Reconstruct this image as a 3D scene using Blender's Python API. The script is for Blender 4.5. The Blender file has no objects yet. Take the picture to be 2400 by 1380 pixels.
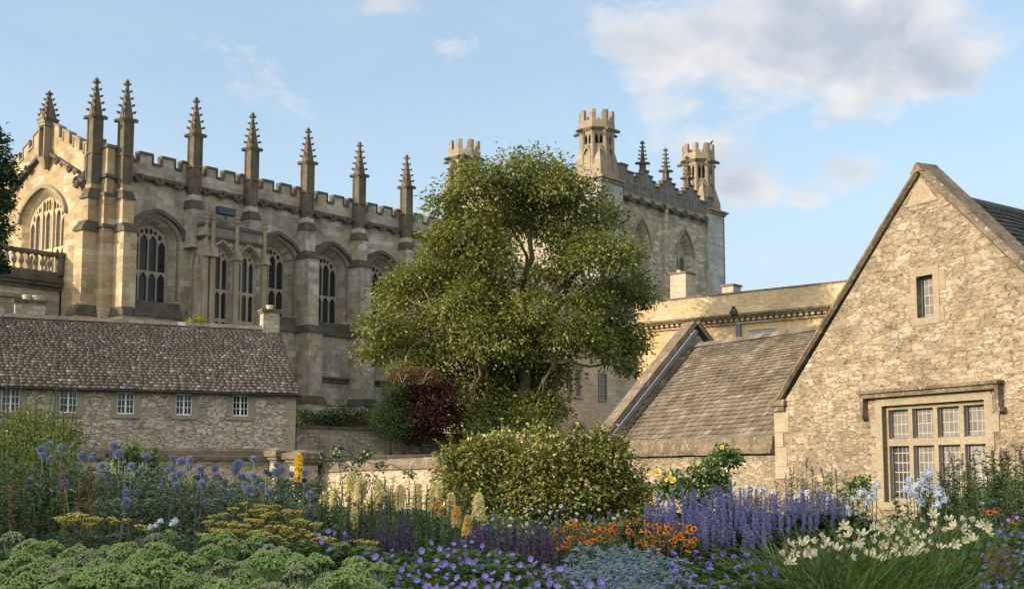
import bpy, math, random
import numpy as np
from mathutils import Vector, Matrix
from mathutils.geometry import tessellate_polygon
R = math.radians
S = bpy.context.scene
COL = S.collection
# ---------------------------------------------------------------- camera, sky, sun, exposure
FPX, PITCH, EYE = 2900.0, R(5.9), 1.15
SHIFT = 0.03976
cam = bpy.data.cameras.new('camera')
cam.sensor_width = 36.0
cam.lens = 36.0 * FPX / 2400.0
cam.shift_y = SHIFT * FPX / 2400.0
cam.clip_start = 0.1
cam.clip_end = 6000
cam.dof.use_dof = True
cam.dof.focus_distance = 34.0
cam.dof.aperture_fstop = 11.0
co = bpy.data.objects.new('camera', cam)
COL.objects.link(co)
co.location = (0, 0, EYE)
co.rotation_euler = (R(90) + PITCH, 0, 0)
S.camera = co
SUN_EL = R(19)
SX, SY = -0.935, -0.355
sun = bpy.data.lights.new('sun', 'SUN')
sun.energy = 3.0
sun.angle = R(0.6)
sun.color = (1.0, 0.82, 0.61)
so = bpy.data.objects.new('sun', sun)
COL.objects.link(so)
sd = Vector((SX * math.cos(SUN_EL), SY * math.cos(SUN_EL), math.sin(SUN_EL)))
so.rotation_euler = sd.to_track_quat('Z', 'Y').to_euler()
S.view_settings.view_transform = 'Standard'
S.view_settings.look = 'None'
S.view_settings.exposure = 1.0
S.view_settings.gamma = 1.0
S.cycles.max_bounces = 6
S.cycles.transparent_max_bounces = 4
S.cycles.use_denoising = True


SKY_TINT = (0.84, 0.84, 0.80)


class NT:
    """tiny node-tree helper"""
    def __init__(s, tree):
        s.t = tree
        s.n = tree.nodes
        s.n.clear()

    def new(s, kind, **kw):
        nd = s.n.new('ShaderNode' + kind)
        for k, v in kw.items():
            if k.startswith('i_'):
                key = k[2:]
                key = int(key) if key.isdigit() else key.replace('_', ' ')
                s.put(nd.inputs[key], v)
            else:
                setattr(nd, k, v)
        return nd

    def put(s, sock, v):
        if isinstance(v, bpy.types.NodeSocket):
            s.t.links.new(v, sock)
        else:
            if sock.type == 'RGBA' and len(v) == 3:
                v = (*v, 1)
            sock.default_value = v

    def math(s, op, a, b=0.0, clamp=False):
        nd = s.n.new('ShaderNodeMath')
        nd.operation = op
        nd.use_clamp = clamp
        s.put(nd.inputs[0], a)
        s.put(nd.inputs[1], b)
        return nd.outputs[0]

    def mix(s, f, a, b, mode='MIX'):
        nd = s.n.new('ShaderNodeMix')
        nd.data_type = 'RGBA'
        nd.blend_type = mode
        s.put(nd.inputs[0], f)
        s.put(nd.inputs[6], a)
        s.put(nd.inputs[7], b)
        return nd.outputs[2]

    def ramp(s, f, stops, interp='LINEAR'):
        nd = s.n.new('ShaderNodeValToRGB')
        cr = nd.color_ramp
        cr.interpolation = interp
        while len(cr.elements) > 1:
            cr.elements.remove(cr.elements[-1])
        for i, (p, c) in enumerate(stops):
            e = cr.elements[0] if i == 0 else cr.elements.new(p)
            e.position = p
            c = (c, c, c) if isinstance(c, (int, float)) else c
            e.color = (*c, 1)
        s.put(nd.inputs[0], f)
        return nd.outputs[0]

    def noise(s, vec, scale, detail=3.0, rough=0.55, dist=0.0):
        nd = s.new('TexNoise', i_Scale=scale, i_Detail=detail, i_Roughness=rough, i_Distortion=dist)
        if vec is not None:
            s.put(nd.inputs['Vector'], vec)
        return nd.outputs[0]

    def mapping(s, vec, scale=(1, 1, 1), loc=(0, 0, 0)):
        nd = s.new('Mapping')
        s.put(nd.inputs['Vector'], vec)
        nd.inputs['Scale'].default_value = scale
        nd.inputs['Location'].default_value = loc
        return nd.outputs[0]


# sky: Nishita with broken cloud laid out by direction
world = bpy.data.worlds.new('World')
S.world = world
world.use_nodes = True
W = NT(world.node_tree)
sky = W.new('TexSky', sky_type='NISHITA', sun_disc=False, sun_elevation=SUN_EL,
            sun_rotation=math.atan2(SX, SY), altitude=50, air_density=1.0, dust_density=1.0, ozone_density=1.6)
tc = W.new('TexCoord')
dirv = tc.outputs['Generated']


def cloud_blob(az, el, sa, se, amp):
    """soft mask around an azimuth (deg, right of +Y) and elevation"""
    sep = W.new('SeparateXYZ')
    W.put(sep.inputs[0], dirv)
    a = W.math('ARCTAN2', sep.outputs[0], sep.outputs[1])
    e = W.math('ARCSINE', sep.outputs[2])
    da = W.math('DIVIDE', W.math('SUBTRACT', a, R(az)), R(sa))
    de = W.math('DIVIDE', W.math('SUBTRACT', e, R(el)), R(se))
    r2 = W.math('ADD', W.math('MULTIPLY', da, da), W.math('MULTIPLY', de, de))
    return W.math('MULTIPLY', W.math('EXPONENT', W.math('MULTIPLY', r2, -1.0)), amp)


blobs = [(10.5, 19.6, 4.8, 2.3, .48), (15.8, 19.2, 4.8, 2.5, .56), (18.4, 16.9, 2.7, 1.25, .46), (6.5, 17.6, 1.7, 2.2, .30), (8.6, 14.6, 2.0, .7, .22), (11.2, 12.9, 2.2, 1.0, .44), (15.6, 13.4, 1.6, .8, .38), (3.2, 12.9, 1.3, .7, .32), (2.2, 15.4, 1.4, .7, .22),
         (-3.0, 19.0, 1.9, 1.3, .22), (4.2, 19.6, 2.2, 1.6, .22), (12.4, 14.2, 1.6, .5, .20), (13.5, 12.2, 2.0, .5, .22), (-6, 21, 2.0, .5, .22),
         (100, 24, 32, 12, .55), (150, 26, 32, 13, .55), (-160, 28, 30, 12, .5), (150, 62, 60, 16, .5), (-100, 60, 50, 14, .45), (-34, 26, 10, 4, .35), (45, 20, 14, 6, .4), (70, 30, 20, 9, .4), (-80, 18, 25, 9, .3), (-130, 40, 45, 18, .5), (-60, 35, 30, 12, .4), (180, 30, 40, 9, .4), (120, 30, 20, 9, .4)]  # clouds out of view, added to brighten the shaded sides
acc = None
for b in blobs:
    v = cloud_blob(*b)
    acc = v if acc is None else W.math('ADD', acc, v)
wrp = W.mix(.10, dirv, W.new('TexNoise', i_Scale=6.0, i_Detail=3.0).outputs[1], 'ADD')
mp = W.mapping(wrp, (1.0, 1.0, 1.5), (0.13, 0.31, 0.05))
n1 = W.noise(mp, 11.0, 10.0, 0.6, 0.0)
n2 = W.noise(mp, 30.0, 6.0, 0.6)
dens = W.math('ADD', acc, W.math('ADD', W.math('MULTIPLY', W.math('SUBTRACT', n1, .5), 1.15), W.math('MULTIPLY', W.math('SUBTRACT', n2, .5), .22)))
cover = W.ramp(dens, [(0.16, 0.0), (0.24, 0.35), (0.36, 0.85), (0.50, 0.96)])
lower = W.noise(W.mapping(wrp, (1.0, 1.0, 1.5), (0.13, 0.31, 0.085)), 11.0, 5.0, 0.5)
thick = W.ramp(W.math('ADD', W.math('MULTIPLY', acc, 1.0), W.math('MULTIPLY', W.math('SUBTRACT', lower, .5), 2.2)), [(0.22, 0.0), (0.75, 1.0)])
ccol = W.mix(thick, (2.95, 2.92, 2.9), (1.78, 1.98, 2.30))
sdot = W.new('VectorMath', operation='DOT_PRODUCT')
W.put(sdot.inputs[0], dirv)
sdot.inputs[1].default_value = tuple(sd)
glow = W.ramp(sdot.outputs['Value'], [(.15, 0.0), (.65, .35), (1.0, 1.0)])
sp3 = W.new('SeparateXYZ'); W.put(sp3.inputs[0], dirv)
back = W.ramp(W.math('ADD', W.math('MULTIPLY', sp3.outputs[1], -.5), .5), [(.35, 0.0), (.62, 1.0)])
ccol = W.mix(1.0, ccol, W.mix(back, (1, 1, 1), (1.75, 1.72, 1.66)), 'MULTIPLY')   # clouds behind the camera brightened, added fill for the shaded sides
ccol = W.mix(1.0, ccol, W.mix(glow, (1, 1, 1), (4.2, 3.8, 3.2)), 'MULTIPLY')
sp0 = W.new('SeparateXYZ'); W.put(sp0.inputs[0], dirv)
veil = W.ramp(W.noise(W.mapping(dirv, (1, 1, 3.2), (.4, .1, .2)), 3.4, 6.0, 0.6, .6), [(0.30, 0.14), (0.75, 0.46)])
skyc = W.mix(1.0, sky.outputs[0], SKY_TINT, 'MULTIPLY')
low_el = W.ramp(sp0.outputs[2], [(.0, .85), (.16, .66), (.30, .10), (.5, 0.0)])
skyc = W.mix(low_el, skyc, (2.0, 2.5, 3.0))
skyc = W.mix(veil, skyc, (2.3, 2.75, 3.1))
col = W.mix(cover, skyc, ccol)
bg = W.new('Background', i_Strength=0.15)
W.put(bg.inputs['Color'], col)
out = W.new('OutputWorld')
W.put(out.inputs[0], bg.outputs[0])


# ---------------------------------------------------------------- placing helpers (camera calibration in metres)
def at(px, py, Y):
    """point that a pixel of the 2400 px photograph shows at forward distance Y"""
    x = (px - 1200) / FPX
    y = (690 - py) / FPX + SHIFT
    c, s = math.cos(PITCH), math.sin(PITCH)
    d = Vector((x, c - s * y, s + c * y))
    return Vector((0, 0, EYE)) + d * (Y / d.y)


def base(px, Y, z=0.0):
    p = at(px, 1105, Y)
    return Vector((p.x, p.y, z))


def tag(o, label=None, cat=None, group=None, kind=None):
    if label: o['label'] = label
    if cat: o['category'] = cat
    if group: o['group'] = group
    if kind: o['kind'] = kind
    return o


def empty(name, loc=(0, 0, 0), rz=0.0, label=None, cat=None, group=None):
    o = bpy.data.objects.new(name, None)
    COL.objects.link(o)
    o.location = loc
    o.rotation_euler = (0, 0, rz)
    o.empty_display_size = .1
    return tag(o, label, cat, group)


class Geo:
    """collects faces; build() links them as one mesh object"""
    def __init__(s):
        s.v, s.f = [], []
        s.nv, s.nfc, s.nn = [], [], 0     # numpy chunks

    def face(s, pts):
        b = len(s.v)
        s.v.extend([tuple(p) for p in pts])
        s.f.append(tuple(range(b, b + len(pts))))

    def add(s, verts, faces):
        b = len(s.v)
        s.v.extend([tuple(p) for p in verts])
        s.f.extend([tuple(i + b for i in f) for f in faces])

    def arr(s, verts, faces):
        """verts (n,3) array, faces (m,k) int array"""
        s.nv.append(np.asarray(verts, dtype=np.float32))
        s.nfc.append(np.asarray(faces, dtype=np.int64) + s.nn)
        s.nn += len(verts)

    def box(s, x0, x1, y0, y1, z0, z1):
        v = [(x0, y0, z0), (x1, y0, z0), (x1, y1, z0), (x0, y1, z0), (x0, y0, z1), (x1, y0, z1), (x1, y1, z1), (x0, y1, z1)]
        s.add(v, [(0, 3, 2, 1), (4, 5, 6, 7), (0, 1, 5, 4), (1, 2, 6, 5), (2, 3, 7, 6), (3, 0, 4, 7)])

    def frustum(s, cx, cy, z0, z1, a0, b0, a1, b1, n=4, rot=None):
        """n-gon prism tapering; half sizes a (x), b (y)"""
        r = (math.pi / n) if rot is None else rot
        k = 1 / math.cos(math.pi / n)
        ring = lambda a, b, z: [(cx + a * k * math.cos(r + 2 * math.pi * i / n), cy + b * k * math.sin(r + 2 * math.pi * i / n), z) for i in range(n)]
        v = ring(a0, b0, z0) + ring(a1, b1, z1)
        s.add(v, [(i, (i + 1) % n, n + (i + 1) % n, n + i) for i in range(n)] + [tuple(range(n - 1, -1, -1)), tuple(range(n, 2 * n))])

    def extrude_yz(s, prof, x0, x1):
        """closed profile [(y,z)] swept along x"""
        n = len(prof)
        v = [(x0, y, z) for y, z in prof] + [(x1, y, z) for y, z in prof]
        s.add(v, [(i, (i + 1) % n, n + (i + 1) % n, n + i) for i in range(n)] + [tuple(range(n - 1, -1, -1)), tuple(range(n, 2 * n))])

    def extrude_xz(s, prof, y0, y1):
        n = len(prof)
        v = [(x, y0, z) for x, z in prof] + [(x, y1, z) for x, z in prof]
        s.plate(prof, [], y0)
        s.plate(prof, [], y1)
        s.add(v, [(i, (i + 1) % n, n + (i + 1) % n, n + i) for i in range(n)])

    def plate(s, outer, holes, y):
        loops = [[Vector((x, z, 0)) for x, z in l] for l in [outer] + holes]
        tri = tessellate_polygon(loops)
        flat = [(x, y, z) for l in [outer] + holes for x, z in l]
        s.add(flat, [tuple(t) for t in tri])

    def loft(s, la, ya, lb, yb, closed=True):
        n = len(la)
        v = [(x, ya, z) for x, z in la] + [(x, yb, z) for x, z in lb]
        s.add(v, [(i, (i + 1) % n, n + (i + 1) % n, n + i) for i in range(n if closed else n - 1)])

    def lattice(s, outer, holes, y0, y1):
        """plate with thickness: front, reveals of outer and holes"""
        s.plate(outer, holes, y0)
        for l in [outer] + holes:
            s.loft(l, y0, l, y1)

    def band(s, la, lb, y0, y1, closed=False):
        """moulding between two curves with depth y0..y1"""
        s.loft(la, y0, lb, y0, closed)
        s.loft(la, y0, la, y1, closed)
        s.loft(lb, y0, lb, y1, closed)
        if not closed:
            for i in (0, -1):
                a, b = la[i], lb[i]
                s.face([(a[0], y0, a[1]), (b[0], y0, b[1]), (b[0], y1, b[1]), (a[0], y1, a[1])])

    def tube(s, pts, radii, n=6, cap=True):
        P = [Vector(p) for p in pts]
        rings = []
        for i, p in enumerate(P):
            t = (P[min(i + 1, len(P) - 1)] - P[max(i - 1, 0)]).normalized()
            a = t.cross(Vector((0.31, 0.17, 1)) if abs(t.z) < .95 else Vector((1, .2, 0))).normalized()
            b = t.cross(a)
            rings.append([p + (a * math.cos(2 * math.pi * k / n) + b * math.sin(2 * math.pi * k / n)) * radii[i] for k in range(n)])
        v = [q for r in rings for q in r]
        f = [(i * n + k, i * n + (k + 1) % n, (i + 1) * n + (k + 1) % n, (i + 1) * n + k) for i in range(len(P) - 1) for k in range(n)]
        if cap: f += [tuple(range(n - 1, -1, -1)), tuple(range((len(P) - 1) * n, len(P) * n))]
        s.add(v, f)

    def lathe(s, cx, cy, prof, n=10):
        """prof [(r,z)]"""
        v = [(cx + r * math.cos(2 * math.pi * k / n), cy + r * math.sin(2 * math.pi * k / n), z) for r, z in prof for k in range(n)]
        m = len(prof)
        s.add(v, [(i * n + k, i * n + (k + 1) % n, (i + 1) * n + (k + 1) % n, (i + 1) * n + k) for i in range(m - 1) for k in range(n)]
              + [tuple(range(n - 1, -1, -1)), tuple(range((m - 1) * n, m * n))])

    def blob(s, c, r, rng, n=1, jag=0.25):
        """rough rounded lump"""
        t = (1 + 5 ** .5) / 2
        V = [Vector(p).normalized() for p in [(-1, t, 0), (1, t, 0), (-1, -t, 0), (1, -t, 0), (0, -1, t), (0, 1, t), (0, -1, -t), (0, 1, -t), (t, 0, -1), (t, 0, 1), (-t, 0, -1), (-t, 0, 1)]]
        F = [(0, 11, 5), (0, 5, 1), (0, 1, 7), (0, 7, 10), (0, 10, 11), (1, 5, 9), (5, 11, 4), (11, 10, 2), (10, 7, 6), (7, 1, 8), (3, 9, 4), (3, 4, 2), (3, 2, 6), (3, 6, 8), (3, 8, 9), (4, 9, 5), (2, 4, 11), (6, 2, 10), (8, 6, 7), (9, 8, 1)]
        r = (r, r, r) if isinstance(r, (int, float)) else r
        s.add([(c[0] + p.x * r[0] * (1 + rng.uniform(-jag, jag)), c[1] + p.y * r[1] * (1 + rng.uniform(-jag, jag)), c[2] + p.z * r[2] * (1 + rng.uniform(-jag, jag))) for p in V], F)

    def mesh(s, name, mats, smooth=False, fix=False, mat_ids=None):
        me = bpy.data.meshes.new(name)
        if s.nv:
            V = np.concatenate([np.asarray(s.v, dtype=np.float32).reshape(-1, 3)] + s.nv)
            off = len(s.v)
            loops = [i for f in s.f for i in f]
            tot = [len(f) for f in s.f]
            L = [np.asarray(loops, dtype=np.int64)]
            T = [np.asarray(tot, dtype=np.int64)]
            for F in s.nfc:
                L.append((F + off).ravel())
                T.append(np.full(len(F), F.shape[1], dtype=np.int64))
            L = np.concatenate(L)
            T = np.concatenate(T)
            me.vertices.add(len(V))
            me.vertices.foreach_set('co', V.ravel())
            me.loops.add(len(L))
            me.loops.foreach_set('vertex_index', L.astype(np.int32))
            me.polygons.add(len(T))
            st = np.concatenate([[0], np.cumsum(T)[:-1]]).astype(np.int32)
            me.polygons.foreach_set('loop_start', st)
            me.update(calc_edges=True)
            me.validate()
        else:
            me.from_pydata(s.v, [], s.f)
            me.update()
        if fix:
            import bmesh
            bm = bmesh.new()
            bm.from_mesh(me)
            bmesh.ops.remove_doubles(bm, verts=bm.verts, dist=1e-4)
            bmesh.ops.recalc_face_normals(bm, faces=bm.faces)
            bm.to_mesh(me)
            bm.free()
        for m in (mats if isinstance(mats, (list, tuple)) else [mats]):
            me.materials.append(m)
        if not s.nv:
            box_uv(me)
        if smooth:
            me.polygons.foreach_set('use_smooth', np.ones(len(me.polygons), dtype=bool))
        return me

    def build(s, name, mats, parent=None, smooth=False, fix=False, loc=None):
        o = bpy.data.objects.new(name, s.mesh(name, mats, smooth, fix))
        COL.objects.link(o)
        if parent: o.parent = parent
        if loc: o.location = loc
        return o


def box_uv(me):
    """UVs in metres: along the face horizontally, and up it"""
    n = len(me.polygons)
    if not n: return
    uvl = me.uv_layers.new(name='UVMap')
    vs = np.empty(len(me.vertices) * 3)
    me.vertices.foreach_get('co', vs)
    vs = vs.reshape(-1, 3)
    no = np.empty(n * 3)
    me.polygons.foreach_get('normal', no)
    no = no.reshape(-1, 3)
    tot = np.empty(n, dtype=np.int32)
    me.polygons.foreach_get('loop_total', tot)
    li = np.empty(len(me.loops), dtype=np.int32)
    me.loops.foreach_get('vertex_index', li)
    N = np.repeat(no, tot, axis=0)
    flip = (N[:, 1] > 0.01) | ((np.abs(N[:, 1]) <= 0.01) & (N[:, 0] > 0))
    N = np.where(flip[:, None], -N, N)
    h = np.hypot(N[:, 0], N[:, 1])
    ok = h > .05
    t = np.stack([np.where(ok, -N[:, 1] / np.maximum(h, 1e-6), 1.0), np.where(ok, N[:, 0] / np.maximum(h, 1e-6), 0.0), np.zeros(len(N))], axis=1)
    b = np.cross(N, t)
    P = vs[li]
    uv = np.stack([(P * t).sum(1), (P * b).sum(1)], axis=1).astype(np.float32)
    uvl.data.foreach_set('uv', uv.ravel())


def put(name, me, parent=None, loc=(0, 0, 0), rot=(0, 0, 0), sc=1.0):
    """an object that shares a mesh"""
    o = bpy.data.objects.new(name, me)
    COL.objects.link(o)
    if parent: o.parent = parent
    o.location = loc
    o.rotation_euler = rot
    o.scale = (sc, sc, sc) if isinstance(sc, (int, float)) else sc
    return o


def copy_tree(o, parent=None):
    c = o.copy()
    COL.objects.link(c)
    c.parent = parent
    for ch in list(o.children):
        copy_tree(ch, c)
    return c


# ---------------------------------------------------------------- materials
def new_mat(name):
    m = bpy.data.materials.new(name)
    m.use_nodes = True
    t = NT(m.node_tree)
    o = t.new('OutputMaterial')
    b = t.new('BsdfPrincipled')
    t.t.links.new(b.outputs[0], o.inputs[0])
    b.inputs['Roughness'].default_value = .9
    b.inputs['Specular IOR Level'].default_value = .25
    return m, t, b


def stone(name, cols, bw=.75, bh=.36, mortar=(.20, .17, .13), msize=.010, stain=.35, stain_col=(.055, .05, .045), stain_th=.56, bump=.25, var=.35, wet=0.0):
    """coursed ashlar: blocks of differing tint, fine joints, weather stains"""
    m, t, b = new_mat(name)
    uv = t.new('TexCoord').outputs['UV']
    geo = t.new('NewGeometry')
    br = t.new('TexBrick', offset=.5, i_Color1=(0, 0, 0), i_Color2=(1, 1, 1), i_Mortar=(.5, .5, .5), i_Scale=1.0,
               i_Mortar_Size=msize, i_Mortar_Smooth=.3, i_Bias=0.0, i_Brick_Width=bw, i_Row_Height=bh)
    wob = t.mix(.012, uv, t.new('TexNoise', i_Scale=2.2, i_Detail=2.0).outputs[1], 'ADD')
    t.put(br.inputs['Vector'], wob)
    n = len(cols)
    c = t.ramp(br.outputs[0], [(i / max(n - 1, 1), k) for i, k in enumerate(cols)], 'CONSTANT' if n > 4 else 'LINEAR')
    big = t.noise(uv, .45, 5.0, .6)
    c = t.mix(1.0, c, t.ramp(big, [(.25, 1 - var), (.75, 1 + var * .5)]), 'MULTIPLY')
    fine = t.noise(uv, 7.0, 8.0, .65)
    c = t.mix(1.0, c, t.ramp(fine, [(.25, .72), (.7, 1.12)]), 'MULTIPLY')
    lay = t.noise(t.mapping(uv, (1.3, 7.5, 1)), 1.6, 7.0, .68)
    c = t.mix(1.0, c, t.ramp(lay, [(.28, .66), (.5, 1.0), (.72, 1.24)]), 'MULTIPLY')
    c = t.mix(t.math('MULTIPLY', br.outputs[1], .75), c, mortar)
    st = t.noise(t.mapping(uv, (1.1, .22, 1)), 1.0, 7.0, .62)
    st2 = t.noise(uv, .8, 6.0, .65)
    f = t.ramp(t.math('ADD', t.math('MULTIPLY', st, .5), t.math('MULTIPLY', st2, .5)), [(stain_th - .08, 0.0), (stain_th + .12, 1.0)])
    c = t.mix(t.math('MULTIPLY', f, stain), c, stain_col)
    t.put(b.inputs['Base Color'], c)
    h = t.math('ADD', t.math('MULTIPLY', br.outputs[1], -.8), t.math('ADD', t.math('ADD', t.math('MULTIPLY', fine, .9), t.math('MULTIPLY', lay, .8)), t.math('MULTIPLY', br.outputs[0], .35)))
    bp = t.new('Bump', i_Strength=bump, i_Distance=.05)
    t.put(bp.inputs['Height'], h)
    t.put(b.inputs['Normal'], bp.outputs[0])
    return m


def rubble(name, cols, sx=2.6, sy=5.0, mortar=(.22, .18, .13), joint=.05, bump=.8, stain=.3, stain_col=(.09, .075, .055), lichen=0.0, stain_th=.55):
    """irregular stones in thick mortar"""
    m, t, b = new_mat(name)
    uv = t.new('TexCoord').outputs['UV']
    wob = t.mix(.10, uv, t.new('TexNoise', i_Scale=2.6, i_Detail=3.0).outputs[1], 'ADD')
    mv = t.mapping(wob, (sx, sy, 1))
    v1 = t.new('TexVoronoi', voronoi_dimensions='2D', feature='F1', i_Scale=1.0, i_Randomness=.85)
    v2 = t.new('TexVoronoi', voronoi_dimensions='2D', feature='DISTANCE_TO_EDGE', i_Scale=1.0, i_Randomness=.85)
    t.put(v1.inputs['Vector'], mv)
    t.put(v2.inputs['Vector'], mv)
    sep = t.new('SeparateColor')
    t.put(sep.inputs[0], v1.outputs['Color'])
    n = len(cols)
    c = t.ramp(sep.outputs[0], [(i / max(n - 1, 1), k) for i, k in enumerate(cols)])
    fine = t.noise(uv, 9.0, 8.0, .68)
    med = t.noise(uv, 2.4, 5.0, .6)
    c = t.mix(1.0, c, t.ramp(fine, [(.25, .62), (.72, 1.2)]), 'MULTIPLY')
    jn = t.math('ADD', t.math('MULTIPLY', t.noise(uv, 5.0, 4.0), joint * 1.6), joint * .25)
    e = t.math('DIVIDE', v2.outputs['Distance'], jn)
    e = t.ramp(e, [(.15, 0.0), (1.1, 1.0)])
    mc = t.mix(1.0, mortar, t.ramp(fine, [(.25, .7), (.75, 1.15)]), 'MULTIPLY')
    c = t.mix(e, mc, c)
    st = t.math('ADD', t.math('MULTIPLY', t.noise(uv, .55, 6.0, .65), .55), t.math('MULTIPLY', t.noise(t.mapping(uv, (2.2, 1.0, 1)), 1.6, 6.0, .6), .45))
    c = t.mix(t.math('MULTIPLY', t.ramp(st, [(stain_th - .05, 0.0), (stain_th + .13, 1.0)]), stain), c, stain_col)
    if lichen:
        c = t.mix(t.math('MULTIPLY', t.ramp(t.noise(uv, 16.0, 3.0), [(.62, 0.0), (.70, 1.0)]), lichen), c, (.42, .40, .36))
    t.put(b.inputs['Base Color'], c)
    hgt = t.math('ADD', t.math('MULTIPLY', e, t.math('ADD', .55, t.math('MULTIPLY', sep.outputs[1], .5))), t.math('ADD', t.math('MULTIPLY', fine, .45), t.math('MULTIPLY', med, .5)))
    bp = t.new('Bump', i_Strength=bump, i_Distance=.06)
    t.put(bp.inputs['Height'], hgt)
    t.put(b.inputs['Normal'], bp.outputs[0])
    return m


def rough_stone(name, cols, scale=1.5, lichen=.0, bump=.4, lich_col=(.40, .37, .32)):
    """one weathered dressed stone (copings, drips, sills) without joints"""
    m, t, b = new_mat(name)
    p = t.new('TexCoord').outputs['Object']
    n = len(cols)
    c = t.ramp(t.noise(p, scale, 7.0, .65), [(.28 + .44 * i / max(n - 1, 1), k) for i, k in enumerate(cols)])
    fine = t.noise(p, 14.0, 6.0, .7)
    c = t.mix(1.0, c, t.ramp(fine, [(.25, .68), (.72, 1.15)]), 'MULTIPLY')
    if lichen:
        c = t.mix(t.math('MULTIPLY', t.ramp(t.noise(p, 9.0, 5.0, .7), [(.56, 0.0), (.66, 1.0)]), lichen), c, lich_col)
    t.put(b.inputs['Base Color'], c)
    bp = t.new('Bump', i_Strength=bump, i_Distance=.04)
    t.put(bp.inputs['Height'], fine)
    t.put(b.inputs['Normal'], bp.outputs[0])
    return m


def plain(name, col, rough=.8, spec=.25, var=.25, scale=6.0, metal=0.0, bump=0.0):
    m, t, b = new_mat(name)
    p = t.new('TexCoord').outputs['Object']
    f = t.noise(p, scale, 5.0, .6)
    t.put(b.inputs['Base Color'], t.mix(1.0, col, t.ramp(f, [(.25, 1 - var), (.75, 1 + var)]), 'MULTIPLY'))
    b.inputs['Roughness'].default_value = rough
    b.inputs['Specular IOR Level'].default_value = spec
    b.inputs['Metallic'].default_value = metal
    if bump:
        bp = t.new('Bump', i_Strength=bump, i_Distance=.03)
        t.put(bp.inputs['Height'], f)
        t.put(b.inputs['Normal'], bp.outputs[0])
    return m


def glass(name, base_a, base_b, pw=.16, ph=.22, lead=(.05, .05, .05), rough=.12, ls=.012, spec=.5):
    """old leaded glass: small panes, each tilted a little, in lead cames"""
    m, t, b = new_mat(name)
    uv = t.new('TexCoord').outputs['UV']
    br = t.new('TexBrick', offset=0.0, i_Color1=(0, 0, 0), i_Color2=(1, 1, 1), i_Mortar=(.5, .5, .5), i_Scale=1.0,
               i_Mortar_Size=ls, i_Mortar_Smooth=.1, i_Bias=0.0, i_Brick_Width=pw, i_Row_Height=ph)
    t.put(br.inputs['Vector'], uv)
    c = t.ramp(br.outputs[0], [(0.0, base_a), (1.0, base_b)])
    c = t.mix(br.outputs[1], c, lead)
    t.put(b.inputs['Base Color'], c)
    t.put(b.inputs['Roughness'], t.math('ADD', rough, t.math('MULTIPLY', br.outputs[1], .5)))
    b.inputs['Specular IOR Level'].default_value = spec
    h = t.math('ADD', t.math('MULTIPLY', br.outputs[0], .0), t.math('ADD', t.math('MULTIPLY', t.noise(uv, 5.0, 2.0), 1.0), t.math('MULTIPLY', br.outputs[1], .3)))
    bp = t.new('Bump', i_Strength=.25, i_Distance=.05)
    t.put(bp.inputs['Height'], h)
    t.put(b.inputs['Normal'], bp.outputs[0])
    return m


def islands(name, cols, rough=.75, spec=.3, trans=0.0, tcol=None, noise_amt=.25, bump=.0, sheen=0.0, nscale=2.0):
    """each loose leaf, petal or slate takes its own tint"""
    m, t, b = new_mat(name)
    g = t.new('NewGeometry')
    rnd = g.outputs['Random Per Island']
    n = len(cols)
    c = t.ramp(rnd, [(i / max(n - 1, 1), k) for i, k in enumerate(cols)])
    p = t.new('TexCoord').outputs['Object']
    c = t.mix(1.0, c, t.ramp(t.noise(p, nscale, 4.0, .6), [(.3, 1 - noise_amt), (.7, 1 + noise_amt)]), 'MULTIPLY')
    t.put(b.inputs['Base Color'], c)
    b.inputs['Roughness'].default_value = rough
    b.inputs['Specular IOR Level'].default_value = spec
    if bump:
        bp = t.new('Bump', i_Strength=bump, i_Distance=.02)
        t.put(bp.inputs['Height'], t.noise(p, 22.0, 5.0, .7))
        t.put(b.inputs['Normal'], bp.outputs[0])
    if trans:
        tr = t.new('BsdfTranslucent')
        t.put(tr.inputs[0], t.mix(1.0, c, tcol or (1.15, 1.25, .5), 'MULTIPLY'))
        mx = t.new('MixShader')
        mx.inputs[0].default_value = trans
        t.t.links.new(b.outputs[0], mx.inputs[1])
        t.t.links.new(tr.outputs[0], mx.inputs[2])
        o = [q for q in t.n if q.type == 'OUTPUT_MATERIAL'][0]
        t.t.links.new(mx.outputs[0], o.inputs[0])
    return m


M = {}
M['hall'] = stone('hall_ashlar', [(0.351, 0.289, 0.205), (0.493, 0.437, 0.342), (0.433, 0.354, 0.245), (0.537, 0.495, 0.42), (0.403, 0.372, 0.312), (0.463, 0.38, 0.254), (0.373, 0.338, 0.283), (0.576, 0.528, 0.44)],
                  .95, .42, stain=.60, stain_th=.53, stain_col=(.10, .092, .08))
M['gable'] = stone('gable_ashlar', [(.40, .30, .175), (.46, .36, .22), (.36, .26, .14), (.50, .41, .28), (.42, .33, .20), (.48, .34, .17), (.38, .29, .18)], 1.0, .42, stain=.18, stain_th=.60)
M['tower'] = stone('tower_limestone', [(0.462, 0.392, 0.281), (0.378, 0.318, 0.216), (0.394, 0.348, 0.265), (0.551, 0.496, 0.386), (0.46, 0.396, 0.297), (0.355, 0.31, 0.242), (0.604, 0.546, 0.441), (0.434, 0.359, 0.242), (0.499, 0.446, 0.352)], .9, .30, stain=.5, stain_th=.53, stain_col=(.10, .095, .09))
M['tower_pale'] = stone('corner_limestone', [(.44, .43, .40), (.52, .51, .48), (.38, .37, .34), (.48, .46, .42)], .9, .32, stain=.45, stain_th=.53, stain_col=(.12, .115, .11))
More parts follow.
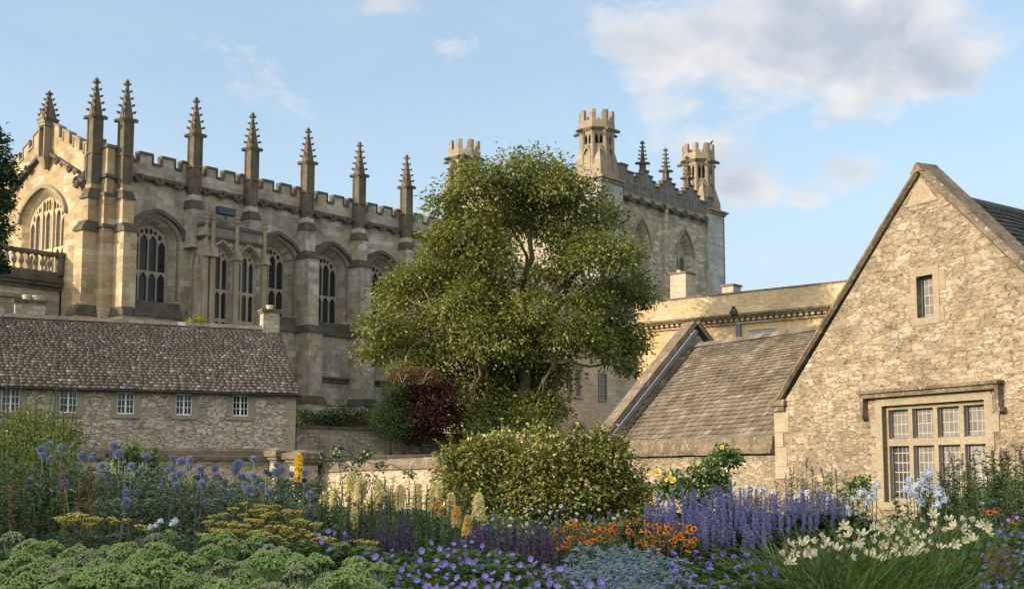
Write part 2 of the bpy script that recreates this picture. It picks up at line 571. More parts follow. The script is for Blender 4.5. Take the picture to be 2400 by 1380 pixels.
M['tower_warm'] = stone('turret_stone', [(0.331, 0.277, 0.192), (0.282, 0.235, 0.166), (0.365, 0.309, 0.227), (0.306, 0.251, 0.166)], .8, .40, stain=.35, stain_th=.56, stain_col=(.11, .095, .07))
M['range'] = stone('range_ashlar', [(0.48, 0.396, 0.288), (0.528, 0.444, 0.336), (0.444, 0.36, 0.252)], 1.1, .40, stain=.2, stain_th=.6)
M['yellow'] = stone('yellow_ashlar', [(0.551, 0.403, 0.212), (0.594, 0.445, 0.254), (0.519, 0.371, 0.191), (0.572, 0.435, 0.265)], 1.2, .42, stain=.08, stain_th=.62, msize=.006, var=.15, mortar=(.40, .30, .17))
M['yellow_top'] = stone('parapet_stone', [(0.504, 0.384, 0.228), (0.552, 0.432, 0.264), (0.456, 0.348, 0.204)], 1.2, .62, stain=.30, stain_th=.57, stain_col=(.20, .16, .11), msize=.006)
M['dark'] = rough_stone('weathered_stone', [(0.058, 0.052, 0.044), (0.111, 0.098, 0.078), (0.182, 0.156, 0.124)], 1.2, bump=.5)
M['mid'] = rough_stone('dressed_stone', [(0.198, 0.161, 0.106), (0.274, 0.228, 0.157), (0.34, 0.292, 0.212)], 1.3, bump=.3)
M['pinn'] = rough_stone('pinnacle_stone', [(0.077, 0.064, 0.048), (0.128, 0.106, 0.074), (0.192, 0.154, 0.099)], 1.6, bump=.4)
M['trac'] = rough_stone('tracery_stone', [(0.317, 0.269, 0.192), (0.384, 0.331, 0.25)], 1.0, bump=.1)
M['tracw'] = rough_stone('gable_tracery_stone', [(.46, .35, .20), (.52, .42, .26)], 1.0, bump=.1)
M['parap'] = rough_stone('parapet_panel_stone', [(.11, .105, .095), (.17, .155, .135), (.25, .23, .19)], 1.4, bump=.6, lichen=.2)
M['hglass'] = glass('hall_glass', (.008, .010, .014), (.022, .028, .038), .22, .42, rough=.14, spec=.32)
M['gglass'] = glass('gable_glass', (.03, .032, .035), (.10, .10, .11), .16, .16, rough=.25)
M['bglass'] = glass('barn_glass', (.12, .115, .10), (.20, .19, .17), .115, .19, lead=(.34, .31, .26), rough=.22, ls=.008)
M['bglassd'] = glass('barn_dark_glass', (.03, .03, .03), (.07, .07, .065), .115, .19, lead=(.34, .32, .28), rough=.15, ls=.009)
M['bglassb'] = glass('barn_blind_glass', (.24, .225, .195), (.31, .295, .26), .115, .19, lead=(.17, .155, .13), rough=.3, ls=.008)
def coursed(name, cols, bw, bh, mortar, stain=.5, stain_col=(.16, .125, .085), stain_th=.53, bump=.9, warp=.16, lichen=0.0, jt=.32, ck=.42, pl=.35):
    """roughly coursed rubble: small stones of two sizes, joints half lost in old mortar, pits, stains and lichen"""
    m, t, b = new_mat(name)
    uv = t.new('TexCoord').outputs['UV']
    w1 = t.mix(warp, uv, t.new('TexNoise', i_Scale=2.3, i_Detail=4.0).outputs[1], 'ADD')
    w1 = t.mix(.05, w1, t.new('TexNoise', i_Scale=8.0, i_Detail=3.0).outputs[1], 'ADD')
    res = []
    for sx, off in ((1.0, 0.0), (.6, 3.7)):
        mv = t.mapping(w1, (1 / (bw * sx), 1 / (bh * sx), 1), (off, off * .3, 0))
        f1 = t.new('TexVoronoi', voronoi_dimensions='2D', feature='SMOOTH_F1', i_Scale=1.0, i_Randomness=.8, i_Smoothness=.12)
        de = t.new('TexVoronoi', voronoi_dimensions='2D', feature='DISTANCE_TO_EDGE', i_Scale=1.0, i_Randomness=.8)
        t.put(f1.inputs['Vector'], mv); t.put(de.inputs['Vector'], mv)
        sp = t.new('SeparateColor'); t.put(sp.inputs[0], f1.outputs['Color'])
        res.append((sp.outputs[0], de.outputs['Distance']))
    pick = t.ramp(t.noise(t.mapping(uv, (.6, 1.5, 1)), 1.0, 2.0), [(.46, 0.0), (.54, 1.0)])
    val = t.mix(pick, res[0][0], res[1][0])
    dist = t.mix(pick, res[0][1], res[1][1])
    fine = t.noise(uv, 11.0, 9.0, .72)
    med = t.noise(uv, 3.2, 7.0, .68)
    lost = t.ramp(t.noise(uv, 2.2, 4.0, .6), [(.38, .10), (.62, 1.0)])
    gap = t.math('ADD', dist, t.math('MULTIPLY', t.math('SUBTRACT', fine, .5), .22))
    mor = t.math('MULTIPLY', t.ramp(gap, [(.0, 1.0), (.16, 0.0)]), lost)
    crack = t.math('MULTIPLY', t.ramp(gap, [(.0, 1.0), (.05, 0.0)]), t.ramp(med, [(.44, 0.0), (.58, 1.0)]))
    n = len(cols)
    v2 = t.math('ADD', t.math('MULTIPLY', val, .55), t.math('MULTIPLY', t.math('SUBTRACT', med, .12), .6))
    c = t.ramp(v2, [(.08 + .84 * i / max(n - 1, 1), k) for i, k in enumerate(cols)])
    c = t.mix(1.0, c, t.ramp(fine, [(.27, .50), (.5, .98), (.75, 1.28)]), 'MULTIPLY')
    mc = t.mix(1.0, mortar, t.ramp(fine, [(.25, .65), (.75, 1.2)]), 'MULTIPLY')
    c = t.mix(t.math('MULTIPLY', mor, jt), c, mc)
    c = t.mix(t.math('MULTIPLY', crack, ck), c, stain_col)  # shadow in the open joints put into the colour
    pits = t.ramp(t.noise(t.mapping(uv, (1, 1.7, 1)), 5.0, 6.0, .74, .5), [(.58, 0.0), (.68, 1.0)])
    c = t.mix(t.math('MULTIPLY', pits, .5), c, stain_col)  # pits darkened in the colour, standing in for their shade
    st = t.math('ADD', t.math('MULTIPLY', t.noise(uv, .5, 6.0, .65), .5), t.math('MULTIPLY', t.noise(t.mapping(uv, (1.2, 2.2, 1)), 1.5, 7.0, .65), .5))
    c = t.mix(t.math('MULTIPLY', t.ramp(st, [(stain_th - .06, 0.0), (stain_th + .10, 1.0)]), stain), c, stain_col)
    pale = t.ramp(t.noise(uv, 1.7, 7.0, .7), [(.56, 0.0), (.68, 1.0)])
    c = t.mix(t.math('MULTIPLY', pale, pl), c, (.55, .48, .37))
    if lichen:
        c = t.mix(t.math('MULTIPLY', t.ramp(t.noise(uv, 16.0, 3.0), [(.62, 0.0), (.70, 1.0)]), lichen), c, (.44, .42, .37))
    t.put(b.inputs['Base Color'], c)
    h = t.math('ADD', t.math('ADD', t.math('MULTIPLY', mor, -.25), t.math('MULTIPLY', crack, -.38)), t.math('ADD', t.math('MULTIPLY', fine, .75), t.math('ADD', t.math('MULTIPLY', med, 1.0), t.math('ADD', t.math('MULTIPLY', pits, -.6), t.math('MULTIPLY', val, .5)))))
    bp = t.new('Bump', i_Strength=bump, i_Distance=.055)
    t.put(bp.inputs['Height'], h)
    t.put(b.inputs['Normal'], bp.outputs[0])
    return m


M['barn'] = coursed('barn_rubble', [(0.142, 0.103, 0.064), (0.285, 0.221, 0.138), (0.361, 0.294, 0.201), (0.257, 0.201, 0.133), (0.437, 0.372, 0.281), (0.342, 0.265, 0.159), (0.456, 0.392, 0.297)], .36, .125, (.33, .265, .18), stain=.75, stain_th=.515, stain_col=(.13, .105, .075), lichen=.15)
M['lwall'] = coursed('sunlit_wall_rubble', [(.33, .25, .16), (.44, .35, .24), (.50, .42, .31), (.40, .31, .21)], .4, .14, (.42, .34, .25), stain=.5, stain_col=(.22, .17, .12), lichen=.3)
M['cott'] = coursed('cottage_rubble', [(.17, .13, .09), (.36, .29, .21), (.54, .47, .37), (.30, .235, .16), (.62, .56, .46), (.42, .335, .235), (.66, .60, .51)], .40, .185, (.23, .19, .14), stain=.30, stain_th=.56, stain_col=(.13, .105, .08), jt=.9, ck=.6, pl=.2, bump=1.1)
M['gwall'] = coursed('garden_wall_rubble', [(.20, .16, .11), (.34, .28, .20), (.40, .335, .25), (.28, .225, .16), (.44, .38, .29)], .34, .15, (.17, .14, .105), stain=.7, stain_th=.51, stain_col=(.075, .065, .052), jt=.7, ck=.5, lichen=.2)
M['cglass'] = plain('cottage_glass', (.012, .013, .014), .08, .5, .3)
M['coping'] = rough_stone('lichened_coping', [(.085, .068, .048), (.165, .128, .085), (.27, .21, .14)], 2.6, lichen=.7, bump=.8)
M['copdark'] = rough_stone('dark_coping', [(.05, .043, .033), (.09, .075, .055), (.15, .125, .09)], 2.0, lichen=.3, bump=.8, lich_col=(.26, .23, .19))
M['quoin'] = rough_stone('quoin_stone', [(0.278, 0.214, 0.135), (0.336, 0.273, 0.19), (0.388, 0.325, 0.238)], 1.2, bump=.35, lichen=.12)
M['surr'] = rough_stone('window_dressing', [(0.252, 0.2, 0.13), (0.294, 0.241, 0.168), (0.322, 0.274, 0.202)], 1.5, bump=.25)
M['slate'] = islands('stone_slates', [(0.139, 0.116, 0.094), (0.151, 0.126, 0.102), (0.168, 0.141, 0.116), (0.126, 0.106, 0.087), (0.147, 0.124, 0.101), (0.16, 0.13, 0.105), (0.139, 0.116, 0.094), (0.151, 0.126, 0.101), (0.176, 0.151, 0.126), (0.302, 0.281, 0.252)], .85, .25, bump=.6, noise_amt=.3)
M['slateb'] = islands('barn_slates', [(0.117, 0.1, 0.074), (0.14, 0.119, 0.09), (0.162, 0.138, 0.105), (0.131, 0.11, 0.082), (0.149, 0.126, 0.098), (0.106, 0.089, 0.068), (0.153, 0.13, 0.1), (0.216, 0.195, 0.165)], .85, .25, bump=.7, noise_amt=.4, nscale=1.6)
M['slated'] = islands('dark_slates', [(.045, .042, .042), (.06, .057, .056), (.075, .07, .068), (.035, .033, .033)], .7, .4, bump=.5)
M['lead'] = plain('lead_flashing', (.11, .125, .15), .5, .5, .3, 3.0, bump=.2)
M['black'] = plain('black_iron', (.015, .015, .016), .45, .5, .2)
M['white'] = plain('white_paint', (.74, .74, .72), .5, .4, .06)
M['wood'] = plain('old_wood', (.10, .08, .06), .7, .3, .3)
M['clay'] = plain('pale_clay_pot', (.55, .47, .34), .8, .3, .15)
M['lightstone'] = stone('pale_chimney_stone', [(.46, .40, .30), (.40, .33, .24), (.50, .45, .36), (.36, .29, .20)], .38, .2, stain=.3, stain_th=.56, msize=.012)
M['roofl'] = plain('lead_roof', (.16, .165, .17), .6, .4, .2)
M['soil'] = plain('bed_soil', (.05, .036, .024), .95, .1, .5, 3.0, bump=.6)
M['lawn'] = plain('lawn', (.055, .085, .028), .9, .2, .4, 1.5, bump=.5)
# ---------------------------------------------------------------- ground
g = Geo()
gx, gy = np.meshgrid(np.linspace(-300, 300, 61), np.linspace(-60, 700, 77))
g.arr(np.stack([gx.ravel(), gy.ravel(), np.zeros(gx.size)], 1), [[j * 61 + i, j * 61 + i + 1, (j + 1) * 61 + i + 1, (j + 1) * 61 + i] for j in range(76) for i in range(60)])
tag(g.build('ground', M['lawn']), kind='structure')
g = Geo()
n = 60
xs, ys = np.meshgrid(np.linspace(-7, 7, n), np.linspace(3.2, 13.5, n))
rr = np.clip(np.minimum(np.minimum(xs + 7, 7 - xs), np.minimum(ys - 3.2, 13.5 - ys)) / .5, 0, 1)
zz = .02 + .24 * rr + .03 * np.sin(xs * 5) * np.cos(ys * 4) * rr
g.arr(np.stack([xs.ravel(), ys.ravel(), zz.ravel()], 1), [[j * n + i, j * n + i + 1, (j + 1) * n + i + 1, (j + 1) * n + i] for j in range(n - 1) for i in range(n - 1)])
tag(g.build('flower_bed', M['soil'], smooth=True), kind='structure')
BED = .26


# ---------------------------------------------------------------- openings and tracery
def arch(cx, hw, z0, zs, za, n=9, w=.28):
    """opening outline: w small = depressed Tudor head, large = pointed Gothic head"""
    pts = [(cx - hw, z0), (cx + hw, z0)]
    r = []
    for i in range(n + 1):
        th = (math.pi / 2) * i / n
        s = 1 - math.cos(th) if w < .9 else i / n
        q = math.sqrt(max(0, 1 - (1 - s) ** 2))
        r.append((hw * (1 - s), zs + (za - zs) * ((1 - w) * q + w * s)))
    pts += [(cx + x, z) for x, z in r]
    pts += [(cx - x, z) for x, z in reversed(r[:-1])]
    return pts


def rect(x0, x1, z0, z1):
    return [(x0, z0), (x1, z0), (x1, z1), (x0, z1)]


def head_z(x, cx, hw, zs, za, w):
    s = 1 - min(1, abs(x - cx) / hw)
    return zs + (za - zs) * ((1 - w) * math.sqrt(max(0, 1 - (1 - s) ** 2)) + w * s)


def tracery(cx, hw, z0, zs, za, w, nl, tiers, bar=.10, y=0.0, th=.14, tops=True):
    """stone lattice of an arched window: nl lights, transoms at the given heights, cusped heads and small top lights"""
    gg = Geo()
    holes = []
    lw = (2 * hw - bar * .6) / nl
    lv = [z0 + bar * .6] + list(tiers)
    for i in range(nl):
        c = cx - hw + bar * .3 + lw * (i + .5)
        h = lw / 2 - bar / 2
        for k, zb in enumerate(lv):
            if k < len(lv) - 1:
                zt = lv[k + 1] - bar * 1.1
                holes.append(arch(c, h, zb, zt - h * 1.5, zt, 4, .45))
            else:
                zt = min(head_z(c - h, cx, hw, zs, za, w), head_z(c + h, cx, hw, zs, za, w)) - bar * 1.6
                zt = min(zt, zs + (za - zs) * .42) if tops else zt
                holes.append(arch(c, h, zb, zt - h * 1.6, zt, 4, .5))
                if tops:
                    for sgn in (-1, 1):
                        c2 = c + sgn * lw * .25
                        h2 = lw * .25 - bar * .34
                        zb2 = zt + bar * 1.0 - (h * .35)
                        zt2 = min(head_z(c2 - h2, cx, hw, zs, za, w), head_z(c2 + h2, cx, hw, zs, za, w)) - bar * 1.1
                        if zt2 - zb2 > h2 * 1.6 and h2 > .03:
                            zb3 = max(zb2, zt - h * .3 + bar)
                            holes.append([(c2 - h2, zb3 + h2 * .9), (c2, zb3), (c2 + h2, zb3 + h2 * .9), (c2 + h2, zt2 - h2), (c2, zt2), (c2 - h2, zt2 - h2)])
    gg.lattice(arch(cx, hw, z0, zs, za, 9, w), holes, y, y + th)
    return gg


def pinnacle_geo(x, y, z0, zr, zt, a=.33, rng=None, ring=.54, base_drip=True):
    """square shaft, crocketed spirelet, gablets with beasts at the corners, finial"""
    g = Geo()
    rng = rng or random.Random(3)
    g.box(x - a, x + a, y - a, y + a, z0, zr)
    for sx in (-1, 1):                       # sunk panels: raised fillets
        for sy in (-1, 1):
            g.box(x + sx * a - .06, x + sx * a + .06, y + sy * a - .06, y + sy * a + .06, z0 + .5, zr - .05)
    zm = z0 + (zr - z0) * .48
    g.box(x - a - .07, x + a + .07, y - a - .07, y + a + .07, zm, zm + .16)
    g.frustum(x, y, zr - .12, zr + .12, a + .02, a + .02, a + .16, a + .16)
    for sx in (-1, 1):
        for sy in (-1, 1):
            g.tube([(x + sx * a * .8, y + sy * a * .8, zr + .02), (x + sx * ring * .8, y + sy * ring * .8, zr + .05), (x + sx * ring, y + sy * ring, zr - .02)], [.17, .15, .12], 5)
    for k in range(4):                       # gablets
        dx, dy = [(1, 0), (0, 1), (-1, 0), (0, -1)][k]
        px, py = x + dx * (a + .04), y + dy * (a + .04)
        tx, ty = -dy, dx
        g.add([(px + tx * a, py + ty * a, zr), (px - tx * a, py - ty * a, zr), (px, py, zr + .85),
               (x + tx * a * .7, y + ty * a * .7, zr), (x - tx * a * .7, y - ty * a * .7, zr), (x + dx * .1, y + dy * .1, zr + .95)],
              [(0, 1, 2), (0, 2, 5, 3), (1, 4, 5, 2)])
    H = zt - zr
    g.frustum(x, y, zr + .05, zt - H * .10, a * 1.05, a * 1.05, .05, .05)
    for k in range(5):
        f = .20 + k * .165
        z = zr + H * f
        r = a * 1.05 * (1 - f / .92) + .05
        for sx in (-1, 1):
            for sy in (-1, 1):
                cx, cy = x + sx * (r + .03), y + sy * (r + .03)
                q = .085 - k * .007
                g.add([(cx - q, cy - q, z - .05), (cx + q, cy - q, z - .05), (cx + q, cy + q, z - .05), (cx - q, cy + q, z - .05),
                       (cx + sx * .05 - q, cy + sy * .05 - q, z + .09), (cx + sx * .05 + q, cy + sy * .05 - q, z + .09), (cx + sx * .05 + q, cy + sy * .05 + q, z + .09), (cx + sx * .05 - q, cy + sy * .05 + q, z + .09)],
                      [(0, 3, 2, 1), (4, 5, 6, 7), (0, 1, 5, 4), (1, 2, 6, 5), (2, 3, 7, 6), (3, 0, 4, 7)])
    g.lathe(x, y, [(.05, zt - H * .13), (.13, zt - H * .115), (.06, zt - H * .10), (.07, zt - .32), (.17, zt - .22), (.10, zt - .10), (.015, zt)], 8)
    return g


def buttress_geo(cx, prof, zbase, side=1):
    """stepped buttress on a wall facing -y; prof [(z_top, depth, half width)] upward"""
    g = Geo()
    drips = []
    z = zbase
    for i, (zt, d, hw) in enumerate(prof):
        g.box(cx - hw, cx + hw, -d, .30, z, zt)
        if i + 1 < len(prof):
            d2, hw2 = prof[i + 1][1], prof[i + 1][2]
            k = Geo()
            k.box(cx - hw - .08, cx + hw + .08, -d - .10, .28, zt - .02, zt + .11)
            # stepped weathering
            m = 3
            for s in range(m):
                f0, f1 = s / m, (s + 1) / m
                dd = d + .04 + (d2 - d) * f0
                hh = hw + .03 + (hw2 - hw) * f0
                k.box(cx - hh, cx + hh, -dd, .27, zt + .11 + .15 * s, zt + .11 + .15 * (s + 1))
            drips.append(k)
            z = zt + .11
    return g, drips


def merlons(x0, x1, n, zc, zm, gap=.45, lead=True):
    """silhouette points of a crenellated top from x0 to x1"""
    p = (x1 - x0) / n
    out = []
    for i in range(n):
        a = x0 + p * i
        out += [(a, zc), (a + p * gap, zc), (a + p * gap, zm), (a + p, zm)]
    return out


# ---------------------------------------------------------------- the great hall
HA = R(90 - 40.3)
hall = empty('great_hall', (-26.602, 79.772, 0), HA, 'long battlemented stone hall with tall pinnacles, tall dark windows and a sunlit end gable', 'hall')
LEN, WID = 41.0, 15.6
PX = [.9, 6.45, 11.35, 16.6, 21.9, 27.15, 32.45, 37.75]
bays = [(PX[i], PX[i + 1]) for i in range(7)]
wl = Geo()
WZ0, WZS, WZA = 12.55, 17.0, 18.55
outer, inner = [], []
for i, (a, b) in enumerate(bays):
    if i == 1: continue
    c = (a + b) / 2 + .18
    outer.append(arch(c, 1.98, WZ0 - .05, WZS, WZA, 9, .22))
    inner.append(arch(c, 1.45, WZ0, WZS - .25, WZA - .65, 9, .22))
wl.plate(rect(0, LEN, 0, 21.0), outer, 0)
for o_, i_ in zip(outer, inner):
    wl.loft(o_, 0, i_, .95)
wl.box(LEN - .02, LEN, .02, WID, 0, 21.0)
wl.box(.02, LEN, WID - .02, WID, 0, 21.0)
# plinth and low string
wl.box(.4, LEN - .1, -.35, -.004, 0, 6.1)
# panelled sill aprons under the windows
for i, (a, b) in enumerate(bays):
    if i == 1: continue
    c = (a + b) / 2 + .18
    wl.box(c - 2.0, c + 2.0, -.18, -.003, 6.2, 11.5)
wall = wl.build('wall', M['hall'], hall, fix=True)
# the window sills: steep stepped weatherings
for i, (a, b) in enumerate(bays):
    if i == 1: continue
    c = (a + b) / 2 + .18
    k = Geo()
    for s in range(4):
        k.box(c - 2.05 + .03 * s, c + 2.05 - .03 * s, -.36 + .09 * s, .5, 11.5 + .26 * s, 11.5 + .26 * (s + 1))
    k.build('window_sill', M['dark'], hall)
    # window: tracery, glass, hood
    ww = tracery(c, 1.45, WZ0, WZS - .25, WZA - .65, .22, 4, [14.75], .10, .93, .22)
    win = ww.build('window', M['trac'], hall, fix=True)
    q = Geo(); q.plate(arch(c, 1.47, WZ0, WZS - .25, WZA - .62, 9, .22), [], 1.06); q.build('glass', M['hglass'], win)
    A = arch(c, 2.02, WZS - .3, WZS, WZA + .05, 9, .22)[2:]
    B_ = arch(c, 2.30, WZS - .3, WZS, WZA + .34, 9, .22)[2:]
    k = Geo(); k.band(A, B_, -.24, .0); k.build('hood_mould', M['dark'], win, fix=True)
    A = arch(c, 1.80, WZ0 + .3, WZS - .1, WZA - .16, 9, .22)[1:] + [(c - 1.80, WZ0 + .3)]
    B_ = arch(c, 1.99, WZ0 + .3, WZS, WZA - .02, 9, .22)[1:] + [(c - 1.99, WZ0 + .3)]
    k = Geo(); k.band(A, B_, .10, .30); k.build('reveal_moulding', M['mid'], win, fix=True)
    k = Geo(); k.box(a + .7, b - .7, -.3, .0, 7.95, 8.2); k.box(a + .7, b - .7, -.42, -.003, 8.2, 8.35)
    k.build('string_course', M['dark'], hall)
# parapet
ps = [(0.35, 20.95)] + [(0.35, 21.85)]
xs0 = 1.5
sil = []
for i in range(7):
    a, b = PX[i] + .34, PX[i + 1] - .34
    w_ = b - a
    sil += [(a, 22.5), (a + w_ * .07, 22.5), (a + w_ * .07, 21.87), (a + w_ * .235, 21.87), (a + w_ * .235, 22.5), (a + w_ * .435, 22.5), (a + w_ * .435, 21.87), (a + w_ * .60, 21.87), (a + w_ * .60, 22.5), (a + w_ * .80, 22.5),
            (a + w_ * .80, 21.87), (a + w_ * .93, 21.87), (a + w_ * .93, 22.5), (b, 22.5)]
sil += [(PX[7] + .34, 22.5), (LEN, 22.5)]
prof = [(.35, 21.0), (LEN, 21.0)] + sil[::-1] + [(.35, 22.5)]
k = Geo(); k.extrude_xz(prof, .02, .42)
k.build('parapet', M['hall'], hall, fix=True)
k = Geo()
for (x0, z0), (x1, z1) in zip(sil[:-1], sil[1:]):
    if abs(z1 - z0) < .01 and x1 > x0:
        k.box(x0 - (.07 if z0 > 22 else -.06), x1 + (.07 if z0 > 22 else -.06), -.07, .50, z0 - .035, z0 + .12)
    elif abs(x1 - x0) < .01:
        s_ = 1 if z1 < z0 else -1
        k.box(min(x0, x0 + s_ * .10), max(x0, x0 + s_ * .10), -.055, .47, 21.99, 22.46)
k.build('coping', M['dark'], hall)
k = Geo()
k.box(1.3, LEN, -.16, .0, 20.62, 20.74); k.box(1.3, LEN, -.30, .0, 20.74, 20.90); k.box(1.3, LEN, -.12, .0, 20.90, 21.02)
cor = k.build('cornice', M['dark'], hall)
rng = random.Random(5)
bm_ = Geo()
for t in range(9):
    bm_.blob((rng.uniform(-.28, .28), rng.uniform(-.08, .05), rng.uniform(-.2, .2)), rng.uniform(.10, .18), rng)
bossm = bm_.mesh('boss', M['dark'])
for i in range(7):
    for f in (.24, .52, .80):
        put('boss', bossm, cor, (PX[i] + (PX[i + 1] - PX[i]) * f, -.32, 20.76), (rng.uniform(-.3, .3), rng.uniform(-.3, .3), 0), (1.05, 1, 1))
# buttresses with pinnacles
full = [(6.15, 2.1, .72), (11.45, 1.75, .62), (17.05, 1.35, .54), (19.25, .95, .46), (20.2, .80, .36)]
for i, x in enumerate(PX):
    if i == 0: continue
    prof_ = full if i not in (1, 2) else [(19.25, .95, .46), (20.2, .80, .36)]
    b_, dr = buttress_geo(x, prof_, 0 if i not in (1, 2) else 16.5)
    bo = b_.build('buttress', M['hall'], hall)
    for d_ in dr:
        d_.build('weathering', M['dark'], bo)
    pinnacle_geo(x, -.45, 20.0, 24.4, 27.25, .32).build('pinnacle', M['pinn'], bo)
# corner: a square pier between a south buttress and a west buttress
cp = Geo()
cp.box(-.30, .55, -.22, .9, 0, 19.2)
cp.box(-.12, .42, -.14, .9, 19.2, 22.35)
cpo = cp.build('corner_pier', M['gable'], hall)
k = Geo()
for z, e in ((22.35, .10), (20.35, .16), (17.0, .10), (19.1, .06)):
    k.box(-.30 - e if z < 19.3 else -.12 - e, (.55 if z < 19.3 else .42) + e, (-.22 if z < 19.3 else -.14) - e, .95, z, z + .22)
k.build('pier_moulding', M['dark'], cpo)
prof_ = [(6.15, 2.0, .66), (11.2, 1.75, .60), (16.75, 1.40, .50), (18.95, 1.05, .42), (19.9, .85, .35)]
b_, dr = buttress_geo(.98, prof_, 0)
bo = b_.build('buttress', M['gable'], hall)
for d_ in dr: d_.build('weathering', M['dark'], bo)
pinnacle_geo(.95, -.50, 19.7, 24.25, 27.15, .32).build('pinnacle', M['pinn'], bo)
# west buttress: same shape turned to project from the gable
wb = Geo(); wdr = []
z = 0
for i, (zt, d, hw) in enumerate(prof_):
    wb.box(-d, .2, .86 - hw, .86 + hw, z, zt)
    if i + 1 < len(prof_):
        d2, hw2 = prof_[i + 1][1:]
        kk = Geo()
        kk.box(-d - .12, .18, .86 - hw - .1, .86 + hw + .1, zt - .02, zt + .16)
        for s in range(3):
            dd, hh = d + .04 + (d2 - d) * s / 3, hw + .03 + (hw2 - hw) * s / 3
            kk.box(-dd, .17, .86 - hh, .86 + hh, zt + .16 + .17 * s, zt + .33 + .17 * s)
        wdr.append(kk)
        z = zt + .16
bo = wb.build('buttress', M['gable'], hall)
for d_ in wdr: d_.build('weathering', M['dark'], bo)
pinnacle_geo(-.50, .84, 19.7, 24.4, 27.2, .32).build('pinnacle', M['pinn'], bo)


# gable wall: built in a frame turned so that its local x runs along +y of the hall (0 at the corner), facing -x
def yz(geo):
    """turn a geometry built facing -y (x along the wall) so that it faces -x, x -> +y mirrored outward"""
    geo.v = [(y, x, z) for x, y, z in geo.v]
    return geo


GC = 7.9
gp = [(0.05, 0), (WID, 0), (WID, 20.6), (GC, 25.0), (2.6, 21.9), (.05, 21.9)]
go, gi = arch(GC + .15, 2.85, 11.5, 18.7, 20.75, 10, .25), arch(GC + .15, 2.45, 11.6, 18.5, 20.3, 10, .25)
k = Geo(); k.plate(gp, [go], 0); k.loft(go, 0, gi, .45)
gw = yz(k).build('gable_wall', M['gable'], hall, fix=True)
k = tracery(GC + .15, 2.45, 11.6, 18.5, 20.3, .25, 7, [14.2, 16.6], .10, .42, .22)
win = yz(k).build('window', M['tracw'], hall, fix=True)
k = Geo(); k.plate(gi, [], .56); yz(k).build('glass', M['gglass'], win)
for x in (GC + .15 - .70, GC + .15 + .70):
    k = Geo(); k.box(x - .08, x + .08, .34, .42, 11.6, head_z(x, GC + .15, 2.45, 18.5, 20.3, .25) - .05)
    yz(k).build('mullion', M['tracw'], win)
k = Geo(); k.band(arch(GC + .15, 2.95, 18.3, 18.7, 20.85, 10, .25)[2:], arch(GC + .15, 3.25, 18.3, 18.7, 21.15, 10, .25)[2:], -.25, 0)
yz(k).build('hood_mould', M['mid'], win, fix=True)
# raking crenellated parapet
sl = .50
rk = lambda x: 24.95 - abs(x - GC) * sl
pts = []
steps = [(1.0, 22.35), (1.75, 22.35), (1.75, 23.05), (2.55, 23.05), (2.55, 22.6)]
xr = 3.15
right = [(.75, 22.45), (1.0, 22.45), (1.0, 23.05), (1.25, 23.05), (1.25, 22.35), (2.0, 22.35), (2.0, 23.0), (2.9, 23.15)]
for s0 in (2.9, 4.25, 5.6):
    right += [(s0, rk(s0) - .0 + .0), (s0 + .55, rk(s0 + .55)), (s0 + .55, rk(s0 + .55) + .75), (s0 + 1.35, rk(s0 + 1.35) + .75)]
right += [(6.95, rk(6.95)), (GC, rk(GC))]
left = [(2 * GC - x, z) for x, z in right[::-1] if x > .9]
sil = right + left
prof = [(.75, 21.2)] + [(GC, 24.4)] + [(WID - .7, 20.9)]
poly = right + left + [(WID - .75, 20.4), (GC, 23.9), (2.6, 21.3), (.75, 21.3)]
k = Geo(); k.extrude_xz(poly, -.06, .38)
yz(k).build('gable_parapet', M['gable'], hall, fix=True)
k = Geo()
for (x0, z0), (x1, z1) in zip(sil[:-1], sil[1:]):
    if x1 - x0 > .05:
        v = [(x0 - .05, -.13, z0 - .04), (x1 + .05, -.13, z1 - .04), (x1 + .05, .45, z1 - .04), (x0 - .05, .45, z0 - .04)]
        k.add(v + [(a, b, c + .16) for a, b, c in v], [(0, 3, 2, 1), (4, 5, 6, 7), (0, 1, 5, 4), (1, 2, 6, 5), (2, 3, 7, 6), (3, 0, 4, 7)])
    elif abs(z1 - z0) > .2:
        k.box(x0 - .06, x0 + .06, -.115, .43, min(z0, z1) + .09, max(z0, z1) - .03)
yz(k).build('coping', M['mid'], hall)
k = Geo()
for x0, x1 in ((3.3, GC - .55), (GC + .55, WID - 2.4)):
    a = [(x0, rk(x0) - 1.55), (x1, rk(x1) - 1.55)]
    v = [(a[0][0], -.30, a[0][1]), (a[1][0], -.30, a[1][1]), (a[1][0], 0, a[1][1]), (a[0][0], 0, a[0][1])]
    k.add(v + [(p, q, r + .26) for p, q, r in v], [(0, 3, 2, 1), (4, 5, 6, 7), (0, 1, 5, 4), (1, 2, 6, 5), (2, 3, 7, 6), (3, 0, 4, 7)])
rko = yz(k).build('raking_string', M['dark'], hall)
for x in (4.2, 5.9, 9.9, 11.8):
    put('boss', bossm, rko, (-.3, x, rk(x) - 1.5), (0, .3, 1.5), .9)
put('boss', bossm, rko, (-.32, 3.05, 20.55), (0, .3, 1.5), 1.4)
put('boss', bossm, rko, (-.32, 2.45, 20.8), (0, .8, 1.5), 1.3)
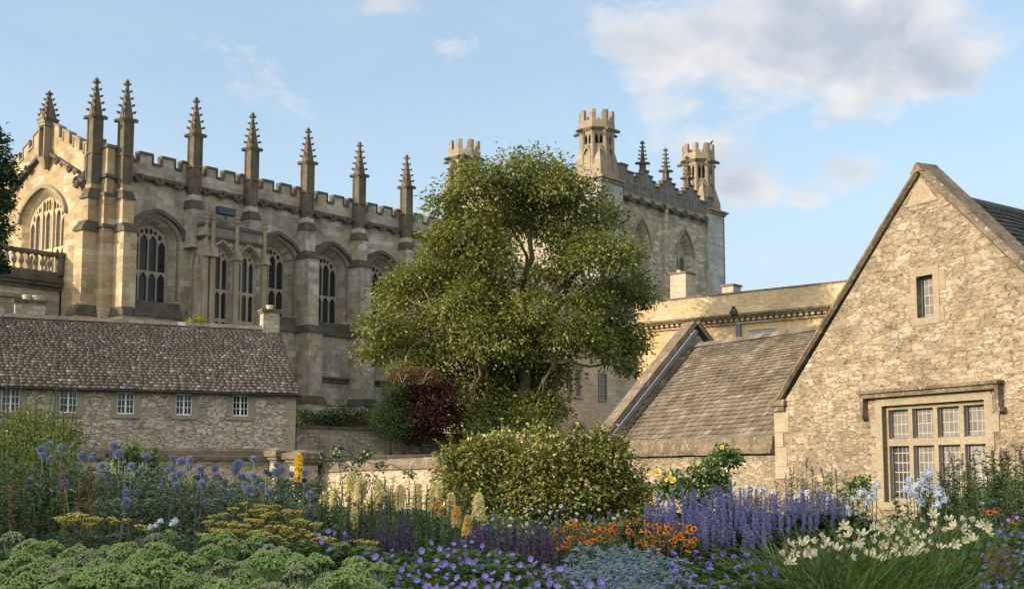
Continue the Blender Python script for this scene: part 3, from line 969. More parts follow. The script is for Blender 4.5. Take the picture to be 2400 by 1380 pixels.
# carved panel beside the corner
k = Geo(); k.band(rect(1.35, 2.75, 21.1, 22.35), rect(1.5, 2.6, 21.25, 22.2), -.14, -.065, True)
k.lathe(2.05, 0, [(.0, 0), (.3, .0)], 6)
k.v = k.v[:len(k.v) - 12]; k.f = [f for f in k.f if max(f) < len(k.v)]
pn = yz(k).build('carved_panel', M['mid'], hall, fix=True)
k = Geo()
for t in range(14):
    k.blob((-.09, 2.05 + .3 * math.cos(t * 2.4) * (t / 14) ** .5, 21.72 + .38 * math.sin(t * 2.4) * (t / 14) ** .5), (.05, .12, .12), rng)
k.build('carving', M['mid'], pn)
NC = 7.55
# apex niche pinnacle
k = Geo()
k.box(-.62, .25, NC - .42, NC - .30, 22.9, 25.3); k.box(-.62, .25, NC + .30, NC + .42, 22.9, 25.3); k.box(-.20, .25, NC - .30, NC + .30, 22.9, 25.3)
k.frustum(-.2, NC, 22.1, 22.9, .12, .12, .45, .45)
for sy in (-1, 1):
    k.frustum(-.55, NC + sy * .40, 25.2, 26.4, .07, .07, .02, .02)
nic = k.build('niche', M['mid'], hall)
pinnacle_geo(-.15, NC, 25.0, 25.5, 27.75, .42, ring=.5).build('pinnacle', M['pinn'], nic)
k = Geo()
k.box(-.66, .25, NC - .46, NC + .46, 25.1, 25.3); k.add([(-.7, NC - .5, 25.3), (-.7, NC + .5, 25.3), (-.7, NC, 26.0), (.1, NC - .5, 25.3), (.1, NC + .5, 25.3), (.1, NC, 26.0)], [(0, 1, 2), (0, 2, 5, 3), (1, 4, 5, 2)])
k.build('canopy', M['mid'], nic)
# roof (low, behind the parapet) with round vents
k = Geo()
k.add([(.4, .45, 21.2), (LEN, .45, 21.2), (LEN, GC, 23.4), (.4, GC, 23.4), (LEN, WID, 21.0), (.4, WID, 21.0)], [(0, 1, 2, 3), (3, 2, 4, 5)])
rf = k.build('roof', M['roofl'], hall)
for x, y, z in ((3.2, 5.4, 22.6), (3.4, 3.6, 22.1)):
    k = Geo(); k.lathe(x, y, [(.8, z - .6), (.8, z + .75), (.7, z + 1.05), (.4, z + 1.28), (.05, z + 1.34)], 14)
    k.build('vent', M['dark'], rf)
# the bay window
BX0, BX1, BD = 6.55, 11.75, 1.75
bw = Geo()
fr_out, fr_in = [], []
for c, hw in ((7.95, 1.0), (10.25, 1.0)):
    fr_out.append(arch(c, hw, 9.4, 15.9, 16.95, 8, .5))
    fr_in.append(arch(c, hw - .12, 9.45, 15.85, 16.8, 8, .5))
bw.plate(rect(BX0, BX1, 0, 18.05), fr_out, -BD)
for o_, i_ in zip(fr_out, fr_in): bw.loft(o_, -BD, i_, -BD + .45)
bw.box(BX0, BX0 + .02, -BD + .002, 0, 0, 18.05); bw.box(BX1 - .02, BX1, -BD + .002, 0, 0, 18.05)
bw.box(BX0 + .02, BX1 - .02, -BD + .01, -.01, 18.0, 18.04)
bay = bw.build('bay_window', M['hall'], hall, fix=True)
for c, i_ in zip((7.95, 10.25), fr_in):
    k = tracery(c, .88, 9.45, 15.85, 16.8, .5, 3, [11.7, 13.75], .15, -BD + .42, .2)
    wo = k.build('window', M['trac'], bay, fix=True)
    k = Geo(); k.plate(i_, [], -BD + .54); k.build('glass', M['hglass'], bay, fix=False)
    k = Geo(); k.band(arch(c, 1.02, 15.6, 15.9, 17.0, 8, .5)[2:], arch(c, 1.16, 15.6, 15.9, 17.2, 8, .5)[2:], -BD - .12, -BD); k.build('hood_mould', M['mid'], bay, fix=True)
k = Geo()
for z0_, z1_, e in ((17.02, 17.18, .10), (17.18, 17.3, .2), (18.0, 18.16, .14), (18.16, 18.24, .07)):
    k.box(BX0 - e, BX1 + e, -BD - e, 0, z0_, z1_)
k.build('string_course', M['dark'], bay)
k = Geo()
for a_, b_ in ((7.15, 8.85), (9.25, 11.1)):
    k.box(a_, b_, -BD - .05, -BD - .003, 17.32, 17.98)
k.build('parapet_panel', M['parap'], bay)
# panelled return with a blind niche
k = Geo(); k.band([(y, z) for y, z in arch(-.85, .30, 10.0, 15.4, 16.1, 6, .5)][1:], [(y, z) for y, z in arch(-.85, .42, 10.0, 15.4, 16.3, 6, .5)][1:], -.1, 0)
k.v = [(BX0 + y, x, z) for x, y, z in k.v]
k.build('blind_niche', M['mid'], bay, fix=True)
for x, y in ((BX0 + .05, -BD), (BX0 + .55, -BD - .12), (9.1, -BD - .12), (BX1 - .2, -BD - .12)):
    k = Geo()
    k.frustum(x, y, 0, 16.6, .24, .24, .22, .22, 8)
    k.frustum(x, y, 16.6, 18.25, .15, .15, .15, .15, 8)
    k.frustum(x, y, 18.25, 19.55, .13, .13, .03, .03)
    for q in range(3):
        k.frustum(x, y, 18.4 + q * .32, 18.5 + q * .32, .17 - q * .03, .17 - q * .03, .19 - q * .035, .19 - q * .035)
    for z_ in (10.6, 15.8): k.frustum(x, y - .12, z_, z_ + .7, .26, .30, .2, .12)
    k.lathe(x, y, [(.03, 19.5), (.09, 19.6), (.01, 19.72)], 6)
    k.build('pinnacle_shaft', M['mid'], bay)
lamp = empty('lamp_box', hall.matrix_basis @ Vector((0, 0, 0)), 0)
lamp.matrix_basis = Matrix.Translation((-26.602, 79.772, 0)) @ Matrix.Rotation(HA, 4, 'Z') @ Matrix.Translation((8.85, -.9, 18.3))
tag(lamp, 'dark blue lamp box on a thin post above the bay window of the hall', 'lamp box')
k = Geo(); k.box(-.75, .75, -.25, .25, .85, 1.35)
for t in range(9): k.box(-.72 + t * .17, -.66 + t * .17, -.27, .26, .87, 1.33)
k.build('housing', plain('blue_grey_metal', (.05, .06, .085), .5, .5), lamp)
k = Geo(); k.tube([(0, 0, -.3), (0, 0, .86)], [.07, .06], 8); k.tube([(0, 0, .5), (-.35, 0, .86)], [.03, .03], 5); k.tube([(0, 0, .5), (.35, 0, .86)], [.03, .03], 5)
k.build('post', M['lead'], lamp)

# ---------------------------------------------------------------- low wing with a balustrade against the gable
wing = empty('terrace_wing', (0, 0, 0), 0, 'low dark stone wing topped by a balustrade below the sunlit gable window', 'wing')
wing.matrix_basis = Matrix.Translation((-26.602, 79.772, 0)) @ Matrix.Rotation(HA, 4, 'Z') @ Matrix.Translation((-.1, 5.25, 0))
k = Geo()
wh = rect(-4.55, -3.1, 9.5, 12.35)
wh2 = arch(-4.05, .42, 9.6, 11.6, 12.05, 5, .5)
k.plate(rect(-26, 0, 0, 14.35), [wh], 0); k.loft(wh, 0, wh, .3)
k.box(-26, -.02, .02, 6.0, 0, 14.3); k.box(-.02, 0, 0.003, 6, 0, 14.35)
k.build('wall', M['hall'], wing)
k = Geo(); k.lattice(rect(-4.55, -3.1, 9.5, 12.35), [arch(-4.18, .30, 9.6, 11.5, 12.0, 5, .5), arch(-3.47, .30, 9.6, 11.5, 12.0, 5, .5)], .2, .35)
wo = k.build('window', M['trac'], wing, fix=True)
k = Geo(); k.plate(rect(-4.5, -3.15, 9.55, 12.3), [], .3); k.build('glass', M['hglass'], wo)
k = Geo(); k.box(-5.0, -2.6, -.2, 0, 12.55, 12.8); k.box(-5.0, -4.82, -.18, 0, 11.6, 12.56); k.box(-2.78, -2.6, -.18, 0, 11.6, 12.56); k.build('hood_mould', M['mid'], wo)
k = Geo()
for z0_, z1_, e in ((13.3, 13.55, .12), (13.55, 13.8, .28), (13.8, 14.0, .38), (14.0, 14.32, .2)):
    k.box(-26, e, -e, .02, z0_, z1_)
k.build('cornice', M['dark'], wing)
bal = Geo(); bal.box(-26, .05, -.28, .22, 15.62, 15.86); bal.box(-26, .0, -.20, .14, 14.32, 14.52); bal.lathe(-.05, -.05, [(.34, 14.34), (.32, 15.6), (.4, 15.63), (.4, 15.88), (.2, 15.9)], 14)
bo = bal.build('balustrade', M['dark'], wing)
k = Geo(); k.lathe(0, 0, [(.13, 0), (.13, .1), (.07, .18), (.11, .34), (.19, .52), (.15, .74), (.07, .92), (.09, .98), (.14, 1.02), (.14, 1.12)], 10)
bm2 = k.mesh('baluster', M['mid'], smooth=True)
for i in range(30):
    put('baluster', bm2, bo, (-.85 - i * .50, -.03, 14.51))

# ---------------------------------------------------------------- the bell tower
tower = empty('bell_tower', (8.0365, 110, 0), HA, 'tall square grey stone bell tower with battlemented octagonal corner turrets beside the tree', 'tower')
TW = 19.2
def pointed(cx, hw, z0, zs, za, n=8): return arch(cx, hw, z0, zs, za, n, .42)
k = Geo()
o1 = [pointed(6.35, 1.5, 17.4, 22.3, 24.75), pointed(13.95, 1.5, 17.4, 22.3, 24.75)]
i1 = [pointed(6.35, 1.15, 17.6, 22.0, 24.1), pointed(13.95, 1.15, 17.6, 22.0, 24.1)]
k.plate(rect(0, TW + 1.8, 0, 27.4), o1, 0)
for a_, b_ in zip(o1, i1): k.loft(a_, 0, b_, .75)
k.box(0, .02, .003, TW, 0, 27.4); k.box(TW + 1.78, TW + 1.8, .003, TW, 0, 27.4); k.box(.02, TW + 1.78, TW - .02, TW, 0, 27.4)
k.box(.03, TW + 1.75, .05, TW - .05, 27.0, 27.2)
k.build('wall', M['tower'], tower, fix=True)
for c in (6.35, 13.95):
    gg = tracery(c, 1.15, 17.6, 22.0, 24.1, .42, 2, [20.3], .2, .70, .2, tops=False)
    wo = gg.build('window', M['trac'], tower, fix=True)
    q = Geo(); q.plate(pointed(c, 1.17, 17.6, 22.0, 24.1), [], .86); q.build('louvre', M['dark'], wo)
    q = Geo(); q.band(pointed(c, 1.55, 21.6, 22.3, 24.85)[2:], pointed(c, 1.78, 21.6, 22.3, 25.15)[2:], -.16, 0); q.build('hood_mould', M['mid'], wo, fix=True)
# clasping corner strips and centre shaft
k = Geo(); k.box(-.25, 3.1, -.25, -.003, 0, 27.6); k.box(-.25, -.003, -.25, 3.1, 0, 27.6)
k.build('corner_buttress', M['tower_pale'], tower)
k = Geo(); k.box(TW - 1.2, TW + 2.05, -.25, -.003, 0, 27.6); k.box(TW + 1.803, TW + 2.05, -.25, 3, 0, 27.6)
k.build('corner_buttress', M['tower_pale'], tower)
k = Geo(); k.box(9.95, 10.55, -.35, -.003, 19.4, 26.4); k.frustum(10.25, -.15, 18.4, 19.5, .62, .62, .36, .36); k.box(9.55, 10.95, -.7, -.003, 0, 18.4)
k.build('buttress', M['tower'], tower)
k = Geo()
for z0_, z1_, e in ((26.25, 26.45, .22), (26.45, 26.75, .42), (26.75, 26.95, .3)): k.box(3.15, TW - 1.25, -e, 0, z0_, z1_)
for z0_, z1_, e in ((27.35, 27.6, .15), (27.6, 27.8, .35)): k.box(-.25 - e, 3.15, -.25 - e, 3.2, z0_, z1_); k.box(TW - 1.25, TW + 2.05 + e, -.25 - e, 3.2, z0_, z1_)
co_ = k.build('cornice', M['mid'], tower)
for i in range(8): put('boss', bossm, co_, (3.9 + i * 1.9, -.45, 26.5), (rng.uniform(-.4, .4), 0, 0), 1.3)
# stepped parapet with blind panels
def stepped(x0, x1, zb, z1, rise):
    c = (x0 + x1) / 2; w_ = (x1 - x0)
    return [(x0, z1), (x0 + w_ * .09, z1), (x0 + w_ * .09, z1 + rise), (x0 + w_ * .22, z1 + rise), (x0 + w_ * .22, z1 + rise * 2), (x0 + w_ * .38, z1 + rise * 2), (x0 + w_ * .38, z1 + rise * 3), (x0 + w_ * .62, z1 + rise * 3), (x0 + w_ * .62, z1 + rise * 2), (x0 + w_ * .78, z1 + rise * 2), (x0 + w_ * .78, z1 + rise), (x0 + w_ * .91, z1 + rise), (x0 + w_ * .91, z1), (x1, z1)]
sil = [(3.1, 29.5), (4.2, 29.5), (4.2, 28.95), (5.2, 28.95), (5.2, 28.35)]
for a_, b_ in ((5.2, 9.2), (9.2, 13.2), (13.2, 17.2)):
    sil += stepped(a_, b_, 27, 28.3, .42)
sil += [(17.2, 28.3), (18.3, 28.3), (18.3, 28.95), (19.4, 28.95)]
k = Geo(); k.extrude_xz([(3.1, 26.9), (19.4, 26.9)] + sil[::-1], -.05, .35)
pp = k.build('parapet', M['parap'], tower, fix=True)
k = Geo()
for i in range(26):
    x = 3.5 + i * .6
    k.box(x - .05, x + .05, -.11, -.053, 27.05, 28.1)
    if i % 2: k.band(pointed(x + .3, .18, 27.15, 27.6, 27.95, 3), pointed(x + .3, .25, 27.1, 27.6, 28.05, 3), -.10, -.053, True)
k.build('panel_tracery', M['parap'], pp)
k = Geo()
for (x0, z0), (x1, z1) in zip(sil[:-1], sil[1:]):
    if abs(z1 - z0) < .01 and x1 - x0 > .05: k.box(x0 - .05, x1 + .05, -.14, .42, z0 - .03, z0 + .13)
k.build('coping', M['dark'], pp)
# matching west parapet
k = Geo(); k.extrude_xz([(3.1, 26.9), (17, 26.9)] + [(17, 28.3)] + [p for a_, b_ in ((3.1, 6.5), (6.5, 10), (10, 13.5), (13.5, 17)) for p in stepped(a_, b_, 27, 28.3, .42)][::-1], -.05, .35)
yz(k).build('parapet', M['tower_warm'], tower, fix=True)
for x, z in ((7.05, 32.6), (11.05, 32.7), (14.95, 32.7)):
    pinnacle_geo(x, .2, 28.4, 30.3, z, .17, ring=.5).build('pinnacle', M['dark'], tower)
pinnacle_geo(.2, 17.0, 28.4, 30.3, 32.9, .17, ring=.4).build('pinnacle', M['dark'], tower)
# octagonal turrets
def turret(cx, cy, top):
    zb = 27.8
    a = 1.62
    bdy = Geo()
    bdy.box(cx - 1.62, cx + 1.62, cy - 1.62, cy + 1.62, zb, zb + .9)
    bdy.frustum(cx, cy, zb, zb + 3.2, a * .96, a * .96, a * .86, a * .86, 8)
    for sx in (-1, 1):                       # broached corners
        for sy in (-1, 1):
            bdy.frustum(cx + sx * 1.03, cy + sy * 1.03, zb + .9, zb + 3.1, .58, .58, .08, .08)
    b = bdy.build('turret', M['tower_warm'], tower)
    zl = zb + 3.2
    lan = Geo()
    r = a * .84
    for q in range(8):
        t = math.pi / 8 + q * math.pi / 4
        kk = r / math.cos(math.pi / 8)
        px_, py_ = cx + kk * math.cos(t), cy + kk * math.sin(t)
        lan.frustum(px_, py_, zl, top - 1.95, .19, .19, .19, .19, 8)
        lan.frustum(px_, py_, zl - 2.2, zl, .22, .22, .19, .19, 8)
    lan.build('lantern_shaft', M['tower_warm'], b)
    for q in range(8):
        t = q * math.pi / 4
        pl = Geo()
        hw = r * math.tan(math.pi / 8) - .12
        z0, z1 = zl, top - 1.95
        if q in (1, 0, 7):
            pl.box(-hw, hw, 0, .12, z0, z1)
        else:
            hs = [arch(s_ * hw * .5, hw * .36, z0 + .12, z1 - .75, z1 - .3, 4, .5) for s_ in (-1, 1)]
            pl.lattice(rect(-hw, hw, z0, z1), hs, 0, .14)
        ca, sa = math.cos(t + math.pi / 2), math.sin(t + math.pi / 2)
        ox, oy = cx + r * math.cos(t), cy + r * math.sin(t)
        pl.v = [(ox + x * ca - y * math.cos(t), oy + x * sa - y * math.sin(t), z) for x, y, z in pl.v]
        pl.build('lantern_opening' if q not in (1, 0, 7) else 'lantern_panel', M['tower_warm'], b, fix=True)
    cr = Geo()
    zt0 = top - 1.95
    cr.frustum(cx, cy, zt0, zt0 + .25, a * .88, a * .88, a * 1.04, a * 1.04, 8)
    cr.frustum(cx, cy, zt0 + .25, zt0 + .95, a * 1.0, a * 1.0, a * .97, a * .97, 8)
    for q in range(8):
        t = math.pi / 8 + q * math.pi / 4
        for t2 in (t,):
            for off in (-.33, .33):
                t3 = t + off * .52
                rad = a * .99 / math.cos(min(abs(off * .52), .39)) * math.cos(.0)
            # corner merlon bent round the angle
            pts_o, pts_i = [], []
            for dd in (-.21, 0, .21):
                rr_ = a * .97 / math.cos(math.pi / 8 - abs(dd))
                pts_o.append((cx + rr_ * math.cos(t + dd), cy + rr_ * math.sin(t + dd)))
                pts_i.append((cx + (rr_ - .3) * math.cos(t + dd), cy + (rr_ - .3) * math.sin(t + dd)))
            lo = pts_o + pts_i[::-1]
            nn_ = len(lo)
            cr.add([(x, y, zt0 + .9) for x, y in lo] + [(x, y, top) for x, y in lo], [(i, (i + 1) % nn_, nn_ + (i + 1) % nn_, nn_ + i) for i in range(nn_)] + [tuple(range(nn_, 2 * nn_))])
    cro = cr.build('battlement', M['tower_warm'], b)
    for q in range(8):
        gr = Geo()
        t = math.pi / 8 + q * math.pi / 4
        c_, s_ = math.cos(t), math.sin(t)
        gr.tube([(cx + c_ * a, cy + s_ * a, zt0 + .15), (cx + c_ * a * 1.2, cy + s_ * a * 1.2, zt0 + .05), (cx + c_ * a * 1.36, cy + s_ * a * 1.36, zt0 - .02)], [.2, .17, .12], 6)
        gr.build('gargoyle', M['dark'], b)
    mo = Geo()
    mo.frustum(cx, cy, zl - .1, zl + .05, a * .9, a * .9, a * .9, a * .9, 8)
    mo.build('string_course', M['mid'], b)
    fr = Geo()
    for q in (4, 5, 6):
        t = q * math.pi / 4
        ca, sa = math.cos(t + math.pi / 2), math.sin(t + math.pi / 2)
        rr_ = a * .93
        tmp = Geo(); tmp.band(arch(0, .32, zb + 1.0, zb + 2.4, zb + 2.9, 4, .6)[1:], arch(0, .45, zb + 1.0, zb + 2.4, zb + 3.2, 4, .6)[1:], -.1, .1)
        ox, oy = cx + rr_ * math.cos(t), cy + rr_ * math.sin(t)
        tmp.v = [(ox + x * ca - y * math.cos(t), oy + x * sa - y * math.sin(t), z) for x, y, z in tmp.v]
        fr.add(tmp.v, tmp.f)
    fr.build('niche_moulding', M['mid'], b)
turret(1.75, 1.7, 34.3)
turret(19.5, 1.7, 34.8)
turret(1.55, 18.2, 34.35)

bp_ = Vector((8.0365, 110, 0)) + Matrix.Rotation(HA, 3, 'Z') @ Vector((19.9, .35, 34.8))
bird = empty('bird', bp_, R(-35), 'small dark bird perched on the battlement of the bell tower turret', 'bird')
k = Geo()
k.lathe(0, 0, [(.02, -.20), (.085, -.10), (.115, .02), (.10, .12), (.055, .19), (.06, .24), (.058, .29), (.02, .335)], 10)
rm = Matrix.Rotation(R(38), 3, 'Y')
k.v = [tuple(rm @ Vector(q) + Vector((0, 0, .20))) for q in k.v]
k.add([(-.10, -.05, .10), (-.10, .05, .10), (-.34, .045, .01), (-.34, -.045, .01), (-.10, -.05, .075), (-.10, .05, .075), (-.34, .045, -.005), (-.34, -.045, -.005)], [(0, 1, 2, 3), (7, 6, 5, 4), (0, 3, 7, 4), (1, 5, 6, 2), (2, 6, 7, 3)])
k.add([(.21, -.02, .445), (.21, .02, .445), (.285, 0, .42), (.21, 0, .415)], [(0, 1, 2), (0, 2, 3), (1, 3, 2)])
for s_ in (-.035, .035): k.tube([(-.01, s_, .11), (0, s_, .0), (.05, s_, .0)], [.014, .009, .008], 5)
k.build('body', M['black'], bird, smooth=True)
# ---------------------------------------------------------------- slates: every slate a loose piece of the one roof mesh
def slates(A, B, C, D, rows, wmean, rng, thick=.022, gauge=(1.25, .75), ragged=.02, sag=0.0, jit=.35, gap=.004):
    """A,B eave left/right, D,C ridge left/right"""
    A, B, C, D = [Vector(p) for p in (A, B, C, D)]
    nrm = (B - A).cross(D - A).normalized()
    V, F = [], []
    gs = np.linspace(gauge[0], gauge[1], rows)
    edge = np.concatenate([[0], np.cumsum(gs)]) / gs.sum()
    nb = 0
    for r in range(rows):
        v0 = edge[r] - .004
        v1 = min(1.0, edge[min(rows, r + 1)] + (edge[min(rows, r + 1)] - edge[r]) * .35)
        L0, R0 = A.lerp(D, v0), B.lerp(C, v0)
        L1, R1 = A.lerp(D, v1), B.lerp(C, v1)
        w = (R0 - L0).length
        u = rng.uniform(-.5, 0) * wmean
        wm = wmean * (1.15 - .4 * r / rows)
        while u < w:
            sw = wm * rng.uniform(.55, 1.5)
            u0, u1 = max(0, u) + gap * rng.uniform(.4, 1.3), min(w, u + sw) - gap * .5
            u += sw
            if u1 - u0 < .02: continue
            s_ = lambda uu, a, b: a + (b - a) * (uu / w)
            dz = thick * rng.uniform(.7, .95)
            lift = thick * rng.uniform(1.9, 2.25)
            dn = (L0 - L1).normalized() * rng.uniform(-ragged, ragged) * .6
            sg = lambda uu, vv: nrm * (-sag * math.sin(math.pi * uu / w) * math.sin(math.pi * (.2 + .8 * vv)) + .012 * math.sin(uu * 2.1 + vv * 5))
            tl, tr = rng.uniform(-jit, jit) * thick, rng.uniform(-jit, jit) * thick
            p = [s_(u0, L0, R0) + dn + nrm * (lift + tl) + sg(u0, v0), s_(u1, L0, R0) + dn * rng.uniform(.2, 1.2) + nrm * (lift + tr) + sg(u1, v0),
                 s_(u1, L1, R1) + nrm * .004 + sg(u1, v1), s_(u0, L1, R1) + nrm * .004 + sg(u0, v1)]
            q = [a - nrm * dz for a in p]
            V += [tuple(a) for a in p + q]
            F += [(nb, nb + 1, nb + 2, nb + 3), (nb, nb + 4, nb + 5, nb + 1), (nb + 1, nb + 5, nb + 6, nb + 2), (nb + 3, nb + 7, nb + 4, nb)]
            nb += 8
    g = Geo()
    g.arr(np.array(V), np.array(F))
    return g


# ---------------------------------------------------------------- the cottage
KA = R(90 - 65)
kb = base(690, 52)
cot = empty('stone_cottage', (kb.x, kb.y, 0), KA, 'low rubble cottage with long slate roof and a row of small white casement windows', 'cottage')
rng = random.Random(11)
wins = [(-11.12, 4.33), (-9.03, 4.33), (-6.87, 4.31), (-4.60, 4.31), (-2.30, 4.30)]
k = Geo()
hl = [rect(c - .335, c + .335, 3.43, zt) for c, zt in wins]
k.plate(rect(-20, 0, 0, 4.55), hl, 0)
for h in hl: k.loft(h, 0, h, .22)
k.box(-.02, 0, .003, 5.6, 0, 4.55)
k.add([(0, .003, 4.55), (0, 5.6, 4.55), (0, 2.8, 7.35)], [(0, 1, 2)])
k.box(-20, -.02, 5.58, 5.6, 0, 4.55)
k.build('wall', M['cott'], cot)
for c, zt in wins:
    f = Geo()
    z0 = 3.43
    f.lattice(rect(c - .333, c + .333, z0 + .005, zt - .003), [rect(c + sx - .128, c + sx + .128, z0 + .05, zt - .05) for sx in (-.16, .16)], .10, .17)
    for sx in (-.16, .16):
        f.box(c + sx - .012, c + sx + .012, .115, .15, z0 + .05, zt - .05)
        for t in (1, 2):
            zz_ = z0 + .05 + (zt - z0 - .1) * t / 3
            f.box(c + sx - .128, c + sx - .013, .116, .15, zz_ - .011, zz_ + .011)
            f.box(c + sx + .013, c + sx + .128, .116, .15, zz_ - .011, zz_ + .011)
    wo = f.build('window', M['white'], cot)
    q = Geo(); q.plate(rect(c - .32, c + .32, z0 + .02, zt - .02), [], .14); q.build('pane', M['cglass'], wo)
    for s_ in (-1, 1):
        q = Geo()
        z = z0 - .02
        for hh in (.34, .30, .30):
            ww_ = rng.choice((.24, .27, .25))
            x0, x1 = (c + .336, c + .336 + ww_) if s_ > 0 else (c - .336 - ww_, c - .336)
            q.box(x0, x1, -.012, .1, z, min(z + hh - .006, 4.36)); z += hh
        q.build('jamb', M['surr'], wo)
    q = Geo(); q.box(c - .50, c + .50, -.07, .12, z0 - .17, z0 - .025); q.build('sill', M['surr'], wo)
q = Geo()
z = .2
while z < 4.2:
    h = rng.uniform(.28, .42); L_ = rng.choice((.28, .45)); q.box(-L_, .012, -.012, .3, z, z + h - .012); z += h
q.build('quoin', M['quoin'], cot)
rf = slates((-20, -.22, 4.40), (.14, -.22, 4.40), (-.10, 2.8, 7.42), (-20, 2.8, 7.42), 28, .22, rng, .030, ragged=.005, sag=.03, jit=.10, gap=.002).build('roof', M['slate'], cot)
q = Geo(); q.add([(-20, -.12, 4.44), (.02, -.12, 4.44), (.02, 2.8, 7.36), (-20, 2.8, 7.36), (-20, 5.7, 4.44), (.02, 5.7, 4.44)], [(0, 1, 2, 3), (3, 2, 5, 4)]); q.build('roof_deck', M['wood'], rf)
q = Geo()
for i in range(58):
    x = -20 + i * .345
    q.add([(x, 2.62, 7.36), (x + .335, 2.62, 7.36), (x + .335, 2.8, 7.53 + rng.uniform(-.01, .02)), (x, 2.8, 7.53 + rng.uniform(-.01, .02)), (x, 2.98, 7.36), (x + .335, 2.98, 7.36)], [(0, 1, 2, 3), (3, 2, 5, 4), (0, 3, 4), (1, 5, 2)])
q.build('ridge_tile', M['slate'], rf)
q = Geo(); q.tube([(-20, -.26, 4.33), (.16, -.26, 4.33)], [.055, .055], 8)
q.box(-20, .1, -.12, -.02, 4.30, 4.42)
q.build('gutter', M['black'], cot)
for c, y, w_, zt, pots in ((-.46, 2.9, .36, 8.28, (0,)), (-10.35, 3.6, .58, 8.22, (-.15, .25))):
    q = Geo(); q.box(c - w_, c + w_, y - .32, y + .32, 6.6, zt - .16)
    ch = q.build('chimney', M['lightstone'], cot)
    q = Geo(); q.box(c - w_ - .05, c + w_ + .05, y - .37, y + .37, zt - .17, zt - .08); q.box(c - w_ - .09, c + w_ + .09, y - .41, y + .41, zt - .08, zt)
    q.build('chimney_cap', M['coping'], ch)
    for p_ in pots:
        q = Geo(); q.lathe(c + p_, y, [(.15, zt - .02), (.14, zt + .12), (.17, zt + .14), (.17, zt + .2), (.10, zt + .2)], 12)
        q.build('chimney_pot', M['clay'], ch)

# ---------------------------------------------------------------- the barn with its tall gable, and the lower range beside it
BA = R(25.8 + 90 - 180)
bb = base(2157, 24)
# local x runs to the right along the wall (towards the camera), y into the building
BROT = math.atan2(-.9003, .4352)
barn = empty('gabled_barn', (bb.x, bb.y, 0), BROT, 'golden rubble stone barn with steep coped gable, slit window and mullioned window', 'barn')
AX = .28                                     # apex
k = Geo()
big = rect(-.99, 1.66, .55, 2.46)
slit = rect(.07, .50, 4.12, 4.93)
k.plate([(-4.44, 0), (7.0, 0), (5.0, 2.6), (4.6, 2.85), (AX, 6.95), (-4.05, 2.75), (-4.44, 2.75)], [big, slit], 0)
k.loft(big, 0, big, .30); k.loft(slit, 0, slit, .26)
k.box(-4.44, -4.42, .003, .6, 0, 2.75)
k.build('wall', M['barn'], barn)
# big window
f = Geo()
lw = 2.65 / 4
hs = []
for i in range(4):
    c = -.99 + lw * (i + .5)
    for z0, z1 in ((.62, 1.66), (1.80, 2.38)):
        hs.append(rect(c - lw / 2 + .055, c + lw / 2 - .055, z0, z1))
f.lattice(rect(-.988, 1.658, .552, 2.458), hs, .10, .28)
wo = f.build('mullioned_window', M['surr'], barn)
for i in range(4):
    c = -.99 + lw * (i + .5)
    for j, (z0, z1) in enumerate(((.62, 1.66), (1.80, 2.38))):
        q = Geo(); q.plate(rect(c - lw / 2 + .05, c + lw / 2 - .05, z0, z1), [], .215)
        q.build('glass', M['bglassd'] if (i == 0 and j == 0) else (M['bglassb'] if (i == 3 and j == 0) else M['bglass']), wo)
        q = Geo(); q.lattice(rect(c - lw / 2 + .056, c + lw / 2 - .056, z0, z1), [rect(c - lw / 2 + .076, c + lw / 2 - .076, z0 + .022, z1 - .022)], .17, .205)
        q.build('casement_frame', M['lead'], wo)
q = Geo()
q.band(rect(-.99, 1.66, .55, 2.46), rect(-1.16, 1.83, .40, 2.62), -.02, .08, True)
for s_, x in ((-1, -1.16), (1, 1.83)):
    z = .45
    for i in range(6):
        w_ = (.16, .03)[i % 2]
        q.box(min(x, x + s_ * w_), max(x, x + s_ * w_), -.018, .1, z, z + .34); z += .352
q.build('surround', M['surr'], wo)
q = Geo()
q.box(-1.50, 2.10, -.14, 0, 2.63, 2.72); q.box(-1.53, 2.13, -.19, 0, 2.72, 2.78)
for x in (-1.50, 2.01): q.box(x, x + .09, -.135, 0, 2.30, 2.631)
for x in (-1.56, 1.99): q.box(x, x + .17, -.17, 0, 2.22, 2.30)
q.build('hood_mould', M['coping'], wo)
# slit window
q = Geo(); q.band(slit, rect(-.09, .66, 3.98, 5.10), -.012, .1, True)
q.box(-.20, -.095, -.010, .1, 4.2, 4.55); q.box(.665, .82, -.010, .1, 4.6, 5.0); q.box(.665, .76, -.010, .1, 4.0, 4.3)
wo = q.build('slit_window', M['surr'], barn)
q = Geo(); q.plate(slit, [], .16); q.build('glass', M['bglass'], wo)
q = Geo(); q.lattice(rect(.072, .498, 4.122, 4.928), [rect(.095, .475, 4.145, 4.905)], .11, .15); q.build('casement_frame', M['lead'], wo)
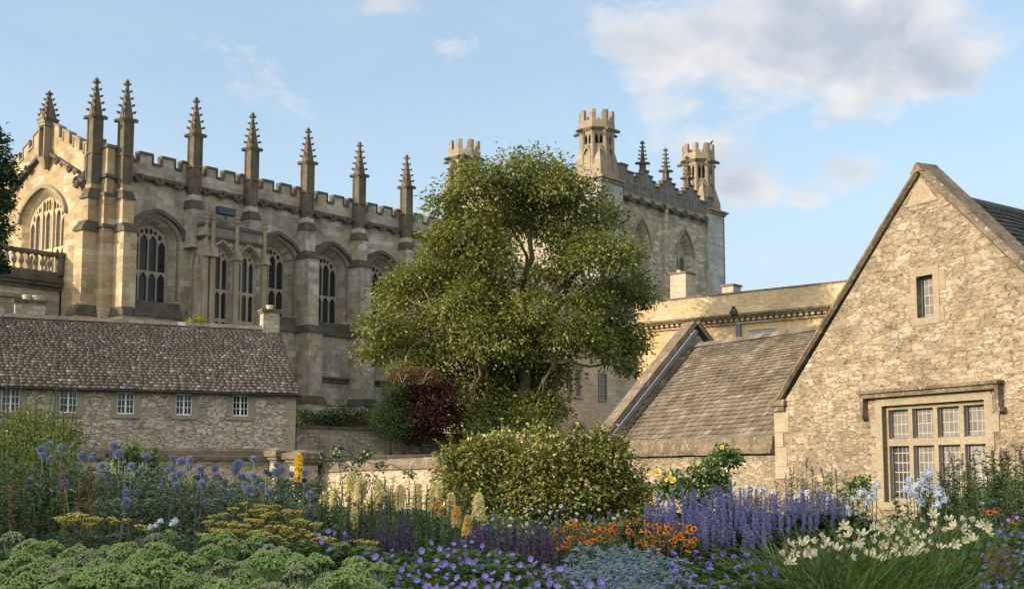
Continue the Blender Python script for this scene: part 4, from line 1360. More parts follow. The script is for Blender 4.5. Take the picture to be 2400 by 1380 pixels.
# coping: two raking slabs with weathered tops and a moulded lower edge
def rake(x0, z0, x1, z1, y0, y1, t, nm='coping', off=0):
    q = Geo()
    d = Vector((x1 - x0, 0, z1 - z0)).normalized()
    up = Vector((-d.z, 0, d.x))
    if up.z < 0: up = -up
    seg = max(1, int(Vector((x1 - x0, 0, z1 - z0)).length / .75))
    for i in range(seg):
        a = Vector((x0, 0, z0)).lerp(Vector((x1, 0, z1)), i / seg) + d * .006
        b = Vector((x0, 0, z0)).lerp(Vector((x1, 0, z1)), (i + 1) / seg) - d * .006
        j = rng.uniform(-.008, .008)
        pr = [(y0 + j, -.02), (y0 - .06 + j, .03), (y0 - .06 + j, t * .55), (y0 + .02 + j, t), (y1, t), (y1, -.02)]
        v = [tuple(a + up * h + Vector((0, y, 0))) for y, h in pr] + [tuple(b + up * h + Vector((0, y, 0))) for y, h in pr]
        m = len(pr)
        q.add(v, [(n_, (n_ + 1) % m, m + (n_ + 1) % m, m + n_) for n_ in range(m)] + [tuple(range(m - 1, -1, -1)), tuple(range(m, 2 * m))])
    return q.build(nm, M['coping'], barn)
rake(-4.38, 2.60, AX - .02, 6.96, -.05, .42, .13)
rake(AX + .02, 6.96, 5.6, 1.88, -.05, .42, .13)
q = Geo(); q.add([(AX - .17, -.117, 6.97), (AX + .17, -.117, 6.97), (AX, -.117, 7.165), (AX - .17, .425, 6.97), (AX + .17, .425, 6.97), (AX, .425, 7.165)], [(0, 1, 2), (3, 5, 4), (0, 2, 5, 3), (1, 4, 5, 2), (0, 3, 4, 1)]); q.build('apex_stone', M['coping'], barn)
q = Geo(); q.extrude_xz([(AX - .42, 6.35), (AX + .42, 6.35), (AX + .03, 6.85), (AX - .03, 6.85)], -.015, .06); q.build('saddle_stone', M['quoin'], barn, fix=True)
q = Geo()
q.box(-4.56, -4.0, -.10, .42, 2.62, 2.74); q.box(-4.52, -4.05, -.06, .42, 2.50, 2.62)
q.build('kneeler', M['coping'], barn)
q = Geo()
z = 1.0
for h, w_ in ((.28, .62), (.42, .42), (.33, .30), (.45, .50), (.30, .34)):
    q.box(-4.452, -4.45 + w_, -.014, .3, z, z + h - .012); z += h
q.build('quoin', M['quoin'], barn)
# main roof behind the gable
rfm = slates((5.6, .45, 1.66), (5.6, 14, 1.66), (AX + .05, 14, 5.45), (AX + .05, .45, 6.55), 34, .3, rng, .022).build('roof', M['slated'], barn)
q = Geo(); q.add([(5.55, .45, 1.62), (5.55, 14, 1.62), (AX, 14, 5.40), (AX, .45, 6.50), (-4.4, .45, 2.4), (-4.4, 14, 2.4)], [(0, 1, 2, 3), (3, 2, 5, 4)]); q.build('roof_deck', M['wood'], rfm)
q = Geo(); q.tube([(AX + .05, .45, 6.56), (AX + .05, 14, 5.46)], [.09, .09], 8); q.build('ridge_tile', M['slated'], rfm)
q = Geo(); q.box(1.05, 1.5, 3.9, 4.5, 5.4, 6.35); q.box(1.0, 1.55, 3.85, 4.55, 6.35, 6.45); q.build('chimney', M['quoin'], barn)
# the lower range: wall, parapet gutter, slate roof, coped far gable
low = empty('barn_range', (bb.x, bb.y, 0), BROT, 'lower range beside the tall gable, with broad brown slate roof and coped end', 'outbuilding')
k = Geo(); k.box(-12.4, -4.445, 0, .35, 0, 1.52); k.box(-12.4, -11.9, .35, 6.2, 0, 2.2); k.add([(-12.4, .02, 1.9), (-12.4, 6.2, 1.9), (-12.4, 3.05, 5.2), (-11.95, .02, 1.9), (-11.95, 6.2, 1.9), (-11.95, 3.05, 5.2)], [(0, 1, 2), (3, 5, 4), (0, 2, 5, 3), (1, 4, 5, 2)])
k.build('wall', M['barn'], low)
q = Geo()
z_l, z_r = 1.62, 1.66
for i in range(10):
    x0 = -11.9 + i * .745; x1 = x0 + .735
    zl = z_l + (z_r - z_l) * i / 9 + rng.uniform(-.012, .012)
    q.extrude_yz([(-.13, zl - .09), (-.15, zl), (-.10, zl + .02), (-.06, zl + .30), (.02, zl + .34), (.34, zl + .36), (.34, zl - .09)], x0, x1)
q.build('parapet', M['coping'], low)
rfl = slates((-11.9, .30, 1.86), (-4.44, .30, 2.0), (-4.44, 3.0, 4.72), (-11.9, 3.0, 4.80), 31, .25, rng, .026, gauge=(1.5, .62), ragged=.009, jit=.25, gap=.006).build('roof', M['slateb'], low)
q = Geo(); q.add([(-11.9, .3, 1.82), (-4.44, .3, 1.96), (-4.44, 3.0, 4.67), (-11.9, 3.0, 4.75), (-11.9, 5.9, 1.9), (-4.44, 5.9, 1.9)], [(0, 1, 2, 3), (3, 2, 5, 4)]); q.build('roof_deck', M['wood'], rfl)
q = Geo()
for i in range(21):
    x = -11.88 + i * .354; zz_ = 4.80 - .08 * i / 20
    q.add([(x, 2.86, zz_ - .04), (x + .345, 2.86, zz_ - .04), (x + .345, 3.0, zz_ + .09), (x, 3.0, zz_ + .09), (x, 3.14, zz_ - .04), (x + .345, 3.14, zz_ - .04)], [(0, 1, 2, 3), (3, 2, 5, 4), (0, 3, 4), (1, 5, 2)])
q.build('ridge_tile', M['slateb'], rfl)
q = Geo()
def slab(g, y0, z0, y1, z1, x0, x1, t):
    d = Vector((0, y1 - y0, z1 - z0)).normalized(); up = Vector((0, -d.z, d.y)); up = up if up.z > 0 else -up
    a, b = Vector((0, y0, z0)), Vector((0, y1, z1))
    v = [tuple(p + up * h + Vector((x, 0, 0))) for p in (a, b) for x, h in ((x0, 0), (x1, 0), (x1, t), (x0, t))]
    g.add(v, [(0, 1, 2, 3), (4, 7, 6, 5), (0, 4, 5, 1), (1, 5, 6, 2), (2, 6, 7, 3), (3, 7, 4, 0)])
slab(q, -.10, 1.98, 3.08, 5.45, -12.55, -11.95, .14); slab(q, 3.08, 5.45, 6.3, 1.95, -12.55, -11.95, .14)
q.build('coping', M['coping'], low)
q = Geo(); slab(q, -.05, 1.86, 3.03, 5.22, -11.95, -11.84, .10); q.build('flashing', M['lead'], low)

# ---------------------------------------------------------------- classical range with a dentil cornice
yb = base(1497, 70)
YROT = math.atan2(-.647, .763)
yel = empty('parapet_building', (yb.x, yb.y, 0), YROT, 'sunlit yellow ashlar building with a plain parapet over a dentil cornice', 'building')
k = Geo()
wh = rect(7.15, 8.75, 6.8, 8.62)
k.plate(rect(0, 22, 0, 9.2), [wh], 0); k.loft(wh, 0, wh, .18)
k.box(0, .02, .003, 12, 0, 9.2); k.box(.02, 22, 11.98, 12, 0, 9.2)
k.build('wall', M['yellow'], yel)
k = Geo(); k.box(-.06, 22, -.06, .5, 9.52, 10.66); k.box(-.06, .4, .502, 12, 9.52, 10.66); k.build('parapet', M['yellow_top'], yel)
k = Geo(); k.box(-.10, 22, -.10, .55, 10.66, 10.74); k.build('coping', M['coping'], yel)
k = Geo()
for z0_, z1_, e in ((9.30, 9.40, .40), (9.40, 9.52, .48)): k.box(-e, 22, -e, .3, z0_, z1_); k.box(-e, .3, .302, 12, z0_, z1_)
k.build('cornice', M['coping'], yel)
k = Geo()
for i in range(64): k.box(.05 + i * .34, .23 + i * .34, -.30, 0, 9.14, 9.297)
k.box(-.12, 22, -.12, .0, 9.0, 9.10)
k.build('dentil_moulding', M['yellow_top'], yel)
k = Geo(); k.lattice(rect(7.152, 8.748, 6.8, 8.618), [rect(7.22, 7.93, 7.75, 8.53), rect(7.97, 8.68, 7.75, 8.53), rect(7.22, 7.93, 6.88, 7.68), rect(7.97, 8.68, 6.88, 7.68)], .10, .16)
wo = k.build('window', M['white'], yel); q = Geo(); q.plate(rect(7.2, 8.7, 6.85, 8.58), [], .14); q.build('glass', plain('pale_blind', (.42, .44, .42), .3, .5, .1), wo)
k = Geo(); k.box(6.45, 6.72, -.16, -.01, 6, 9.0); k.box(6.50, 6.68, -.15, -.004, 5, 6); dp = k.build('downpipe', M['lead'], yel)
k = Geo(); k.box(6.38, 6.80, -.62, -.49, 9.46, 9.62); k.frustum(6.59, -.55, 9.62, 9.75, .2, .1, .12, .08); k.box(6.51, 6.67, -.62, -.5, 9.75, 9.9); k.build('rainwater_head', M['black'], dp)
# chimneys behind the parapet
for px, py, Y, w_, d_, h, nm in ((1600, 640, 84, .62, .62, 2.6, 'plain tall stone chimney with a pot, in front of the bell tower'), (1714, 668, 80, .42, .5, .9, 'short stone chimney on the parapet end beside the bell tower')):
    p = at(px, py, Y)
    c = empty('chimney_stack', (p.x, p.y, p.z - h), YROT, nm, 'chimney')
    q = Geo(); q.box(-w_, w_, -d_, d_, -6, h - .12); q.build('shaft', M['range'], c)
    q = Geo(); q.box(-w_ - .08, w_ + .08, -d_ - .08, d_ + .08, h - .12, h); q.build('chimney_cap', M['coping'], c)
    if h > 2: q = Geo(); q.lathe(-.3, 0, [(.16, h), (.14, h + .2), (.17, h + .24), (.1, h + .24)], 10); q.build('chimney_pot', M['clay'], c)

# ---------------------------------------------------------------- the range below the tower, mostly behind the big tree
lb = base(1403, 88)
rng_b = empty('college_range', (lb.x, lb.y, 0), HA, 'plain shaded ashlar range with leaded windows and round arches behind the big tree', 'building')
k = Geo()
hs = [rect(-3.62, -2.88, 6.35, 8.25), rect(-2.68, -1.94, 6.35, 8.25), rect(-8.2, -7.5, 6.35, 8.25), rect(-7.3, -6.6, 6.35, 8.25),
      arch(-5.45, .95, 2.2, 3.6, 4.42, 7, .02), arch(-2.45, .95, 2.2, 3.6, 4.42, 7, .02)]
k.plate(rect(-8.6, 0, 0, 13.3), hs, 0)
for h in hs: k.loft(h, 0, h, .35)
k.box(-.02, 0, .003, 9, 0, 13.3); k.box(-8.6, -8.58, .003, 9, 0, 13.3); k.box(-8.6, 0, 0.01, 9, 13.25, 13.28)
k.box(0.002, 8, 1.6, 9, 0, 12.4)
k.build('wall', M['range'], rng_b, fix=True)
for c in (-2.78, -7.4):
    q = Geo()
    for s_ in (-.47, .47): q.lattice(rect(c + s_ - .37, c + s_ + .37, 6.35, 8.25), [rect(c + s_ - .31, c + s_ + .31, 6.42, 8.18)], .12, .2)
    q.box(c - 1.0, c + 1.0, -.12, 0, 8.42, 8.56); q.box(c - .95, c + .95, -.08, 0, 6.2, 6.3)
    wo = q.build('window', M['surr'], rng_b)
    q = Geo(); q.plate(rect(c - .85, c + .85, 6.35, 8.25), [], .18); q.build('glass', M['bglassd'], wo)
for c in (2.2, ):
    q = Geo(); q.lattice(rect(c - 1.0, c + 1.0, 6.3, 8.4), [rect(c - .9, c - .06, 6.4, 8.3), rect(c + .06, c + .9, 6.4, 8.3)], 1.5, 1.62)
    wo = q.build('window', M['surr'], rng_b); q = Geo(); q.plate(rect(c - .95, c + .95, 6.35, 8.35), [], 1.57); q.build('glass', M['bglassd'], wo)
for c in (-5.45, -2.45):
    q = Geo(); q.band(arch(c, .98, 2.2, 3.6, 4.46, 8, .02)[1:] , arch(c, 1.2, 2.2, 3.6, 4.7, 8, .02)[1:], -.1, .0)
    wo = q.build('round_arch', M['surr'], rng_b, fix=True); q = Geo(); q.plate(arch(c, .96, 2.2, 3.6, 4.44, 8, .02), [], .3); q.build('glass', M['bglassd'], wo)
k = Geo(); k.box(-8.7, .12, -.16, 0, 12.9, 13.1); k.box(-8.7, .15, -.28, .3, 13.1, 13.35); k.build('cornice', M['dark'], rng_b)

# ---------------------------------------------------------------- garden walls and piers
def wall_run(name, p0, p1, z0, z1, th, mat, cop, cop_h, label, over=.07, round_top=True, drop=.0, seg=.8):
    """wall from p0 to p1 (x,y) with tops z0,z1; the coping stones are its part"""
    a, b = Vector((p0[0], p0[1], 0)), Vector((p1[0], p1[1], 0))
    L_ = (b - a).length
    e = empty(name, a, math.atan2(b.y - a.y, b.x - a.x), label, 'garden wall')
    g = Geo()
    g.extrude_xz([(0, 0), (L_, 0), (L_, z1 - cop_h), (0, z0 - cop_h)], 0, th)
    g.build('wall', mat, e, fix=True)
    c = Geo()
    n_ = max(1, int(L_ / seg))
    for i in range(n_):
        x0, x1 = L_ * i / n_ + .004, L_ * (i + 1) / n_ - .004
        zc = z0 + (z1 - z0) * (i + .5) / n_ - cop_h + rng.uniform(-.008, .008)
        dz = (z1 - z0) / n_ / 2
        pr = [(-over, 0), (-over - .01, cop_h * .30), (-over + .05, cop_h * .36), (-over + .07, cop_h * .75), (th * .3, cop_h), (th * .7, cop_h), (th + over, cop_h * .5), (th + over, 0)] if round_top else [(-over, 0), (-over, cop_h), (th + over, cop_h), (th + over, 0)]
        m = len(pr)
        v = [(x0, y, zc - dz + h) for y, h in pr] + [(x1, y, zc + dz + h) for y, h in pr]
        c.add(v, [(q, (q + 1) % m, m + (q + 1) % m, m + q) for q in range(m)] + [tuple(range(m - 1, -1, -1)), tuple(range(m, 2 * m))])
    c.build('coping', cop, e)
    return e


def pier(p, rot, w, z, label, sl=1.0):
    e = empty('gate_pier', (p[0], p[1], 0), rot, label, 'pier')
    g = Geo(); g.box(-w, w, -w, w, 0, z - .42); g.build('shaft', M['lwall'], e)
    g = Geo()
    g.box(-w - .05, w + .05, -w - .05, w + .05, z - .42, z - .34); g.box(-w - .12, w + .12, -w - .12, w + .12, z - .34, z - .22); g.box(-w - .20, w + .20, -w - .20, w + .20, z - .22, z - .02)
    g.frustum(0, 0, z - .02, z + .10, w + .14, w + .14, w * .35, w * .35)
    g.build('cap', M['coping'], e)


p2 = base(712, 42.4)
pier(p2, R(-45), .34, 1.80, 'sunlit square stone gate pier at the end of the low sunlit wall')
p1 = base(655, 45.2)
pier(p1, R(-45), .36, 1.92, 'weathered stone gate pier at the end of the dark low wall')
q0, q1 = base(742, 42.8), base(1330, 33.0)
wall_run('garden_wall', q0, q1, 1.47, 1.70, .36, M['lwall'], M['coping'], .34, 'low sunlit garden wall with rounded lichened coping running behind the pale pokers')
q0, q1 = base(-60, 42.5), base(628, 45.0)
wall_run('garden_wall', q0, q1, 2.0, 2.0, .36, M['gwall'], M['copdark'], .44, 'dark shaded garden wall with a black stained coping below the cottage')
q0, q1 = base(697, 52.05), base(962, 57.6)
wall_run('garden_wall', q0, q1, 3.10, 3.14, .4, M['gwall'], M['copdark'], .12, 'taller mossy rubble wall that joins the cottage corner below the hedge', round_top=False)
q0, q1 = base(962, 57.7), base(1160, 60.0)
wall_run('garden_wall', q0, q1, 2.95, 2.95, .4, rubble('thin_bedded_rubble', [(.26, .22, .16), (.36, .31, .24), (.21, .18, .14), (.42, .37, .29)], 1.9, 8.5, mortar=(.11, .095, .075), joint=.14, stain=.4, stain_col=(.06, .05, .045)), M['copdark'], .08, 'thin bedded dry stone wall below the dark red shrub', round_top=False)
q0, q1 = base(1125, 46.0), base(1404, 35.3)
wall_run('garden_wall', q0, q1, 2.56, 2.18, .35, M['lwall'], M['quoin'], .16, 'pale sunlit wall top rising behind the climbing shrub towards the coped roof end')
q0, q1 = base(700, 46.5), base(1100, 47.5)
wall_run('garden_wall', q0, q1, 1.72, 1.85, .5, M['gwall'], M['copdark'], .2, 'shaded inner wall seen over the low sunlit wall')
# ---------------------------------------------------------------- foliage by the thousand
def unit(v):
    return v / np.maximum(np.linalg.norm(v, axis=-1, keepdims=True), 1e-9)


def leaf_arr(g, P, A, L, Wd, rs, fold=.15, droop=.15, up=0.0, face=None):
    """one folded leaf (a loose quad) at each point P along axis A"""
    n = len(P)
    A = unit(A)
    Nn = rs.normal(size=(n, 3)) + np.array([0, 0, up])
    if face is not None:
        Nn = Nn * .55 + face
    Sd = unit(np.cross(A, Nn))
    Nn = unit(np.cross(Sd, A))
    L = np.broadcast_to(L, (n,))[:, None]
    Wd = np.broadcast_to(Wd, (n,))[:, None]
    m = P + A * L * .45
    V = np.stack([P, m + Sd * Wd * .5 + Nn * L * fold, P + A * L - Nn * L * droop, m - Sd * Wd * .5 + Nn * L * fold], 1).reshape(-1, 3)
    F = np.arange(n * 4).reshape(n, 4)
    g.arr(V, F)


def blade_arr(g, P, D, L, Wd, rs, bend=.5, seg=4, grav=.25):
    """strap leaves: roots P, first direction D, arching outward and down"""
    n = len(P)
    D = unit(D)
    out = D.copy(); out[:, 2] = 0
    out = unit(out + rs.normal(size=(n, 3)) * .05)
    sd = unit(np.cross(D, np.array([0, 0, 1.0]) + rs.normal(size=(n, 3)) * .4))
    L = np.broadcast_to(L, (n,))[:, None]
    Wd = np.broadcast_to(Wd, (n,))[:, None]
    bd = (bend * rs.uniform(.3, 1.5, n))[:, None]
    rows = []
    for k in range(seg + 1):
        t = k / seg
        c = P + D * L * t + out * L * bd * t * t - np.array([0, 0, 1.0]) * L * bd * grav * (t ** 3) * 2
        w = Wd * (.55 + .45 * min(1, t * 4)) * (1 - t ** 2.2) * .5 + .0006
        rows += [c - sd * w, c + sd * w]
    V = np.stack(rows, 1).reshape(-1, 3)
    m = 2 * (seg + 1)
    Fq = np.array([[2 * k, 2 * k + 1, 2 * k + 3, 2 * k + 2] for k in range(seg)])
    F = (np.arange(n)[:, None, None] * m + Fq[None]).reshape(-1, 4)
    g.arr(V, F)


OCT_V = np.array([(1, 0, 0), (-1, 0, 0), (0, 1, 0), (0, -1, 0), (0, 0, 1), (0, 0, -1)], float)
OCT_F = np.array([(0, 2, 4), (2, 1, 4), (1, 3, 4), (3, 0, 4), (2, 0, 5), (1, 2, 5), (3, 1, 5), (0, 3, 5)])


def beads(g, P, r, rs, squash=1.0):
    """small rounded buds"""
    n = len(P)
    r = np.broadcast_to(r, (n,))[:, None, None]
    V = (P[:, None] + OCT_V[None] * r * np.array([1, 1, squash]) * rs.uniform(.8, 1.2, (n, 6, 1))).reshape(-1, 3)
    F = (np.arange(n)[:, None, None] * 6 + OCT_F[None]).reshape(-1, 3)
    g.arr(V, F)


def sphere_pts(n, rs, zmin=-1.0):
    z = rs.uniform(zmin, 1, n)
    a = rs.uniform(0, 2 * math.pi, n)
    r = np.sqrt(1 - z * z)
    return np.stack([r * np.cos(a), r * np.sin(a), z], 1)


V_ = {}
V_['tree'] = islands('tree_leaf', [(0.069, 0.105, 0.025), (0.121, 0.152, 0.035), (0.188, 0.209, 0.047), (0.091, 0.131, 0.031), (0.253, 0.261, 0.061), (0.147, 0.176, 0.041), (0.08, 0.116, 0.03), (0.4, 0.343, 0.085)], .5, .35, .30, (1.2, 1.2, .4))
V_['dark'] = islands('dark_leaf', [(0.022, 0.04, 0.016), (0.038, 0.062, 0.022), (0.053, 0.081, 0.029), (0.029, 0.047, 0.018)], .5, .35, .18)
V_['mid'] = islands('mid_leaf', [(0.046, 0.093, 0.024), (0.07, 0.132, 0.034), (0.101, 0.163, 0.043), (0.055, 0.103, 0.031)], .5, .35, .25)
V_['copper'] = islands('copper_leaf', [(0.049, 0.021, 0.015), (0.084, 0.03, 0.021), (0.122, 0.051, 0.026), (0.039, 0.018, 0.015), (0.069, 0.026, 0.019)], .5, .35, .15, (1.3, .6, .4))
V_['copper_top'] = islands('rusty_leaf', [(0.122, 0.061, 0.031), (0.175, 0.096, 0.039), (0.088, 0.039, 0.025), (0.21, 0.14, 0.053)], .5, .35, .2, (1.2, .9, .4))
V_['climber'] = islands('climber_leaf', [(0.105, 0.154, 0.032), (0.185, 0.234, 0.047), (0.246, 0.277, 0.059), (0.123, 0.173, 0.037), (0.296, 0.147, 0.074), (0.197, 0.228, 0.05), (0.161, 0.204, 0.042), (0.234, 0.259, 0.057), (0.135, 0.185, 0.042), (0.419, 0.271, 0.161)], .42, .4, .22, (1.2, 1.15, .4))
V_['gold'] = islands('golden_leaf', [(.10, .13, .022), (.15, .17, .03), (.08, .11, .02), (.20, .19, .04)], .5, .3, .35)
V_['lime'] = islands('lime_leaf', [(.20, .24, .02), (.28, .30, .03), (.16, .22, .02)], .5, .3, .35)
V_['grey'] = islands('grey_green_leaf', [(0.085, 0.125, 0.075), (0.12, 0.16, 0.1), (0.065, 0.1, 0.058), (0.14, 0.18, 0.12)], .6, .3, .2)
V_['straw'] = islands('seed_stalk', [(.16, .10, .045), (.22, .14, .07), (.11, .07, .035)], .8, .2)
V_['stem'] = islands('green_stalk', [(.06, .085, .03), (.085, .11, .045)], .6, .3)
V_['pale'] = islands('pale_stalk', [(.16, .19, .13), (.20, .22, .16)], .6, .3)
V_['sedum'] = islands('stonecrop_bud', [(0.196, 0.286, 0.081), (0.242, 0.335, 0.104), (0.218, 0.304, 0.093), (0.274, 0.362, 0.13)], .6, .3, .15, noise_amt=.15, nscale=9)
V_['sedump'] = islands('stonecrop_pink_bud', [(0.233, 0.256, 0.133), (0.268, 0.275, 0.162), (0.206, 0.256, 0.119), (0.289, 0.281, 0.185)], .6, .3, .15, noise_amt=.15, nscale=9)
V_['sedleaf'] = islands('stonecrop_leaf', [(0.038, 0.071, 0.024), (0.056, 0.094, 0.034), (0.075, 0.112, 0.045)], .5, .35, .15)
V_['yarrow'] = islands('yarrow_bud', [(0.34, 0.285, 0.05), (0.42, 0.35, 0.07), (0.28, 0.245, 0.05), (0.48, 0.42, 0.14)], .8, .2)
V_['thistle'] = islands('thistle_floret', [(0.236, 0.276, 0.437), (0.295, 0.333, 0.499), (0.189, 0.224, 0.374), (0.354, 0.391, 0.541)], .6, .3, .1, (1, 1, 1.1))
V_['thistled'] = islands('thistle_bud', [(.035, .045, .10), (.05, .06, .13), (.07, .08, .12)], .7, .3)
V_['poker'] = islands('poker_floret', [(0.84, 0.74, 0.36), (0.88, 0.82, 0.5), (0.8, 0.66, 0.24), (0.9, 0.86, 0.62)], .5, .3, .25, (1.1, 1, .7))
V_['pokery'] = islands('yellow_poker_floret', [(.75, .52, .02), (.80, .60, .03), (.66, .42, .02)], .5, .3, .25, (1.1, 1, .4))
V_['pokero'] = islands('orange_poker_floret', [(0.78, 0.44, 0.1), (0.82, 0.58, 0.22), (0.85, 0.7, 0.34)], .5, .3, .25, (1.1, 1, .4))
V_['violet'] = islands('violet_petal', [(0.27, 0.19, 0.62), (0.34, 0.25, 0.7), (0.22, 0.15, 0.54), (0.4, 0.29, 0.72)], .5, .25, .3, (1.05, .95, 1.1))
V_['salvia'] = islands('dark_purple_floret', [(0.075, 0.035, 0.115), (0.11, 0.05, 0.16), (0.055, 0.03, 0.08), (0.14, 0.07, 0.19)], .6, .3)
V_['orange'] = islands('orange_petal', [(.62, .17, .012), (.72, .25, .015), (.50, .11, .01), (.78, .34, .03)], .5, .25, .25, (1.1, 1, .5))
V_['orangec'] = islands('flower_centre', [(.10, .035, .012), (.18, .07, .015)], .9, .2)
V_['holly'] = islands('steel_blue_bract', [(0.147, 0.221, 0.263), (0.21, 0.284, 0.336), (0.116, 0.179, 0.21), (0.273, 0.347, 0.399)], .5, .35)
V_['hyssop'] = islands('lavender_floret', [(0.218, 0.218, 0.432), (0.287, 0.289, 0.518), (0.172, 0.171, 0.356), (0.345, 0.342, 0.562)], .6, .25, .15, (1, 1, 1.1))
V_['strap'] = islands('strap_leaf', [(.055, .105, .022), (.085, .145, .032), (.12, .18, .045), (.07, .12, .028)], .45, .4, .25)
V_['lily'] = islands('cream_petal', [(.80, .74, .52), (.85, .82, .66), (.74, .64, .38), (.86, .84, .72)], .45, .3, .3, (1.05, 1, .8))
V_['lilyc'] = islands('yellow_throat', [(.70, .58, .10), (.75, .66, .2)], .5, .3)
V_['lilyd'] = islands('withered_petal', [(.42, .33, .22), (.36, .26, .17)], .7, .2)
V_['white'] = islands('white_floret', [(0.66, 0.74, 0.8), (0.76, 0.82, 0.86), (0.58, 0.66, 0.74)], .55, .25, .25, (1, 1, 1))
V_['rose'] = islands('yellow_rose_petal', [(.85, .72, .16), (.88, .80, .30), (.80, .62, .10)], .5, .25, .25, (1.05, 1, .6))
V_['blush'] = islands('pale_rose_petal', [(.55, .50, .34), (.62, .58, .42)], .5, .25, .25, (1.05, 1, .8))
V_['bark'] = plain('bark', (.075, .058, .038), .9, .2, .4, 5.0, bump=.6)
V_['barkl'] = plain('mossy_bark', (.12, .10, .055), .9, .2, .4, 4.0, bump=.6)


# ---------------------------------------------------------------- trees and shrubs
def limb(g, a, b, r0, r1, rng, wig=.12, n=6, sag=0.0):
    a, b = Vector(a), Vector(b)
    L_ = (b - a).length
    pts, rad = [], []
    for i in range(n + 1):
        t = i / n
        p = a.lerp(b, t) + Vector((rng.uniform(-1, 1), rng.uniform(-1, 1), rng.uniform(-1, 1))) * (wig * L_ * .25 * math.sin(math.pi * t))
        p.z += sag * math.sin(math.pi * t)
        pts.append(p); rad.append(r0 + (r1 - r0) * t)
    g.tube(pts, rad, 7)
    return pts


def tree(name, root, trunk_top, clusters, nleaf, leaf, mat, label, seed, bark='bark', trunk_r=.45, hubs=None, cat='tree', group=None, density=26, spread=.30, mats=None, crown_name='crown'):
    """clusters [(centre, (rx,ry,rz))]; limbs run from the trunk through hubs to every cluster; leaves sit in sprays near the cluster surface"""
    rng = random.Random(seed); rs = np.random.RandomState(seed)
    e = empty(name, root, 0, label, cat, group)
    root = Vector(root)
    t = Geo()
    top = Vector(trunk_top) - root
    limb(t, (0, 0, -.3), top, trunk_r, trunk_r * .62, rng, .10, 8)
    hubs = [Vector(h) - root for h in (hubs or [])]
    for h in hubs:
        limb(t, top * rng.uniform(.72, 1.0), h, trunk_r * .5, trunk_r * .22, rng, .22, 7, .3)
    starts = hubs or [top]
    cg = Geo()
    tot = sum(r[0] * r[2] for _, r in clusters)
    for c, r in clusters:
        c = Vector(c) - root
        s = min(starts, key=lambda q: (q - c).length + (2.0 if q.z > c.z + .5 else 0))
        limb(t, s, c, trunk_r * .20, trunk_r * .07, rng, .25, 6, .2)
        for q in range(7):
            d = Vector((rng.uniform(-1, 1) * r[0], rng.uniform(-1, 1) * r[1], rng.uniform(-.6, 1) * r[2])) * .85
            limb(t, c - d * .15, c + d, trunk_r * .06, trunk_r * .018, rng, .3, 4)
        n = int(nleaf * r[0] * r[2] / tot)
        k = max(3, n // density)
        d = sphere_pts(k, rs, -.75)
        rad = rs.uniform(.35, 1.08, (k, 1)) ** .6
        sc = np.array(c) + d * rad * np.array(r)
        P = np.repeat(sc, density, 0)
        off = rs.normal(size=(len(P), 3)) * np.array([1, 1, .6]) * spread * min(r)
        P = P + off
        A = unit(np.repeat(d, density, 0) * .5 + unit(off) * .8 + np.array([0, 0, -.25]) + rs.normal(size=(len(P), 3)) * .35)
        leaf_arr(cg, P, A, leaf * rs.uniform(.6, 1.3, len(P)), leaf * .55 * rs.uniform(.7, 1.2, len(P)), rs, .12, .12, .4, unit(np.repeat(d, density, 0) + np.array([0, 0, .5])))
    t.build('trunk', V_[bark], e, smooth=True)
    cg.build(crown_name, mat, e)
    return e


def px_clusters(lst, Y, ry=.9, seed=1, dz=1.6):
    rng = random.Random(seed)
    out_ = []
    for px, py, r in lst:
        y = Y + rng.uniform(-dz, dz)
        p = at(px, py, y)
        m = r * y / FPX
        out_.append((tuple(p), (m, m * ry, m * .82)))
    return out_


big = [(1240, 400, 62), (1120, 425, 58), (1180, 440, 55), (1045, 470, 45), (1300, 430, 55), (1355, 460, 55), (1405, 520, 55), (1180, 520, 70), (1260, 500, 75), (1090, 545, 70), (1330, 545, 65), (1035, 580, 45),
       (1400, 600, 62), (1460, 600, 48), (1150, 610, 60), (1060, 640, 60), (985, 650, 55), (1000, 720, 62), (930, 690, 48), (900, 760, 50), (1090, 730, 70), (1180, 700, 62), (1480, 680, 50), (1420, 690, 50), (1510, 700, 32), (1250, 730, 60),
       (880, 830, 40), (960, 800, 62), (1050, 820, 70), (1150, 800, 75), (1250, 820, 78), (1340, 780, 60), (1430, 770, 62), (1450, 830, 44), (1478, 868, 26), (1400, 815, 42), (1480, 800, 40), (1120, 890, 60), (1200, 905, 70), (1275, 885, 55), (1160, 960, 55), (1240, 970, 55), (1300, 955, 34),
       (1340, 600, 40), (940, 870, 25), (1290, 640, 45), (1150, 1000, 60), (1230, 1010, 60), (1090, 1000, 45), (1060, 900, 45), (1110, 690, 50), (1210, 760, 60), (1000, 860, 40), (1380, 700, 50), (1170, 860, 70), (1090, 960, 40)]
TY = 60
tree('broadleaf_tree', base(1225, TY + .5), at(1225, 800, TY), px_clusters(big, TY, .9, 4, 2.2), 92000, .20, V_['tree'],
     'huge leafy olive green tree rising between the hall and the bell tower', 21, 'barkl', .42,
     [at(1140, 640, TY + .5), at(1235, 600, TY + 1), at(1330, 640, TY - 1), at(1020, 740, TY - .8), at(1430, 740, TY), at(1130, 830, TY - 1.5), at(1300, 850, TY - 1.6), at(1250, 480, TY + .3), at(1395, 600, TY + .4)], density=20, spread=.38)
tree('copper_shrub', base(992, 57, .5), at(990, 960, 57), px_clusters([(985, 918, 52), (945, 945, 40), (1025, 930, 42), (985, 965, 55), (935, 985, 34), (1030, 980, 42), (985, 1000, 50)], 57, .9, 2, .5), 17000, .15, V_['copper'],
     'round dark purple leaved shrub in front of the big tree', 5, trunk_r=.12, cat='shrub')
